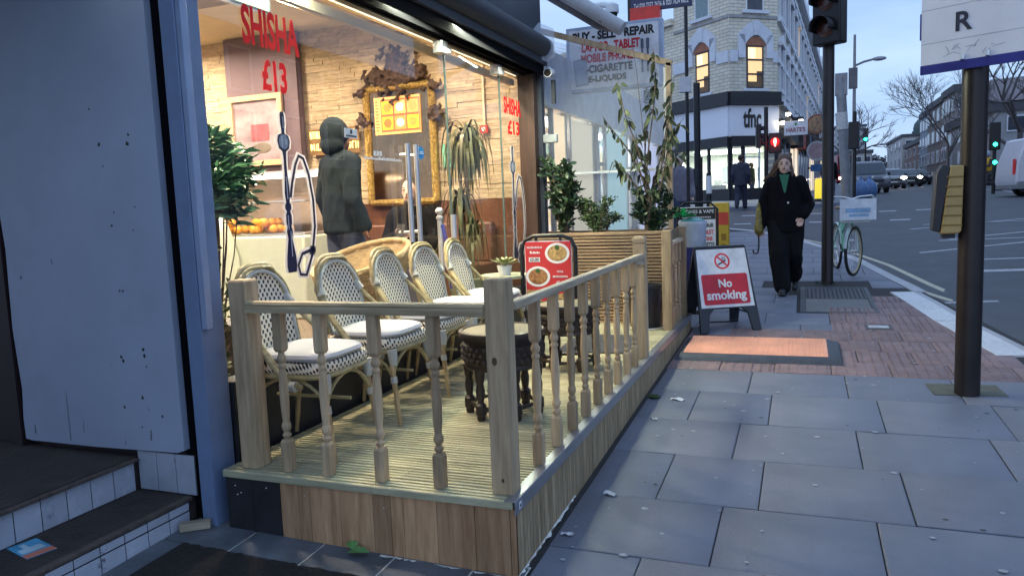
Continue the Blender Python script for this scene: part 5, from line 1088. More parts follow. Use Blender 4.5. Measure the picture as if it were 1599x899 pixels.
mb.build('frame', mat('pale_oak', (.50, .36, .22), .5, 0, .15, 5, stretch=(4, 4, .6)), pi, bev=.004)
pc = MB().b2(-.31, .31, -.012, -.008, .06, .72).build('print', mat('picture_print', (.20, .15, .19), .4, 0, .3, 2.2, 0, 0, (1, 1, 2), (.38, .32, .36)), pi); MB().b2(-.08, .16, -.016, -.012, .28, .46).build('red_shape', mat('picture_red', (.24, .07, .09), .5, 0, .3, 9), pc); MB().sph((.06, -.014, .20), (.12, .003, .06), 10).sph((-.2, -.014, .12), (.09, .003, .05), 10).build('bowl_shape', mat('picture_bowl', (.14, .12, .10), .5), pc)
gs = thing('gold_sign_reflection', 'gold illegible strokes imitating a sign reflected in the glass beside the framed picture', 'sign', (-4.95, 7.06, 2.08)); MB().b2(-.12, .52, -.004, 0, -.03, .25).build('plate', mat('reflected_sign_brass', (.22, .13, .05), .4, .4), gs); mb = MB(); r = random.Random(1)  # window reflection of a gold sign, built as glowing strokes on a plate
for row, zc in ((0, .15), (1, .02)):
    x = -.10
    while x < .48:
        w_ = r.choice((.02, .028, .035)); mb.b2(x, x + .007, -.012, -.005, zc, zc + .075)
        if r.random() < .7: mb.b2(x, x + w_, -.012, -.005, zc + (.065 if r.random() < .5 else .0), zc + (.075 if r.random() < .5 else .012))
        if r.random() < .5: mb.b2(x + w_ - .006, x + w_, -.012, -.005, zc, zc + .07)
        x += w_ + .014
mb.build('lettering', emat('reflected_gold_letters', (1, .72, .25), 1.6), gs)
co = thing('display_counter', 'pale green food counter with glass display case inside the cafe', 'counter', (-5.0, 5.9, FZ)); cwh = mat('pale_counter', (.50, .56, .48), .35, 0, .05)
MB().b2(-.75, .62, 0, .75, 0, .80).build('counter_body', cwh, co, bev=.02)
MB().prism([(-.02, .0), (-.02, .98), (.10, 1.02), (.22, 1.02), (.30, .96), (.36, .82), (.42, .6), (.48, 0)], -.52, -.06, 'xz').build('curved_end', cwh, co, bev=.02); co.children[-1].location = (-.55, .05, 0)
MB().b2(-.70, .60, .05, .70, .805, .82).build('shelf', steel, co); MB().b2(-.72, .60, .45, .70, 1.40, 1.44).b2(-.72, .6, .10, .5, 1.12, 1.135).build('case_top', steel, co)
mb = MB(); q = [(.02, .81), (.02, 1.12), (.10, 1.32), (.30, 1.43), (.70, 1.44)]
mb.add([(x, y, z) for y, z in q for x in (-.72, .60)], [(2 * i, 2 * i + 1, 2 * i + 3, 2 * i + 2) for i in range(4)], True); mb.build('case_glass', gl, co)
MB().b2(-.74, .60, .70, .74, .82, 1.42).build('case_back', mat('case_back', (.30, .22, .16), .5), co); MB().b2(-.70, .58, .30, .34, 1.36, 1.39).build('case_lamp', emat('case_light', (1, .95, .85), 7), co)
MB().quad((-1.1, -.06, .95), (-.62, -.06, .95), (-.50, -.06, 1.46), (-1.1, -.06, 1.46)).build('tan_panel', cream, co)
l = bpy.data.lights.new('case_lamp_light', 'AREA'); l.shape = 'RECTANGLE'; l.size = 1.2; l.size_y = .05; l.energy = 14; l.color = (1, .93, .8); lo = bpy.data.objects.new('case_lamp_light', l); COL.objects.link(lo); lo.location = (-5.0, 6.22, FZ + 1.35); lo.rotation_euler = (R(-25), 0, 0)
om = mat('orange_peel', (.85, .36, .02), .45, 0, .12, 30, .1); r = random.Random(9); orange = MB().sph((0, 0, 0), .042, 14).build('orange', om)
ol = 'orange piled among oranges in the lit display case'
for k in range(34):
    o = orange if k == 0 else orange.copy()
    if k: COL.objects.link(o)
    o.location = (-5.0 + r.uniform(-.48, .50), 5.9 + .10 + (k % 3) * .085 + r.uniform(-.01, .01), FZ + .865 + (.065 if k > 22 else 0)); tag(o, ol, 'orange', 'oranges piled in the display case')
# standing man's basket chair, stanchion, notices
wk_ = mat('wicker', (.40, .29, .15), .6, 0, .25, 30, .7, 0, (1, 1, 3), (.58, .45, .25), bscale=120)
wc = thing('wicker_chair', 'round wicker tub chair inside the window behind the bistro chairs', 'chair', (-3.22, 5.05, FZ), R(20)); mb = MB(); n = 80; vs = []
for j in range(25):
    u = j / 24
    for i in range(n):
        q = 2 * math.pi * i / n; hi = .44 + .24 * (1 + math.cos(q - .9)) / 2; z = .28 + (hi - .20) * u; rr_ = .22 + .155 * u ** .7 + .006 * math.cos(i * math.pi / 2 * 1.0 + math.pi * j) * (1 if i % 2 == 0 else 0); vs.append((rr_ * math.cos(q), rr_ * math.sin(q), z))
mb.add(vs, [(j * n + i, j * n + (i + 1) % n, (j + 1) * n + (i + 1) % n, (j + 1) * n + i) for j in range(24) for i in range(n)], True); mb.add([v for v in vs[:n]], [tuple(range(n))]); sb = mb.build('basket_shell', wk_, wc)
sb.modifiers.new('thick', 'SOLIDIFY').thickness = .02
MB().tube([vs[24 * n + i] for i in range(0, n, 2)], .022, 8, True).build('rim', wk_, wc); MB().lathe([(.24, 0), (.22, .06), (.20, .2), (.26, .31)], (0, 0, 0), 24).build('base', wk_, wc)
MB().lathe([(.30, .40), (.33, .44), (.30, .49), (.02, .50)], (0, 0, 0), 28).build('cushion', mat('tan_cushion', (.45, .34, .20), .8), wc)
sn = thing('stanchion_post', 'chrome ball topped stanchion with blue rope near the glass', 'stanchion', (-2.92, 5.85, FZ)); MB().lathe([(.15, 0), (.15, .02), (.03, .04), (.022, .06), (.022, .90), (.03, .91), (.03, .93), (.018, .94), (.018, .95)], (0, 0, 0), 20).build('pole', steel, sn); MB().sph((0, 0, .975), .035, 14).build('ball', steel, sn); MB().tube([(.02, 0, .86), (.05, .05, .6), (.06, .06, .3)], .02, 8).build('rope', mat('blue_rope', (.03, .03, .3), .8), sn)
nt_ = thing('green_notice', 'pale green paper notice on the stone wall beside the mirror', 'notice', (-3.40, 7.10, 1.84)); MB().b2(-.075, .075, -.003, 0, 0, .235).build('paper', mat('notice_green', (.18, .55, .40), .6), nt_); MB().b2(-.05, .05, -.005, -.0035, .16, .17).b2(-.05, .04, -.005, -.0035, .13, .14).b2(-.02, .02, -.005, -.0035, .04, .09).build('print', mat('notice_dark_green', (.03, .22, .15), .6), nt_)
tp = thing('wall_keypad', 'grey keypad box on the stone wall behind the palm', 'keypad', (-3.19, 7.10, 2.0)); MB().b2(-.07, .07, -.04, 0, 0, .16).build('case', mat('keypad_grey', (.25, .25, .25), .5), tp, bev=.005); MB().b2(-.05, .05, -.044, -.041, .09, .14).build('screen', ink, tp)
fa = thing('fire_alarm', 'red fire alarm call point above the palm', 'alarm', (-2.985, 7.10, 2.15)); MB().b2(-.04, .04, -.045, 0, 0, .08).build('box', mat('alarm_red', (.6, .03, .02), .4), fa, bev=.006); MB().b2(-.02, .02, -.048, -.0455, .02, .06).build('button', wht, fa)
MB().b2(-.012, .012, -.02, 0, .081, 1.2).build('cable_cover', cream, fa)
bq = thing('banquette', 'brown upholstered bench along the stone wall of the cafe', 'bench', (-3.6, 6.75, FZ)); MB().b2(-.8, .7, -.25, .30, 0, .45).build('seat', mat('bench_brown', (.16, .07, .04), .5, 0, .15), bq, bev=.02); MB().b2(-.8, .7, .2, .32, .45, .85).build('backrest', wains, bq, bev=.02)
# ------------------------------------------------------------------ people
skin = mat('skin', (.60, .39, .31), .55, 0, .06); skind = mat('brown_skin', (.22, .12, .08), .55, 0, .08); lips = mat('lips', (.36, .12, .11), .5); eyem = mat('dark_eye', (.02, .015, .015), .25)
def loft(mb, rings, n=20):
    vs = [(cx + rx * math.cos(2 * math.pi * j / n), cy + ry * math.sin(2 * math.pi * j / n), z) for cx, cy, z, rx, ry in rings for j in range(n)]; k = len(rings)
    return mb.add(vs, [(i * n + j, i * n + (j + 1) % n, (i + 1) * n + (j + 1) % n, (i + 1) * n + j) for i in range(k - 1) for j in range(n)] + [tuple(reversed(range(n))), tuple(range((k - 1) * n, k * n))], True)
def chain(mb, P, r):
    for a, b, x, y in zip(P, P[1:], r, r[1:]): mb.cap(a, b, x, y, 12)
def head(mb, c, face=-1, s=1.0, nose=True):
    x, y, z = c; mb.sph((x, y + .012, z + .02), (.076 * s, .095 * s, .100 * s), 16).sph((x, y - .018 * s, z - .045 * s), (.058 * s, .070 * s, .062 * s), 14).sph((x, y - .045 * s, z - .085 * s), (.03 * s, .035 * s, .025 * s), 10)
    mb.cap((x, y - .085 * s, z + .012), (x, y - .103 * s, z - .022 * s), .010 * s, .014 * s, 8); mb.sph((x - .076 * s, y + .015, z - .012), (.012, .022, .03), 8).sph((x + .076 * s, y + .015, z - .012), (.012, .022, .03), 8)
def hand(mb, w, d, side=1, curl=.5):    # wrist, direction, thumb side
    w = Vector(w); d = Vector(d).normalized(); s = d.cross(Vector((0, 1, 0))).normalized() if abs(d.y) < .9 else Vector((1, 0, 0)); n = s.cross(d)
    mb.cap(w, w + d * .05, .025, .03, 8); p = w + d * .075
    for k in range(4):
        a = p + s * (k - 1.5) * .0195; L_ = (.062, .075, .07, .055)[k]; b = a + d * L_ * .55 - n * .01; c = b + d * L_ * .4 * (1 - curl) - n * L_ * .5 * curl; mb.cap(w + d * .04 + s * (k - 1.5) * .015, a, .013, .0105, 6).cap(a, b, .0105, .0095, 6).cap(b, c, .0095, .008, 6)
    a = w + d * .025 + s * .03 * side; b = a + d * .035 + s * .022 * side - n * .01; mb.cap(a, b, .013, .011, 6).cap(b, b + d * .028 - n * .012, .011, .009, 6)
def face_parts(t, c, s=1.0, hairm=None):
    x, y, z = c; mb = MB()
    for k in (-1, 1): mb.sph((x + k * .031 * s, y - .083 * s, z + .014), (.012 * s, .006, .0065 * s), 8)
    mb.build('eyes', eyem, t); mb = MB()
    for k in (-1, 1): mb.tube([(x + k * .016 * s, y - .091 * s, z + .034), (x + k * .034 * s, y - .088 * s, z + .039), (x + k * .048 * s, y - .076 * s, z + .032)], .0035, 6)
    mb.build('eyebrows', hairm or eyem, t); MB().sph((x, y - .092 * s, z - .050 * s), (.021 * s, .006, .0075 * s), 8).build('mouth', lips, t)
# woman walking towards the camera
wo = thing('person', 'woman in long black coat and wide black trousers walking along the pavement', 'person', (-.20, 9.70, g(9.7)), R(-3)); S_ = 1.0
hc = (-.005, -.02, 1.535); bm_ = MB(); head(bm_, hc); bm_.cap((0, .01, 1.36), (-.003, 0, 1.46), .055, .048); loft(bm_, [(0, 0, .84, .13, .10), (0, 0, 1.0, .12, .09), (0, 0, 1.3, .15, .09), (0, 0, 1.38, .10, .07)])
RW = (-.285, -.06, .80); chain(bm_, [(-.17, 0, 1.33), (-.265, .03, 1.08), RW], [.05, .042, .030]); hand(bm_, RW, (.0, -.06, -1), 1, .75); chain(bm_, [(.17, 0, 1.33), (.285, .05, 1.07), (.20, -.10, .93)], [.05, .042, .03]); hand(bm_, (.20, -.10, .93), (-.3, -.1, -1), -1, .3)
chain(bm_, [(-.08, 0, .86), (-.06, -.16, .48), (-.01, -.20, .12)], [.08, .06, .042]); chain(bm_, [(.08, 0, .86), (.09, -.02, .48), (.09, .20, .22)], [.08, .06, .042])
remeshed(bm_, 'body', skin, wo, .0085)
coat = mat('black_wool', (.005, .005, .007), .95, 0, .35, 30, .3, spec=.15)
mb = MB(); loft(mb, [(.0, -.02, .74, .19, .155), (0, -.01, .84, .20, .155), (0, 0, .98, .20, .155), (0, 0, 1.12, .19, .14), (0, 0, 1.26, .198, .13), (0, 0, 1.34, .18, .115), (0, .01, 1.385, .12, .10), (0, .02, 1.43, .095, .085), (0, .03, 1.455, .085, .075)])
chain(mb, [(-.155, .0, 1.325), (-.25, .03, 1.07), (-.275, -.055, .83)], [.078, .068, .062]); chain(mb, [(.155, .0, 1.325), (.265, .05, 1.06), (.195, -.09, .93)], [.078, .070, .064]); remeshed(mb, 'coat', coat, wo, .013, folds=.011)
mb = MB(); chain(mb, [(-.085, 0, .86), (-.06, -.16, .48), (-.01, -.22, .085)], [.13, .110, .088]); chain(mb, [(.085, 0, .86), (.085, -.02, .48), (.085, .22, .20)], [.13, .110, .095]); remeshed(mb, 'trousers', mat('black_twill', (.006, .006, .008), .9, spec=.2), wo, .014, folds=.012, fs=(14, 14, 2.2))
mb = MB(); remeshed(mb.cap((-.01, -.19, .04), (-.01, -.33, .036), .048, .043, 10).b2(-.048, .028, -.37, -.15, 0, .024), 'shoe', blkp, wo, .009); remeshed(MB().cap((.10, .22, .09), (.10, .12, .04), .042, .036, 10), 'shoe', blkp, wo, .009)
hairm = mat('brown_blond_hair', (.07, .034, .02), .5, 0, .4, 30, .2, 0, (8, 8, 1), (.14, .075, .042)); mb = MB(); r = random.Random(2)
mb.sph((hc[0], hc[1] + .024, hc[2] + .052), (.087, .095, .089), 16).sph((hc[0] + .05, hc[1] + .07, hc[2] + .12), (.035, .035, .03), 8).sph((hc[0] - .05, hc[1] + .07, hc[2] + .12), (.035, .035, .03), 8)
for k in (-1, 1): mb.cap((hc[0] + k * .070, hc[1] + .02, hc[2] + .04), (hc[0] + k * .078, hc[1] + .04, hc[2] - .06), .018, .018, 8)
for k in range(17):
    a = Vector((hc[0] - .07, hc[1] + r.uniform(-.02, .06), hc[2] + r.uniform(-.04, .06))); mb.tube([a, a + Vector((-.05, .0, -.06 + r.uniform(-.03, .03))), a + Vector((-.10, .02, -.16 + r.uniform(-.05, .05))), a + Vector((-.17 + r.uniform(-.04, .04), .02, -.24 + r.uniform(-.06, .06)))], [.015, .014, .011, .006], 6)
for k in range(14): a = Vector((hc[0] + .07, hc[1] + r.uniform(-.01, .06), hc[2] + r.uniform(-.03, .03))); mb.tube([a, a + Vector((.02, -.01, -.10)), a + Vector((.0 + r.uniform(-.02, .03), -.05, -.22)), a + Vector((-.02 + r.uniform(-.03, .03), -.07, -.30 + r.uniform(-.04, .04)))], [.014, .014, .011, .006], 6)
remeshed(mb, 'hair', hairm, wo, .009, smooth=1); face_parts(wo, hc, 1.0, hairm)
MB().prism([(-.055, 1.42), (.055, 1.42), (.02, 1.22), (-.0, 1.20)], -.152, -.10, 'xz').build('green_top', mat('green_knit', (.03, .16, .10), .8), wo); MB().sph((.045, -.168, 1.085), (.013, .006, .013), 10).build('coat_button', steel, wo)
um = thing('folded_umbrella', 'yellow and black folded umbrella hanging hook down from the hand of the woman', 'umbrella', (-.50, 9.61, g(9.7))); mb = MB(); mb.tube([(0, 0, .72), (0, 0, .55), (-.01, 0, .50), (-.035, 0, .48), (-.06, 0, .495), (-.065, 0, .53)], .009, 8); mb.build('hook_handle', blk, um); MB().lathe([(.012, .70), (.05, .74), (.055, .80), (.04, .86), (.03, 1.0), (.012, 1.1)], (.0, 0, 0), 12).build('folded_canopy', mat('yellow_canopy', (.55, .42, .06), .5, 0, .4, 30, .3, 0, (1, 1, 1), (.05, .05, .03)), um)
def man(label, loc, rz, top, bottom, hairc, skm=skin, h=1.75, walk=.2, hood=False, coat_z=.75, face=True, vox=.02, hairlong=False):
    t = thing('person', label, 'person', loc, rz); k = h / 1.75; t.scale = (k, k, k); hc = (0, -.01, 1.62); mb = MB(); head(mb, hc, s=1.02); mb.cap((0, .01, 1.44), (0, 0, 1.55), .058, .052)
    loft(mb, [(0, 0, .88, .14, .10), (0, 0, 1.1, .14, .09), (0, 0, 1.38, .17, .10), (0, 0, 1.46, .1, .07)])
    A = [[(-.19, 0, 1.40), (-.25, .04, 1.12), (-.25, -.06, .88)], [(.19, 0, 1.40), (.25, .04, 1.12), (.25, -.02 - walk * .3, .89)]]
    for a, sd in zip(A, (1, -1)): chain(mb, a, [.05, .042, .03]); hand(mb, a[2], (0, -.15, -1), sd, .5)
    Lg = [[(-.09, 0, .90), (-.09, -.06 - walk * .4, .48), (-.09, -walk + .04, .09), (-.09, -walk - .11, .045)], [(.09, 0, .90), (.09, .0 + walk * .1, .48), (.09, walk, .12), (.09, walk - .10, .05)]]
    for q in Lg: chain(mb, q, [.09, .065, .045, .04])
    remeshed(mb, 'body', skm, t, .011 if face else vox * .7); mb = MB(); loft(mb, [(0, 0, coat_z, .20, .15), (0, 0, .95, .20, .15), (0, 0, 1.15, .20, .145), (0, 0, 1.35, .21, .13), (0, 0, 1.42, .18, .115), (0, .01, 1.47, .11, .09), (0, .02, 1.51, .08, .075)])
    for a in A: chain(mb, a, [.085, .072, .058])
    remeshed(mb, 'jacket', top, t, vox, folds=.013); mb = MB()
    for q in Lg: chain(mb, q[:3], [.115, .088, .07])
    remeshed(mb, 'trousers', bottom, t, vox, folds=.010)
    for q in Lg: remeshed(MB().cap(Vector(q[3]) + Vector((0, .12, 0)), q[3], .045, .042, 8), 'shoe', blkp, t, .015)
    mb = MB()
    if hood: mb.sph((0, .035, 1.655), (.115, .125, .135), 16).sph((0, .06, 1.55), (.12, .10, .09), 12)
    else: mb.sph((0, .03, 1.665), (.086, .092, .09), 14)
    remeshed(mb, 'hood' if hood else 'hair', top if hood else hairc, t, .014)
    if face: face_parts(t, hc, 1.0, hairc)
    return t
nav = mat('navy_suit', (.018, .022, .045), .75, 0, .2, 12); dkh = mat('black_hair', (.012, .011, .011), .6); grh = mat('grey_hair', (.35, .34, .33), .7); jeans = mat('dark_jeans', (.04, .055, .10), .8); grc = mat('grey_coat', (.20, .18, .22), .85, 0, .15); grn = mat('dark_green_hoodie', (.020, .029, .036), .95, 0, .2, 8, spec=.03)
man('man in dark navy suit walking away towards the corner shop', (-1.95, 26.6, g(26.6) - .05), R(172), nav, nav, dkh, skind, 1.80, .22, face=False)
man('elderly man in grey coat half hidden behind the raw timber post', (-2.56, 17.2, g(17.2) + .0), R(20), grc, jeans, grh, skin, 1.80, .05, face=False)
man('person in dark clothes standing inside the bright corner shop', (-2.25, 37.3, 1.27), R(70), mat('dark_olive', (.03, .04, .03), .8), jeans, dkh, skind, 1.7, .02, face=False)
sm_ = man('standing man in dark green hoodie with hood up inside the cafe', (-3.66, 5.5, FZ), R(150), grn, jeans, dkh, skind, 1.76, .06, hood=True, coat_z=.82, vox=.016)
# seated man looking at his phone
se = thing('person', 'seated bearded man in black coat looking at his phone inside the cafe', 'person', (-3.50, 6.45, FZ), R(8)); hc = (0, -.06, 1.17); mb = MB(); head(mb, hc); mb.cap((0, .02, .98), (0, -.02, 1.08), .058, .052); loft(mb, [(0, .05, .46, .16, .12), (0, .04, .7, .15, .1), (0, .03, .92, .17, .1), (0, .02, 1.0, .1, .07)])
AA = [[(-.18, .02, .94), (-.24, -.06, .68), (-.07, -.27, .74)], [(.18, .02, .94), (.25, -.04, .66), (.06, -.27, .70)]]
for a, sd in zip(AA, (1, -1)): chain(mb, a, [.05, .045, .03]); hand(mb, a[2], (.5 * sd, -.25, .45), sd, .6)
LL = [[(-.1, .05, .50), (-.13, -.40, .50), (-.13, -.42, .08), (-.13, -.53, .045)], [(.1, .05, .50), (.13, -.40, .50), (.13, -.40, .08), (.13, -.51, .045)]]
for q in LL: chain(mb, q, [.09, .065, .045, .04])
remeshed(mb, 'body', skin, se, .010); blc = mat('black_coat', (.008, .008, .010), .9, 0, .25, 20, spec=.08); mb = MB(); loft(mb, [(0, .05, .42, .20, .16), (0, .04, .7, .20, .15), (0, .03, .9, .21, .13), (0, .02, .98, .17, .11), (0, .01, 1.03, .1, .09)])
for a in AA: chain(mb, a, [.09, .078, .056])
remeshed(mb, 'coat', blc, se, .014, folds=.012); mb = MB()
for q in LL: chain(mb, q[:3], [.115, .09, .07])
remeshed(mb, 'trousers', jeans, se, .016)
for q in LL: remeshed(MB().cap(Vector(q[3]) + Vector((0, .12, 0)), q[3], .045, .042, 8), 'shoe', blkp, se, .014)
mb = MB().sph((0, -.025, 1.215), (.088, .095, .092), 14).sph((0, -.095, 1.07), (.055, .045, .045), 10); remeshed(mb, 'hair', dkh, se, .010); face_parts(se, hc, 1.0, dkh)
pho = thing('mobile_phone', 'dark mobile phone held by the seated man', 'phone', (-3.46, 6.11, FZ + .80)); MB().box((0, 0, 0), (.075, .01, .15), rot=Matrix.Rotation(R(-25), 3, 'X')).build('case', blk, pho, bev=.003); MB().box((0, -.006, 0), (.02, .002, .02), rot=Matrix.Rotation(R(-25), 3, 'X')).build('camera_lens', steel, pho)
# ------------------------------------------------------------------ no smoking board, ramp, phone shop boards
ab = thing('no_smoking_board', 'black plastic A board with white and red No smoking sign', 'sign board', (-.75, 7.45, g(7.4)), R(31))
def lean(mb, a, dy): m = Matrix.Rotation(a, 3, 'X'); mb.v = [tuple(m @ Vector(v) + Vector((0, dy, 0))) for v in mb.v]; return mb
LA = R(-17)
def aframe(mat_, name, a, dy):
    mb = MB(); P = [(-.305, 0), (-.22, 0), (-.195, .17), (-.14, .225), (.14, .225), (.195, .17), (.22, 0), (.305, 0), (.262, .82), (-.262, .82)]
    mb.prism([P[0], P[1], P[2], P[9]], -.014, .014).prism([P[2], P[3], P[9]], -.014, .014).prism([P[3], P[4], P[8], P[9]], -.014, .014).prism([P[4], P[5], P[8]], -.014, .014).prism([P[5], P[6], P[7], P[8]], -.014, .014)
    return lean(mb, a, dy).build(name, mat_, ab, bev=.003)
abp = mat('aboard_black', (.02, .024, .034), .42, 0, .2); aframe(abp, 'front_panel', LA, -.24); aframe(abp, 'rear_panel', -LA, .24)
pf = lean(MB().prism([(-.268, .235), (.268, .235), (.248, .80), (-.248, .80)], -.0165, -.0145), LA, -.24).build('sign_face', mat('sign_board_white', (.70, .72, .75), .45), ab)
n_ = 24; cz = .68; mb = MB()
def ringp(r0, r1, y, cz, n=28):
    mb = MB(); mb.add([(r * math.cos(2 * math.pi * k / n), y, cz + r * math.sin(2 * math.pi * k / n)) for k in range(n) for r in (r0, r1)], [(2 * k, 2 * k + 1, (2 * k + 3) % (2 * n), (2 * k + 2) % (2 * n)) for k in range(n)]); return mb
def bord(a, b, r=.02): return [(x, z) for cx, cz_, q0 in ((b[0] - r, b[1] - r, 0), (a[0] + r, b[1] - r, 90), (a[0] + r, a[1] + r, 180), (b[0] - r, a[1] + r, 270)) for x, z in [(cx + r * math.cos(R(q0 + 22.5 * k)), cz_ + r * math.sin(R(q0 + 22.5 * k))) for k in range(5)]]
lean(MB().prism(bord((-.232, .262), (.232, .555)), -.0185, -.0170), LA, -.24).build('red_panel', mat('prohibit_red', (.52, .012, .03), .4), pf)
lean(ringp(.062, .078, -.0186, cz), LA, -.24).build('prohibition_ring', red, pf)
lean(MB().box((0, -.0186, cz), (.135, .002, .014), rot=Matrix.Rotation(R(45), 3, 'Y')), LA, -.24).build('prohibition_bar', red, pf)
cg = MB().box((-.005, -.0175, cz - .015), (.09, .002, .013), rot=Matrix.Rotation(R(-25), 3, 'Y')).tube([(.035, -.0175, cz + .01), (.02, -.0175, cz + .03), (.035, -.0175, cz + .045)], .003, 5).tube([(.02, -.0175, cz + .0), (.0, -.0175, cz + .02), (.012, -.0175, cz + .04)], .003, 5); lean(cg, LA, -.24).build('cigarette_symbol', ink, pf)
for s_, z, w_ in (('No', .425, .135), ('smoking', .282, .40)):
    o = text(s_, wht, pf, (0, -.0190, z), (1, 0, 0), (0, 0, 1), w_, None, .03); lx = Matrix.Rotation(LA, 3, 'X')
    for v in o.data.vertices: v.co = lx @ v.co + Vector((0, -.24, 0))
MB().tube([(-.23, -.18, .16), (-.23, .18, .16)], .008, 6).tube([(.23, -.18, .16), (.23, .18, .16)], .008, 6).build('spreader_bar', blk, ab); MB().box((0, 0, .785), (.50, .05, .03)).build('top_hinge', abp, ab, bev=.008)
MB().tube([(-.24, -.05, .03), (-.1, .02, .06), (.1, .04, .05), (.24, .10, .06)], .008, 6).build('trailing_cable', blk, ab)
rp_ = thing('trench_cover', 'orange pedestrian trench cover with dark rubber edges on the pavement', 'trench cover', (-.345, 6.485, g(6.485)), 0); sl_ = (g(6.9) - g(6.1)) / .8
def tilt(mb): mb.v = [(x, y, z + y * sl_) for x, y, z in mb.v]; return mb
rubber = mat('grey_rubber', (.045, .055, .075), .6, 0, .25, 20, .2)
mb = MB(); a, b = .635, .385
mb.add([(-a, -b, 0), (a, -b, 0), (a, b, 0), (-a, b, 0), (-a + .01, -b + .012, .022), (a - .01, -b + .012, .022), (a - .01, b - .012, .022), (-a + .01, b - .012, .022), (-a + .06, -b + .06, .050), (a - .10, -b + .06, .050), (a - .10, b - .05, .050), (-a + .06, b - .05, .050)], [(i, (i + 1) % 4, 4 + (i + 1) % 4, 4 + i) for i in range(4)] + [(4 + i, 4 + (i + 1) % 4, 8 + (i + 1) % 4, 8 + i) for i in range(4)] + [(8, 9, 10, 11)]); tilt(mb).build('rubber_edge', rubber, rp_)
om_ = mat('faded_orange', (.78, .36, .23), .6, 0, .10, 6, .1, blotch=.15, dirt=((.40, .20, .14), 12, .60)); mb = MB().b2(-a + .065, a - .105, -b + .065, b - .055, .048, .054)
k = 0; y = -b + .085
while y < b - .07:
    x = -a + .085
    while x < a - .13:
        mb.add([(x, y, .0538), (x + .018, y, .0538), (x + .018, y + .007, .0538), (x, y + .007, .0538), (x + .003, y + .002, .0565), (x + .015, y + .002, .0565), (x + .015, y + .005, .0565), (x + .003, y + .005, .0565)], [(4, 5, 6, 7), (0, 1, 5, 4), (1, 2, 6, 5), (2, 3, 7, 6), (3, 0, 4, 7)]); x += .026
    y += .02
tilt(mb).build('orange_panel', om_, rp_)
vb = thing('phone_shop_board', 'white phones and vape pavement board with black frame behind the balustrade', 'sign board', (-1.19, 9.3, g(9.3)), R(0)); w, h = .235, 1.14
MB().tube([(-w, 0, 0), (-w, 0, h - .08), (-w + .08, 0, h), (w - .08, 0, h), (w, 0, h - .08), (w, 0, 0)], .016, 8).build('frame', blk, vb); MB().b2(-w + .02, w - .02, -.012, .0, .38, h - .05).build('face', wht, vb); MB().b2(-w + .02, w - .02, -.014, -.0125, h - .20, h - .06).build('black_band', ink, vb)
MB().b2(-w - .02, w + .02, -.2, .2, 0, .05).build('base', blk, vb)
for s_, m_, z, w_, x in (('PHONES & VAPE', wht, h - .125, .40, 0), ('REPAIR', ink, .845, .17, .11), ('TABLET', red, .765, .17, .11), ('PHONE', red, .685, .14, .11), ('E-CIGARETTE', ink, .615, .24, .08), ('E-LIQUIDS', ink, .54, .20, .08)): text(s_, m_, vb, (x, -.0155, z), (1, 0, 0), (0, 0, 1), w_, .05 if w_ < .3 else None, .015)
mb = MB(); x = -.17
while x < .16: mb.b2(x, x + .012, -.0165, -.0145, h - .182, h - .166); x += .02
mb.build('small_print', wht, vb)
MB().tube([(.11, -.016, .40), (.11, -.016, .50)], .012, 6).tube([(.16, -.016, .40), (.16, -.016, .48)], .014, 6).build('vape_picture', mat('vape_dark', (.08, .09, .11), .4), vb)
ba = thing('drum_bin', 'white and navy printed drum bin beside the phones board', 'bin', (-1.10, 8.22, g(8.2))); MB().lathe([(.095, .10), (.11, .13), (.145, .95), (.152, .96), (.152, .99), (.135, .99)], (0, 0, 0), 24).build('drum', mat('drum_white', (.55, .60, .70), .4), ba)
MB().lathe([(.097, .20), (.1145, .20), (.1375, .72), (.125, .72)], (0, 0, 0), 24).build('navy_print', mat('drum_navy', (.03, .035, .16), .4), ba); MB().lathe([(.08, 0), (.08, .02), (.03, .03), (.03, .11)], (0, 0, 0), 16).build('stand', blk, ba); MB().lathe([(.125, .99), (.13, 1.0), (.05, 1.03), (.01, 1.03)], (0, 0, 0), 20).build('lid', mat('lid_teal', (.10, .32, .34), .4), ba)
mb = MB(); q = R(-55)
for (dz, m_) in ((.60, 'pink'), (.50, 'blue'), (.40, 'yellow'), (.30, 'pink')):
    c = {'pink': (.6, .12, .35), 'blue': (.15, .35, .7), 'yellow': (.65, .5, .08)}[m_]; mb = MB(); mb.box((.128 * math.cos(q), .128 * math.sin(q), dz), (.06, .03, .05), rz=q + R(90)); mb.build('printed_shape', mat('drum_' + m_, c, .5), ba)
mb = MB(); r = random.Random(5)
for k in range(16): mb.leaf((r.uniform(-.08, .08), r.uniform(-.05, .05), 0), rdir(r, .2, 1), .13, .07, (0, 0, 1), .1)
tag(mb.build('paper_flowers', mat('bright_green', (.03, .42, .12), .5, 0, .2, 8, 0, .6), None, (-1.22, 8.2, g(8.2) + 1.03), fix=False), 'bright green paper foliage on the drum bin lid', 'decoration')
yb = thing('yellow_barrier_box', 'yellow and red plastic barrier unit behind the phones board', 'barrier', (-1.05, 10.6, g(10.6))); yl_ = mat('barrier_yellow', (.62, .40, .03), .45, 0, .1)
MB().b2(-.13, .12, -.06, .06, 0, 1.08).build('panel', yl_, yb, bev=.015); MB().b2(-.125, .115, -.064, -.061, .78, .95).build('red_band', mat('barrier_red', (.6, .06, .03), .45), yb); mb = MB()
for k in range(4): mb.b2(-.08, -.02, -.064, -.061, .15 + k * .14, .24 + k * .14).b2(.02, .08, -.064, -.061, .15 + k * .14, .24 + k * .14)
mb.build('slots', mat('barrier_slot', (.30, .18, .02), .6), yb)
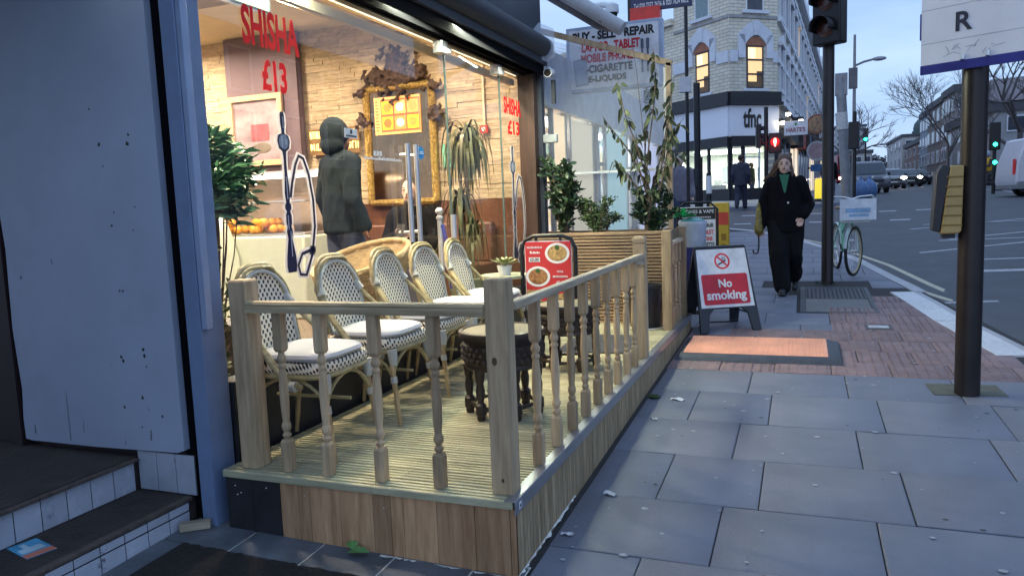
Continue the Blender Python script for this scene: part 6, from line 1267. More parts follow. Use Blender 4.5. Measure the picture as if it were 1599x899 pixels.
# ------------------------------------------------------------------ street furniture
pb = mat('brown_black_pole', (.018, .014, .015), .38, .2, .3, 6, blotch=.2)
def sighead(par, z, n=2, lit_=None, s=1.0, yaw=0, name='signal_head'):
    mb = MB(); H = .30 * n * s; mb.b2(-.17 * s, .17 * s, -.09 * s, .10 * s, z, z + H + .06); o = mb.build(name, blk, par, bev=.02 * s); o.rotation_euler = (0, 0, yaw)
    for k in range(n):
        zc = z + .03 + .30 * s * (k + .5); mb = MB(); m_ = 20; vs = []
        for j in range(m_): q = R(-20) + R(220) * j / (m_ - 1); vs += [(.125 * s * math.cos(q), -.09 * s, zc + .125 * s * math.sin(q)), (.115 * s * math.cos(q), -.27 * s, zc + .115 * s * math.sin(q))]
        mb.add(vs, [(2 * j, 2 * j + 1, 2 * j + 3, 2 * j + 2) for j in range(m_ - 1)], True); hd = mb.build('visor', blk, o, fix=False)
        hd.modifiers.new('t', 'SOLIDIFY').thickness = .006
        MB().lathe([(.105 * s, -.091 * s), (.09 * s, -.102 * s), (.04 * s, -.108 * s)], (0, 0, zc), 20, 'y').build('lens', lit_ if (lit_ and k == n - 1) else mat('dead_lens', (.06, .02, .018), .25), o)
    return o
tp1 = thing('traffic_signal', 'tall brown black traffic signal pole with unlit signal head above the pavement', 'traffic light', (.265, 10.47, g(10.47)))
MB().lathe([(.075, -.02), (.072, 0), (.069, 3.9)], (.03, 0, 0), 20).build('pole', pb, tp1); o = sighead(tp1, 2.97, 3, None, 1.05, R(-28)); o.location = (.035, -.12, 0)
mb = MB(); r = random.Random(3)
for k in range(60): q = r.uniform(0, 6.28); mb.leaf((.03 + .10 * math.cos(q), .10 * math.sin(q), .0), rdir(r, .3, 1), .07, .008, (1, 0, 0), .3)
tag(mb.build('weeds', lf_mid, None, (.24, 10.45, g(10.45)), fix=False), 'tuft of green weeds growing at the foot of the signal pole', 'weeds')
tp2 = thing('bus_stop_pole', 'thick brown black pole with white letter R stop flag and yellow box', 'pole', (.992, 5.48, g(5.48)))
MB().lathe([(.075, -.03), (.0735, 0), (.072, 3.2)], (0, 0, 0), 28).build('pole', pb, tp2)
fl_ = MB().b2(-.28, .40, -.03, -.012, 2.10, 2.75).build('flag', mat('flag_white', (.80, .81, .86), .4, 0, .05, 3, blotch=.1), tp2); fl_.rotation_euler = (0, 0, R(-28)); fl_.location = (-.035, -.065, 0)
MB().b2(-.282, .402, -.0325, -.0095, 2.045, 2.10).b2(-.288, -.2805, -.0325, -.0095, 2.26, 2.42).build('flag_band', mat('flag_blue', (.03, .035, .22), .4), fl_); text('R', mat('flag_letter', (.03, .035, .06), .5), fl_, (-.035, -.0335, 2.275), (1, 0, 0), (0, 0, 1), None, .115, .02)
MB().b2(-.28, .40, -.0312, -.0305, 2.228, 2.232).b2(-.28, .40, -.0312, -.0305, 2.432, 2.436).build('flag_rule', mat('flag_rule', (.42, .44, .52), .5), fl_)
mb = MB(); r = random.Random(14)
for k in range(16): x = r.uniform(-.16, .16); z = r.uniform(2.13, 2.2); mb.box((x, -.0312, z), (.05 * r.random() + .01, .0006, .0025), rot=Matrix.Rotation(r.uniform(-1.2, 1.2), 3, 'Y'))
for k in range(10): mb.box((r.uniform(.05, .15), -.0312, r.uniform(2.46, 2.5)), (.03, .0006, .0025), rot=Matrix.Rotation(r.uniform(-1.5, 1.5), 3, 'Y'))
mb.tube([(-.04, -.0312, 2.58), (.03, -.0312, 2.44)], .003, 5); mb.build('scratches', mat('scratch_grey', (.25, .27, .36), .6), fl_)
for x in (-.035, .10): MB().tube([(x, -.045, 2.10), (x, -.034, 2.13)], .012, 8).build('flag_bolt', steel, fl_)
yx = MB(); yx.prism([(-.035, .0), (.02, -.01), (.10, .0), (.11, .03), (.11, .36), (.09, .40), (-.01, .40), (-.03, .36)], -.06, .06, 'xz')
ybx = MB(); ybx.prism([(-.02, -.02), (.085, -.02), (.10, 0), (.105, .405), (.03, .405), (-.015, .0)], -.075, .075, 'xz'); ybo = ybx.build('yellow_box', mat('dull_yellow', (.42, .29, .10), .5, 0, .12, 8, blotch=.2), tp2, bev=.01); ybo.location = (-.165, 0, 1.06)
mb = MB()
for k in range(6): mb.b2(-.01 + k * .004, .102, -.078, .078, .03 + k * .06, .04 + k * .06)
mb.build('box_rib', mat('dark_yellow', (.22, .13, .03), .6), ybo); MB().prism([(-.06, .0), (-.018, -.01), (.032, .40), (-.01, .415), (-.045, .36)], -.07, .07, 'xz').build('dark_casing', blkp, ybo, bev=.008); MB().b2(0, .07, -.04, .04, -.05, -.0215).build('button_unit', blkp, ybo)
tag(tilt(MB().b2(-.21, .21, -.13, .13, -.01, .002)).build('pole_base_plate', mat('mossy_plate', (.10, .105, .08), .8, 0, .3, 14, .3, blotch=.3), None, (1.0, 5.57, g(5.57) + .003), R(4)), 'mossy concrete plate around the foot of the stop pole', 'plate')
mc_ = thing('manhole_cover', 'large twin panel metal chamber cover set in the pavement', 'manhole cover', (.36, 9.24, g(9.24)))
mcm = mat('cover_metal', (.09, .095, .105), .6, .3, .25, 20, .5, bscale=120); mcs = mat('cover_stone', (.17, .17, .175), .8, 0, .25, 30, .5)
mb = MB(); x0, x1, y0, y1 = -.385, .375, -.88, .88; mb.b2(x0, x1, y0, y0 + .05, -.02, .002).b2(x0, x1, y1 - .05, y1, -.02, .002).b2(x0, x0 + .05, y0 + .05, y1 - .05, -.02, .002).b2(x1 - .05, x1, y0 + .05, y1 - .05, -.02, .002); tilt(mb).build('frame', mcm, mc_)
mb = MB().b2(x0 + .055, x1 - .055, .02, y1 - .055, -.02, .0); 
for i in range(14):
    for j in range(16): mb.box((x0 + .08 + i * .046, .05 + j * .048, .0015), (.03, .006, .004), R(45 if (i + j) % 2 else -45))
tilt(mb).build('tread_plate', mcm, mc_); tilt(MB().b2(x0 + .055, x1 - .055, y0 + .055, .01, -.02, -.003)).build('stone_infill', mcs, mc_)
sv = thing('service_cover', 'small pale service box lid in the red tactile paving', 'service cover', (.655, 7.62, g(7.62) + .002)); tilt(MB().b2(-.11, .11, -.10, .10, -.01, .003)).build('rim', mcm, sv); tilt(MB().b2(-.085, .085, -.05, .06, .0032, .006)).build('lid', mat('pale_lid', (.45, .46, .48), .6, 0, .3, 30), sv)
# bicycle locked to a pole
bi = thing('bicycle', 'mint green city bicycle with white notice on its basket standing at the kerb', 'bicycle', (.545, 11.45, g(11.42) + .003), R(-81)); tyre = mat('black_tyre', (.02, .02, .022), .8); rimm = mat('cream_rim', (.50, .42, .26), .4, .2); mint = mat('mint_paint', (.18, .48, .32), .35, 0, .1); wfr = mat('pale_mint_paint', (.45, .55, .52), .4)
RW_ = .33
def wheel(x, par, yaw=0):
    t = bpy.data.objects.new('wheel', None)
    mb = MB(); mb.tube([((RW_ - .02) * math.cos(q), 0, RW_ + (RW_ - .02) * math.sin(q)) for q in [k * math.pi / 20 for k in range(40)]], .021, 8, True); o = mb.build('wheel', tyre, par); o.location = (x, 0, 0); o.rotation_euler = (0, 0, yaw)
    MB().tube([((RW_ - .043) * math.cos(q), 0, RW_ + (RW_ - .043) * math.sin(q)) for q in [k * math.pi / 20 for k in range(40)]], .013, 6, True).build('rim', rimm, o); mb = MB()
    for k in range(28): q = 2 * math.pi * k / 28; mb.tube([(.02 * math.cos(q + .5), .02 * (-1) ** k, RW_ + .02 * math.sin(q + .5)), ((RW_ - .05) * math.cos(q), 0, RW_ + (RW_ - .05) * math.sin(q))], .0016, 4)
    mb.tube([(0, -.05, RW_), (0, .05, RW_)], .022, 10).build('spokes', steel, o); mb = MB(); mb.tube([((RW_ + .02) * math.cos(q), 0, RW_ + (RW_ + .02) * math.sin(q)) for q in [R(10) + k * R(150) / 14 for k in range(15)]], .022, 6, flat=.4).build('mudguard', wfr, o)
    return o
wheel(.53, bi, R(-30)); wheel(-.53, bi)
mb = MB(); BB = (-.10, 0, .30); ST = (-.22, 0, .78); HT = (.36, 0, .82); HB = (.40, 0, .68)
for a, b, r_ in ((BB, ST, .016), (BB, HB, .019), ((-.17, 0, .55), HT, .016), (BB, (-.53, .05, RW_), .010), (BB, (-.53, -.05, RW_), .010), (ST, (-.53, .05, RW_), .009), (ST, (-.53, -.05, RW_), .009), (HT, HB, .021)): mb.tube([a, b], r_, 10)
mb.build('frame', mint, bi); MB().tube([HB, (.44, .05, .62), (.53, .05, RW_)], .012, 8).tube([HB, (.44, -.05, .62), (.53, -.05, RW_)], .012, 8).build('fork', wfr, bi)
MB().tube([(.36, 0, .82), (.34, 0, 1.0), (.40, 0, 1.02)], .013, 8).tube([(.40, 0, 1.02), (.40, .10, 1.05), (.34, .26, 1.06), (.22, .31, 1.04)], .011, 8).tube([(.40, 0, 1.02), (.40, -.10, 1.05), (.34, -.26, 1.06), (.22, -.31, 1.04)], .011, 8).build('handlebar', steel, bi); MB().tube([(.26, .295, 1.045), (.15, .325, 1.03)], .017, 8).build('grip', wfr, bi); MB().tube([(.26, -.295, 1.045), (.15, -.325, 1.03)], .017, 8).build('grip', wfr, bi)
mb = MB(); mb.sph((-.27, 0, .90), (.13, .09, .03), 12).cap((-.2, 0, .90), (-.08, 0, .90), .04, .025, 8); mb.build('saddle', mat('tan_saddle', (.22, .13, .07), .5), bi); MB().tube([ST, (-.25, 0, .88)], .012, 8).build('seat_post', steel, bi)
mb = MB().lathe([(.09, -.004), (.09, .004)], (BB[0], -.06, BB[2]), 20, 'y').tube([BB, (-.10, -.08, .30), (-.02, -.08, .16)], .008, 6).tube([BB, (-.10, .08, .30), (-.18, .08, .44)], .008, 6).b2(-.06, .02, -.15, -.08, .15, .17).b2(-.22, -.14, .08, .15, .43, .45); mb.build('crank_set', steel, bi)
MB().b2(.46, .74, -.15, .15, .72, .73).b2(.46, .48, -.15, .15, .73, .96).b2(.72, .74, -.15, .15, .73, .96).b2(.48, .72, -.15, -.14, .73, .96).b2(.48, .72, .14, .15, .73, .96).build('basket', mat('basket_pale', (.45, .47, .46), .6), bi)
nn = thing('basket_notice', 'white and blue paper notice on the front of the bicycle basket', 'notice', (.545 + .752 * math.cos(R(-81)), 11.45 + .752 * math.sin(R(-81)), g(11.4)), R(-81)); MB().b2(0, .004, -.22, .22, .755, 1.03).build('paper', mat('notice_white', (.66, .70, .76), .5), nn); MB().b2(.0045, .0055, -.15, .15, .85, .91).b2(.0045, .0055, -.11, .13, .80, .835).build('print', mat('notice_blue', (.25, .42, .62), .5), nn)
# posts, bollard, signals further away
def pole(label, cat, x, y, h, r0, m_, lean_=(0, 0), r1=None, z0=None):
    t = thing('street_pole' if cat == 'pole' else cat.replace(' ', '_'), label, cat, (x, y, g(y) if z0 is None else z0)); MB().tube([(0, 0, -.05), (lean_[0], lean_[1], h)], [r0, r1 or r0], 14).build('pole', m_, t); return t
galv = mat('grey_galvanised', (.22, .23, .25), .5, .3, .2, 4, blotch=.2)
lp_ = pole('leaning grey sign pole with sticker band and sign box on top', 'pole', 1.47, 29.6, 4.3, .17, galv, (-.25, 0)); MB().b2(-.42, -.02, -.14, .14, 3.7, 4.45).build('sign_box', galv, lp_); MB().b2(.02, .30, -.1, .1, 3.9, 4.6).build('sign_back', mat('sign_back', (.12, .12, .13), .6), lp_); MB().tube([(-.17, 0, 2.5), (-.21, 0, 3.1)], .205, 14).build('sticker_band', mat('sticker_pale', (.5, .5, .5), .6, 0, .5, 25), lp_)
sl2 = pole('tall slim street lamp with single outreach arm over the road', 'street lamp', 1.98, 35, 6.6, .09, galv, (0, 0), .05); MB().tube([(0, 0, 5.35), (.35, 0, 5.48), (.72, 0, 5.55)], .045, 8).build('arm', galv, sl2); MB().sph((.92, 0, 5.55), (.28, .14, .09), 12).build('lantern', mat('lantern_grey', (.30, .32, .36), .4), sl2)
s2 = pole('dark traffic signal seen side on beyond the leaning pole', 'traffic light', 1.62, 28.2, 3.0, .06, blk); o = sighead(s2, 1.75, 3, None, .95, R(160)); o.location = (-.02, 0, 0)
s3 = pole('pedestrian signal with glowing red man in front of the corner shop', 'traffic light', -1.17, 27.3, 3.3, .07, blk)
rl = emat('red_signal', (1, .02, .015), 9); o = MB().b2(.08, .50, -.12, .12, 1.75, 2.42).build('signal_head', blk, s3, bev=.03); MB().sph((.29, -.13, 2.12), (.135, .03, .135), 14).build('red_lens', emat('red_glow', (.9, .01, .01), 1.2), o); mb = MB().sph((.29, -.165, 2.20), (.035, .01, .035), 8).cap((.29, -.165, 2.13), (.29, -.165, 2.08), .045, .03, 8).cap((.29, -.165, 2.06), (.29, -.165, 1.99), .03, .02, 8); mb.build('red_man', emat('red_man_light', (1, .25, .18), 14), o)
o = sighead(s3, 2.35 - .6, 3, None, .8, R(100)); o.location = (-.25, 0, .2)
l = bpy.data.lights.new('red_lamp', 'POINT'); l.energy = 6; l.color = (1, .03, .02); l.shadow_soft_size = .12; lo = bpy.data.objects.new('red_lamp', l); COL.objects.link(lo); lo.location = (-.88, 27.0, g(27.3) + 2.1)
s4 = pole('thick black signal pole left of the bright shop windows', 'pole', -2.53, 20, 3.6, .085, blk); o = MB().b2(-.25, .02, -.12, .12, .95, 1.45).build('push_button_box', blkp, s4, bev=.02)
s5 = pole('thin tall dark pole rising past the hanging board', 'pole', -2.22, 16, 6.0, .036, blk); MB().b2(-.14, .08, -.08, .08, 3.05, 3.35).build('detector', mat('detector_pale', (.5, .5, .52), .5), s5)
s6 = pole('black post with white collar before the corner shop window', 'pole', -2.0 - 1.35, 26.9, 1.75, .12, blk); MB().tube([(.32, 0, .0), (.32, 0, 1.2)], .09, 10).build('second_post', blk, s6); MB().tube([(.32, 0, .5), (.32, 0, 1.1)], .10, 10).build('white_collar', wht, s6)
bo = thing('yellow_bollard', 'bright yellow lit bollard beyond the signal pole', 'bollard', (.56, 29.4, g(29.4))); MB().lathe([(.16, 0), (.17, .05), (.17, .75), (.15, .80), (.05, .83)], (0, 0, 0), 20).build('shell', emat('bollard_yellow', (.85, .62, .04), .55), bo); MB().lathe([(.18, 0), (.18, .10), (.172, .11)], (0, 0, 0), 20).build('base', blkp, bo)
bgm = mat('blue_bag', (.08, .16, .34), .4, 0, .2, 9, .4); 
for k, (x, y) in enumerate(((1.95, 30.4), (2.28, 30.9))):
    mb = MB().sph((0, 0, .34), (.3, .28, .38), 12).cap((0, 0, .68), (.02, 0, .85), .08, .05, 8); o = remeshed(mb, 'rubbish_bag', bgm, None, .04, (x, y, g(y) - .02)); tag(o, ('blue rubbish bag leaning on the leaning grey pole', 'blue rubbish bag nearest the grey car')[k], 'rubbish bag', 'blue rubbish bags at the kerb')
# ------------------------------------------------------------------ vehicles
cgl = mat('car_glass', (.05, .07, .09), .08, 0, .1); hl = emat('headlight_glow', (1, .93, .75), 26); tl_ = emat('tail_light', (1, .05, .03), 4)
def car(label, loc, rz, paint, s=1.0, tall=1.5, lights=False, plate=True, cat='car', name='parked_car', tail=False):
    t = thing(name, label, cat, loc, rz); w = .88; h = tall; body = MB()
    pr = [(-2.1, .28), (-2.15, .55), (-2.08, .82), (-1.3, .95), (-.55, h - .12), (.0, h), (1.5, h), (1.95, h * .68), (2.1, .85), (2.12, .4), (2.0, .25)]
    n = len(pr); vs = [(sx * w * (1 - .14 * max(0, (z - .9) / (h - .9))), y, z) for sx in (-1, 1) for y, z in pr]
    body.add(vs, [tuple(range(n)), tuple(reversed(range(n, 2 * n)))] + [(i, i + n, (i + 1) % n + n, (i + 1) % n) for i in range(n)]); body.build('body', paint, t, bev=.06)
    def wy(u): return (-1.3 + .75 * u, .95 + (h - .12 - .95) * u)
    a, b = wy(.08), wy(.94); f0, f1 = .80, .70
    MB().quad((-f0, a[0] - .02, a[1] + .02), (f0, a[0] - .02, a[1] + .02), (f1, b[0] - .02, b[1] + .03), (-f1, b[0] - .02, b[1] + .03)).build('windscreen', cgl, t)
    for sx in (-1, 1):
        MB().prism([(-.95, 1.0), (1.7, 1.0), (1.45, h - .12), (-.45, h - .14)], sx * (w - .03) - .01, sx * (w - .03) + .01, 'yz').build('side_window', cgl, t)
        for y in (-1.35, 1.35):
            wh = MB().lathe([(.31, -.1), (.32, -.08), (.32, .08), (.31, .1)], (sx * (w - .10), y, .32), 20, 'x').build('wheel', tyre, t); MB().lathe([(.19, -.11), (.20, .11)], (sx * (w - .10), y, .32), 16, 'x').build('rim', alu, wh)
        MB().sph((sx * .64, -2.09, .74), (.19, .08, .10), 10).build('headlight', hl if lights else mat('lamp_glass', (.5, .52, .55), .15), t); MB().sph((sx * (w + .08), -.92, 1.0), (.10, .08, .09), 8).build('wing_mirror', blkp, t)
        MB().b2(sx * .72 - .1, sx * .72 + .1, 2.09, 2.14, .72, .92).build('tail_light', tl_ if tail else red, t)
    MB().b2(-.55, .55, -2.17, -2.12, .55, .70).b2(-.7, .7, -2.18, -2.1, .26, .42).build('grille', blkp, t)
    if plate: MB().b2(-.26, .26, -2.20, -2.185, .43, .54).build('number_plate', mat('plate_white', (.6, .6, .55), .5), t)
    t.scale = (s, s, s); return t
c1 = car('grey people carrier facing us at the left kerb', (3.20, 45.5, g(44.5) - .06), R(4), mat('slate_car_paint', (.10, .11, .14), .3, .4, .08), 1.0, 1.72); MB().sph((0, -2.17, .80), (.06, .02, .08), 8).build('badge', steel, c1)
car('dark red car far up the street behind the bright headlights', (7.0, 78, g(78) - .1), R(5), mat('red_car_paint', (.25, .03, .04), .3, .3), 1.0, 1.5, False)
car('car with dazzling headlights coming towards us beside the grey car', (5.6, 60, g(60) - .1), R(5), mat('silver_car_paint', (.25, .26, .28), .3, .5), 1.0, 1.45, True)
car('dark car with lit headlights further right up the street', (7.6, 68, g(68) - .1), R(5), mat('black_car_paint', (.03, .03, .035), .3, .3), 1.0, 1.45, True)
car('dark car parked at the right kerb up the street', (10.6, 88, g(88) - .1), R(5), mat('black_car_paint_b', (.03, .035, .045), .3, .3), 1.0, 1.5)
car('dark car parked near the scaffolded building', (9.9, 80, g(80) - .1), R(5), mat('graphite_car_paint', (.05, .05, .06), .3, .3), 1.0, 1.5, tail=True)
bs = thing('red_bus', 'small red bus far away in the middle of the street', 'bus', (5.9, 120, g(120) - .1), R(5)); MB().b2(-1.25, 1.25, 0, 10, .4, 4.2).build('body', mat('bus_red', (.32, .02, .03), .4), bs, bev=.15); MB().b2(-1.1, 1.1, -.05, -.02, 1.4, 2.2).b2(-1.1, 1.1, -.05, -.02, 2.9, 3.8).build('windows', cgl, bs)
for sx in (-.9, .9): MB().sph((sx, -.05, .9), (.16, .05, .16), 8).build('headlight', hl, bs); MB().lathe([(.5, -.15), (.5, .15)], (sx, 2, .5), 16, 'x').build('wheel', tyre, bs)
# white van at the right edge, seen from behind its left rear
va = thing('white_van', 'white panel van crossing at the right edge of the picture', 'van', (8.52, 29.6, 1.06), R(10)); va.scale = (.8, .8, .8); vp = mat('van_white', (.60, .58, .62), .35, 0, .05); pr = [(-2.85, .35), (-2.95, .6), (-2.9, 1.3), (-2.6, 2.25), (-2.45, 2.33), (1.2, 2.33), (1.5, 2.2), (2.2, 1.35), (2.8, 1.1), (2.95, .75), (2.9, .35)]; n = len(pr)
mb = MB(); mb.add([(x, s * .98 * (1 - .10 * max(0, (z - 1.2) / 1.1)), z) for s in (-1, 1) for x, z in pr], [tuple(range(n)), tuple(reversed(range(n, 2 * n)))] + [(i, i + n, (i + 1) % n + n, (i + 1) % n) for i in range(n)]); mb.build('body', vp, va, bev=.06)
MB().prism([(-.0 - 1.75, 1.30), (-.95, 1.30), (-1.05, 2.0), (-1.62, 2.0)], -.985, -.955, 'xz').build('side_window', cgl, va); MB().b2(-2.9, 2.9, -1.0, 1.0, .30, .62).build('sill_trim', mat('van_grey', (.20, .21, .23), .6), va, bev=.03)
for x in (-1.9, 1.9):
    for s in (-1, 1): wh = MB().lathe([(.36, -.12), (.37, 0), (.36, .12)], (x, s * .90, .36), 20, 'y').build('wheel', tyre, va); MB().lathe([(.2, -.13), (.2, .13)], (x, s * .90, .36), 14, 'y').build('rim', alu, wh)
MB().b2(-1.35, -1.10, -1.22, -1.0, 1.35, 1.75).build('wing_mirror', blkp, va); MB().b2(-2.965, -2.93, -.9, -.72, .9, 1.5).build('tail_light', red, va); MB().b2(-2.6, 1.0, -.99, -.982, 1.16, 1.20).build('rubbing_strip', mat('van_strip', (.4, .4, .42), .5), va)
# delivery scooter with rider
mo_ = thing('delivery_scooter', 'dark delivery scooter with lit headlamp crossing before the white van', 'scooter', (7.45, 38.0, 1.19), R(40)); 
for x in (-.6, .62): wh = MB().lathe([(.26, -.06), (.28, 0), (.26, .06)], (x, 0, .28), 18, 'y').build('wheel', tyre, mo_); MB().lathe([(.15, -.065), (.15, .065)], (x, 0, .28), 12, 'y').build('rim', alu, wh)
mb = MB().cap((-.45, 0, .55), (.55, 0, .60), .14, .17, 10).cap((-.50, 0, .62), (-.62, 0, .98), .10, .08, 10).cap((-.3, 0, .40), (.35, 0, .38), .12, .12, 10); remeshed(mb, 'body', mat('scooter_black', (.02, .02, .025), .35), mo_, .03); MB().tube([(-.62, -.32, 1.05), (-.62, .32, 1.05)], .02, 8).tube([(-.6, 0, .3), (-.62, 0, 1.05)], .035, 8).build('handlebar', blk, mo_); MB().sph((-.73, 0, .86), (.06, .09, .09), 10).build('headlamp', emat('headlamp_glow', (1, .95, .8), 20), mo_); MB().b2(.35, .80, -.22, .22, .82, 1.22).build('delivery_box', mat('box_black', (.02, .02, .022), .5), mo_, bev=.03)
ri = thing('person', 'scooter rider in black with yellow jacket panel and pale helmet', 'person', (7.45, 38.0, 1.19), R(40)); mb = MB(); chain(mb, [(.12, 0, .78), (.05, 0, 1.10), (-.05, 0, 1.36)], [.17, .17, .14]); mb.sph((-.10, 0, 1.58), (.10, .09, .12), 12)
for s in (-1, 1): chain(mb, [(-.05, s * .18, 1.34), (-.25, s * .26, 1.12), (-.55, s * .28, 1.08)], [.075, .06, .045]); hand(mb, (-.55, s * .28, 1.08), (-1, 0, -.2), s, .8); chain(mb, [(.12, s * .12, .76), (-.28, s * .20, .74), (-.25, s * .18, .38), (-.36, s * .18, .36)], [.10, .08, .055, .05])
remeshed(mb, 'body', mat('rider_black', (.025, .025, .03), .7), ri, .025); mb = MB(); chain(mb, [(.06, 0, 1.0), (-.04, 0, 1.34)], [.185, .165]); remeshed(mb, 'jacket', mat('rider_yellow', (.65, .38, .03), .6), ri, .025); MB().sph((-.10, 0, 1.62), (.145, .13, .145), 14).build('helmet', mat('pale_helmet', (.30, .38, .46), .25), ri)
# far signals with green light, distant trees
gs_ = emat('green_signal', (.02, 1, .55), 8)
for lab, x, y, h in (('far traffic signal glowing green above the distant cars', 4.3, 62, 4.2), ('green traffic signal beside the white van', 6.55, 32.5, 2.35)):
    t = pole(lab, 'traffic light', x, y, h, .06, blk); MB().b2(-.17, .17, -.12, .12, h - .8, h + .2).build('signal_head', blk, t, bev=.03); MB().sph((0, -.13, h - .60), (.12, .04, .12) if y > 40 else (.07, .03, .07), 10).build('green_lens', gs_, t)
    if y < 40: MB().sph((0, -.13, h - 1.25), (.07, .03, .07), 10).build('lower_green_lens', gs_, t)
def bare_tree(label, loc, h, seed, spread=.5, r0=.14, levels=5, first=.35, twigs=3, group=None):
    r = random.Random(seed); t = thing('bare_tree', label, 'tree', loc, 0, group); tr = MB(); cr = MB()
    def grow(p, d, l, rad, lv, mb):
        P = [p]; q = d
        for k in range(3): q = (q + rdir(r, -1, 1) * .16).normalized(); P.append(P[-1] + q * l / 3)
        mb.tube(P, [rad, rad * .9, rad * .8, rad * .68], 6 if lv > 2 else 4, caps=False)
        if lv == 0: return
        for k in range(twigs if lv > 1 else twigs + 1):
            a = P[r.choice((2, 3, 3))]; nd = (q + rdir(r, -.5, 1) * spread * 1.5).normalized(); grow(a, nd, l * r.uniform(.6, .82), rad * .58, lv - 1, cr)
    P0 = Vector((0, 0, -.1)); grow(P0, Vector((r.uniform(-.1, .1), 0, 1)), h * first, r0, levels, tr); tr.build('trunk', barkg, t); cr.build('crown', barkg, t, fix=False); return t
bare_tree('bare black tree beside the leaning grey pole', (1.75, 38, g(38)), 4.3, 5, .5, .09, 5)
bare_tree('bare pollarded plane tree behind the white van', (10.0, 45, g(45)), 7.0, 8, .6, .18, 4, .40)
bare_tree('slim bare tree with upright twigs left of the stop pole', (10.3, 66, g(66)), 9.5, 17, .42, .11, 5, .34, 4)
bare_tree('bare tree before the panelled building at the right edge', (12.3, 52, g(52)), 8.0, 19, .5, .14, 5)
mb = MB(); r = random.Random(3)
for k in range(2600): c = Vector((r.gauss(0, 7), r.gauss(0, 5), 0)); z = r.random() ** .8 * (6.4 - abs(c.x) * .22); mb.leaf((c.x, c.y, max(.1, z)), rdir(r), .9, .45, rdir(r))
tag(mb.build('distant_trees', mat('hazy_branches', (.085, .082, .10), .9, 0, .2, 1, 0, .3), None, (17.5, 240, g(240)), fix=False), 'hazy mass of bare trees closing the far end of the street', 'trees', kind='stuff')
# people far along the left pavement
man('distant pedestrian in black beside the leaning grey pole', (.95, 31.5, g(31.5)), R(160), blc, jeans, dkh, skind, 1.65, .15, face=False)
man('distant pedestrian in blue jeans further along the left pavement', (1.05, 38, g(38)), R(10), mat('plum_coat', (.08, .04, .07), .8), jeans, dkh, skin, 1.65, .2, face=False)
# ------------------------------------------------------------------ litter and gum
r = random.Random(31); mb = MB()
for k in range(230):
    x = r.uniform(-.93, 1.9); y = r.uniform(1.9, 9.4)
    if x > kerbx(y) - .45 or (-1 < x < .3 and 6.08 < y < 6.9): continue
    s = r.choice((.005, .006, .008, .010, .015)); n = 9; z = g(y) + .0035
    mb.add([(x + s * 1.25 * r.uniform(.7, 1.1) * math.cos(2 * math.pi * j / n), y + s * r.uniform(.7, 1.1) * math.sin(2 * math.pi * j / n), z + s * math.sin(2 * math.pi * j / n) * .034) for j in range(n)], [tuple(range(n))])
tag(mb.build('gum_spots', mat('old_gum', (.33, .35, .39), .8, 0, .3, 40), fix=False), 'pale flattened chewing gum spots scattered over the paving slabs', 'chewing gum', kind='stuff')
mb = MB()
for k in range(60):
    x = r.uniform(-.93, 1.9); y = r.uniform(1.9, 9.4)
    if x > kerbx(y) - .45 or (-1 < x < .3 and 6.08 < y < 6.9): continue
    s = r.uniform(.004, .011); n = 8; mb.add([(x + s * 1.6 * r.uniform(.6, 1.1) * math.cos(2 * math.pi * j / n), y + s * r.uniform(.6, 1.1) * math.sin(2 * math.pi * j / n), g(y) + .0037 + s * math.sin(2 * math.pi * j / n) * .034) for j in range(n)], [tuple(range(n))])
tag(mb.build('dark_spots', mat('dark_gum', (.05, .052, .06), .8), fix=False), 'dark stains and old gum scattered over the paving slabs', 'stains', kind='stuff')
pap = mat('white_paper', (.55, .57, .62), .7, 0, .1)
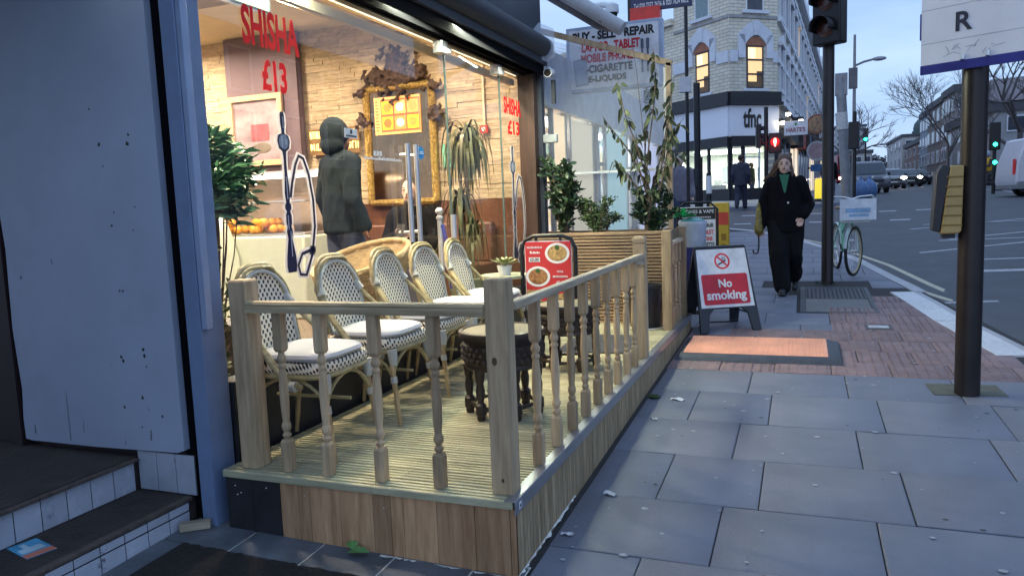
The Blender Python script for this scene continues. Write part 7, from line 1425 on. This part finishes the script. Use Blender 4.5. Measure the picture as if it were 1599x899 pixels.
for k, (x, y, s, lab) in enumerate(((-.86, 3.40, .035, 'white paper scrap lying closest to the deck edge near its corner'), (-.78, 5.0, .05, 'crumpled white paper scrap on the slab before the trench cover'), (-.94, 2.95, .03, 'thin curled white paper strip at the foot of the deck'), (-.86, 4.55, .025, 'tiny white paper scrap beside the deck halfway along'))):
    n = 5; vs = [(s * (i / n - .5) * 1.8, s * (j / n - .5), r.uniform(0, .012) + .003) for j in range(n + 1) for i in range(n + 1)]
    o = MB().add(vs, [(j * (n + 1) + i, j * (n + 1) + i + 1, (j + 1) * (n + 1) + i + 1, (j + 1) * (n + 1) + i) for j in range(n) for i in range(n)]).build('paper_scrap', pap, None, (x, y, g(y) + .001), r.uniform(-.5, .5)); tag(o, lab, 'litter', 'paper scraps on the pavement')
mb = MB(); mb.leaf((0, 0, .012), (1, .3, .05), .10, .065, (0, 0, 1), .05).leaf((.02, .02, .02), (-.6, .6, .3), .06, .05, (0, 0, 1), .1); tag(mb.build('fallen_leaf', mat('green_leaf_litter', (.10, .26, .08), .45, 0, .3, 30), None, (-1.75, 2.50, .016), fix=False), 'crumpled green leaf lying on the slate tiles below the deck', 'leaf')
tag(MB().sph((0, 0, .012), (.045, .035, .014), 10).build('moss_clump', mat('moss', (.05, .09, .03), .95, 0, .4, 60, .8), None, (-.945, 5.02, g(5.0))), 'flat green moss clump at the foot of the deck side', 'moss')
mb = MB(); rr = random.Random(77); y = 2.545; P = []
while y < 3.35:
    w_ = max(.0, rr.uniform(-.004, .026)) * (1 - (y - 2.5) * .8); P.append((DX1 - .002, DX1 - .001 + w_, y)); y += rr.uniform(.012, .03)
mb.add([(x, y, g(y) + .0042 + (.004 if k == 0 else 0)) for a, b, y in P for k, x in enumerate((a, b))], [(2 * i, 2 * i + 1, 2 * i + 3, 2 * i + 2) for i in range(len(P) - 1)])
P = []; x = -1.62
while x < -1.01: w_ = max(0, rr.uniform(-.006, .02)); P.append((x, w_)); x += rr.uniform(.012, .03)
mb.add([(x, 2.556 - k * w_ - .001, gx_(x, 2.55) + .0035) for x, w_ in P for k in (0, 1)], [(2 * i, 2 * i + 1, 2 * i + 3, 2 * i + 2) for i in range(len(P) - 1)])
tag(mb.build('mortar_smears', grout, fix=False), 'pale mortar smears along the bottom edge of the deck', 'mortar', kind='stuff')
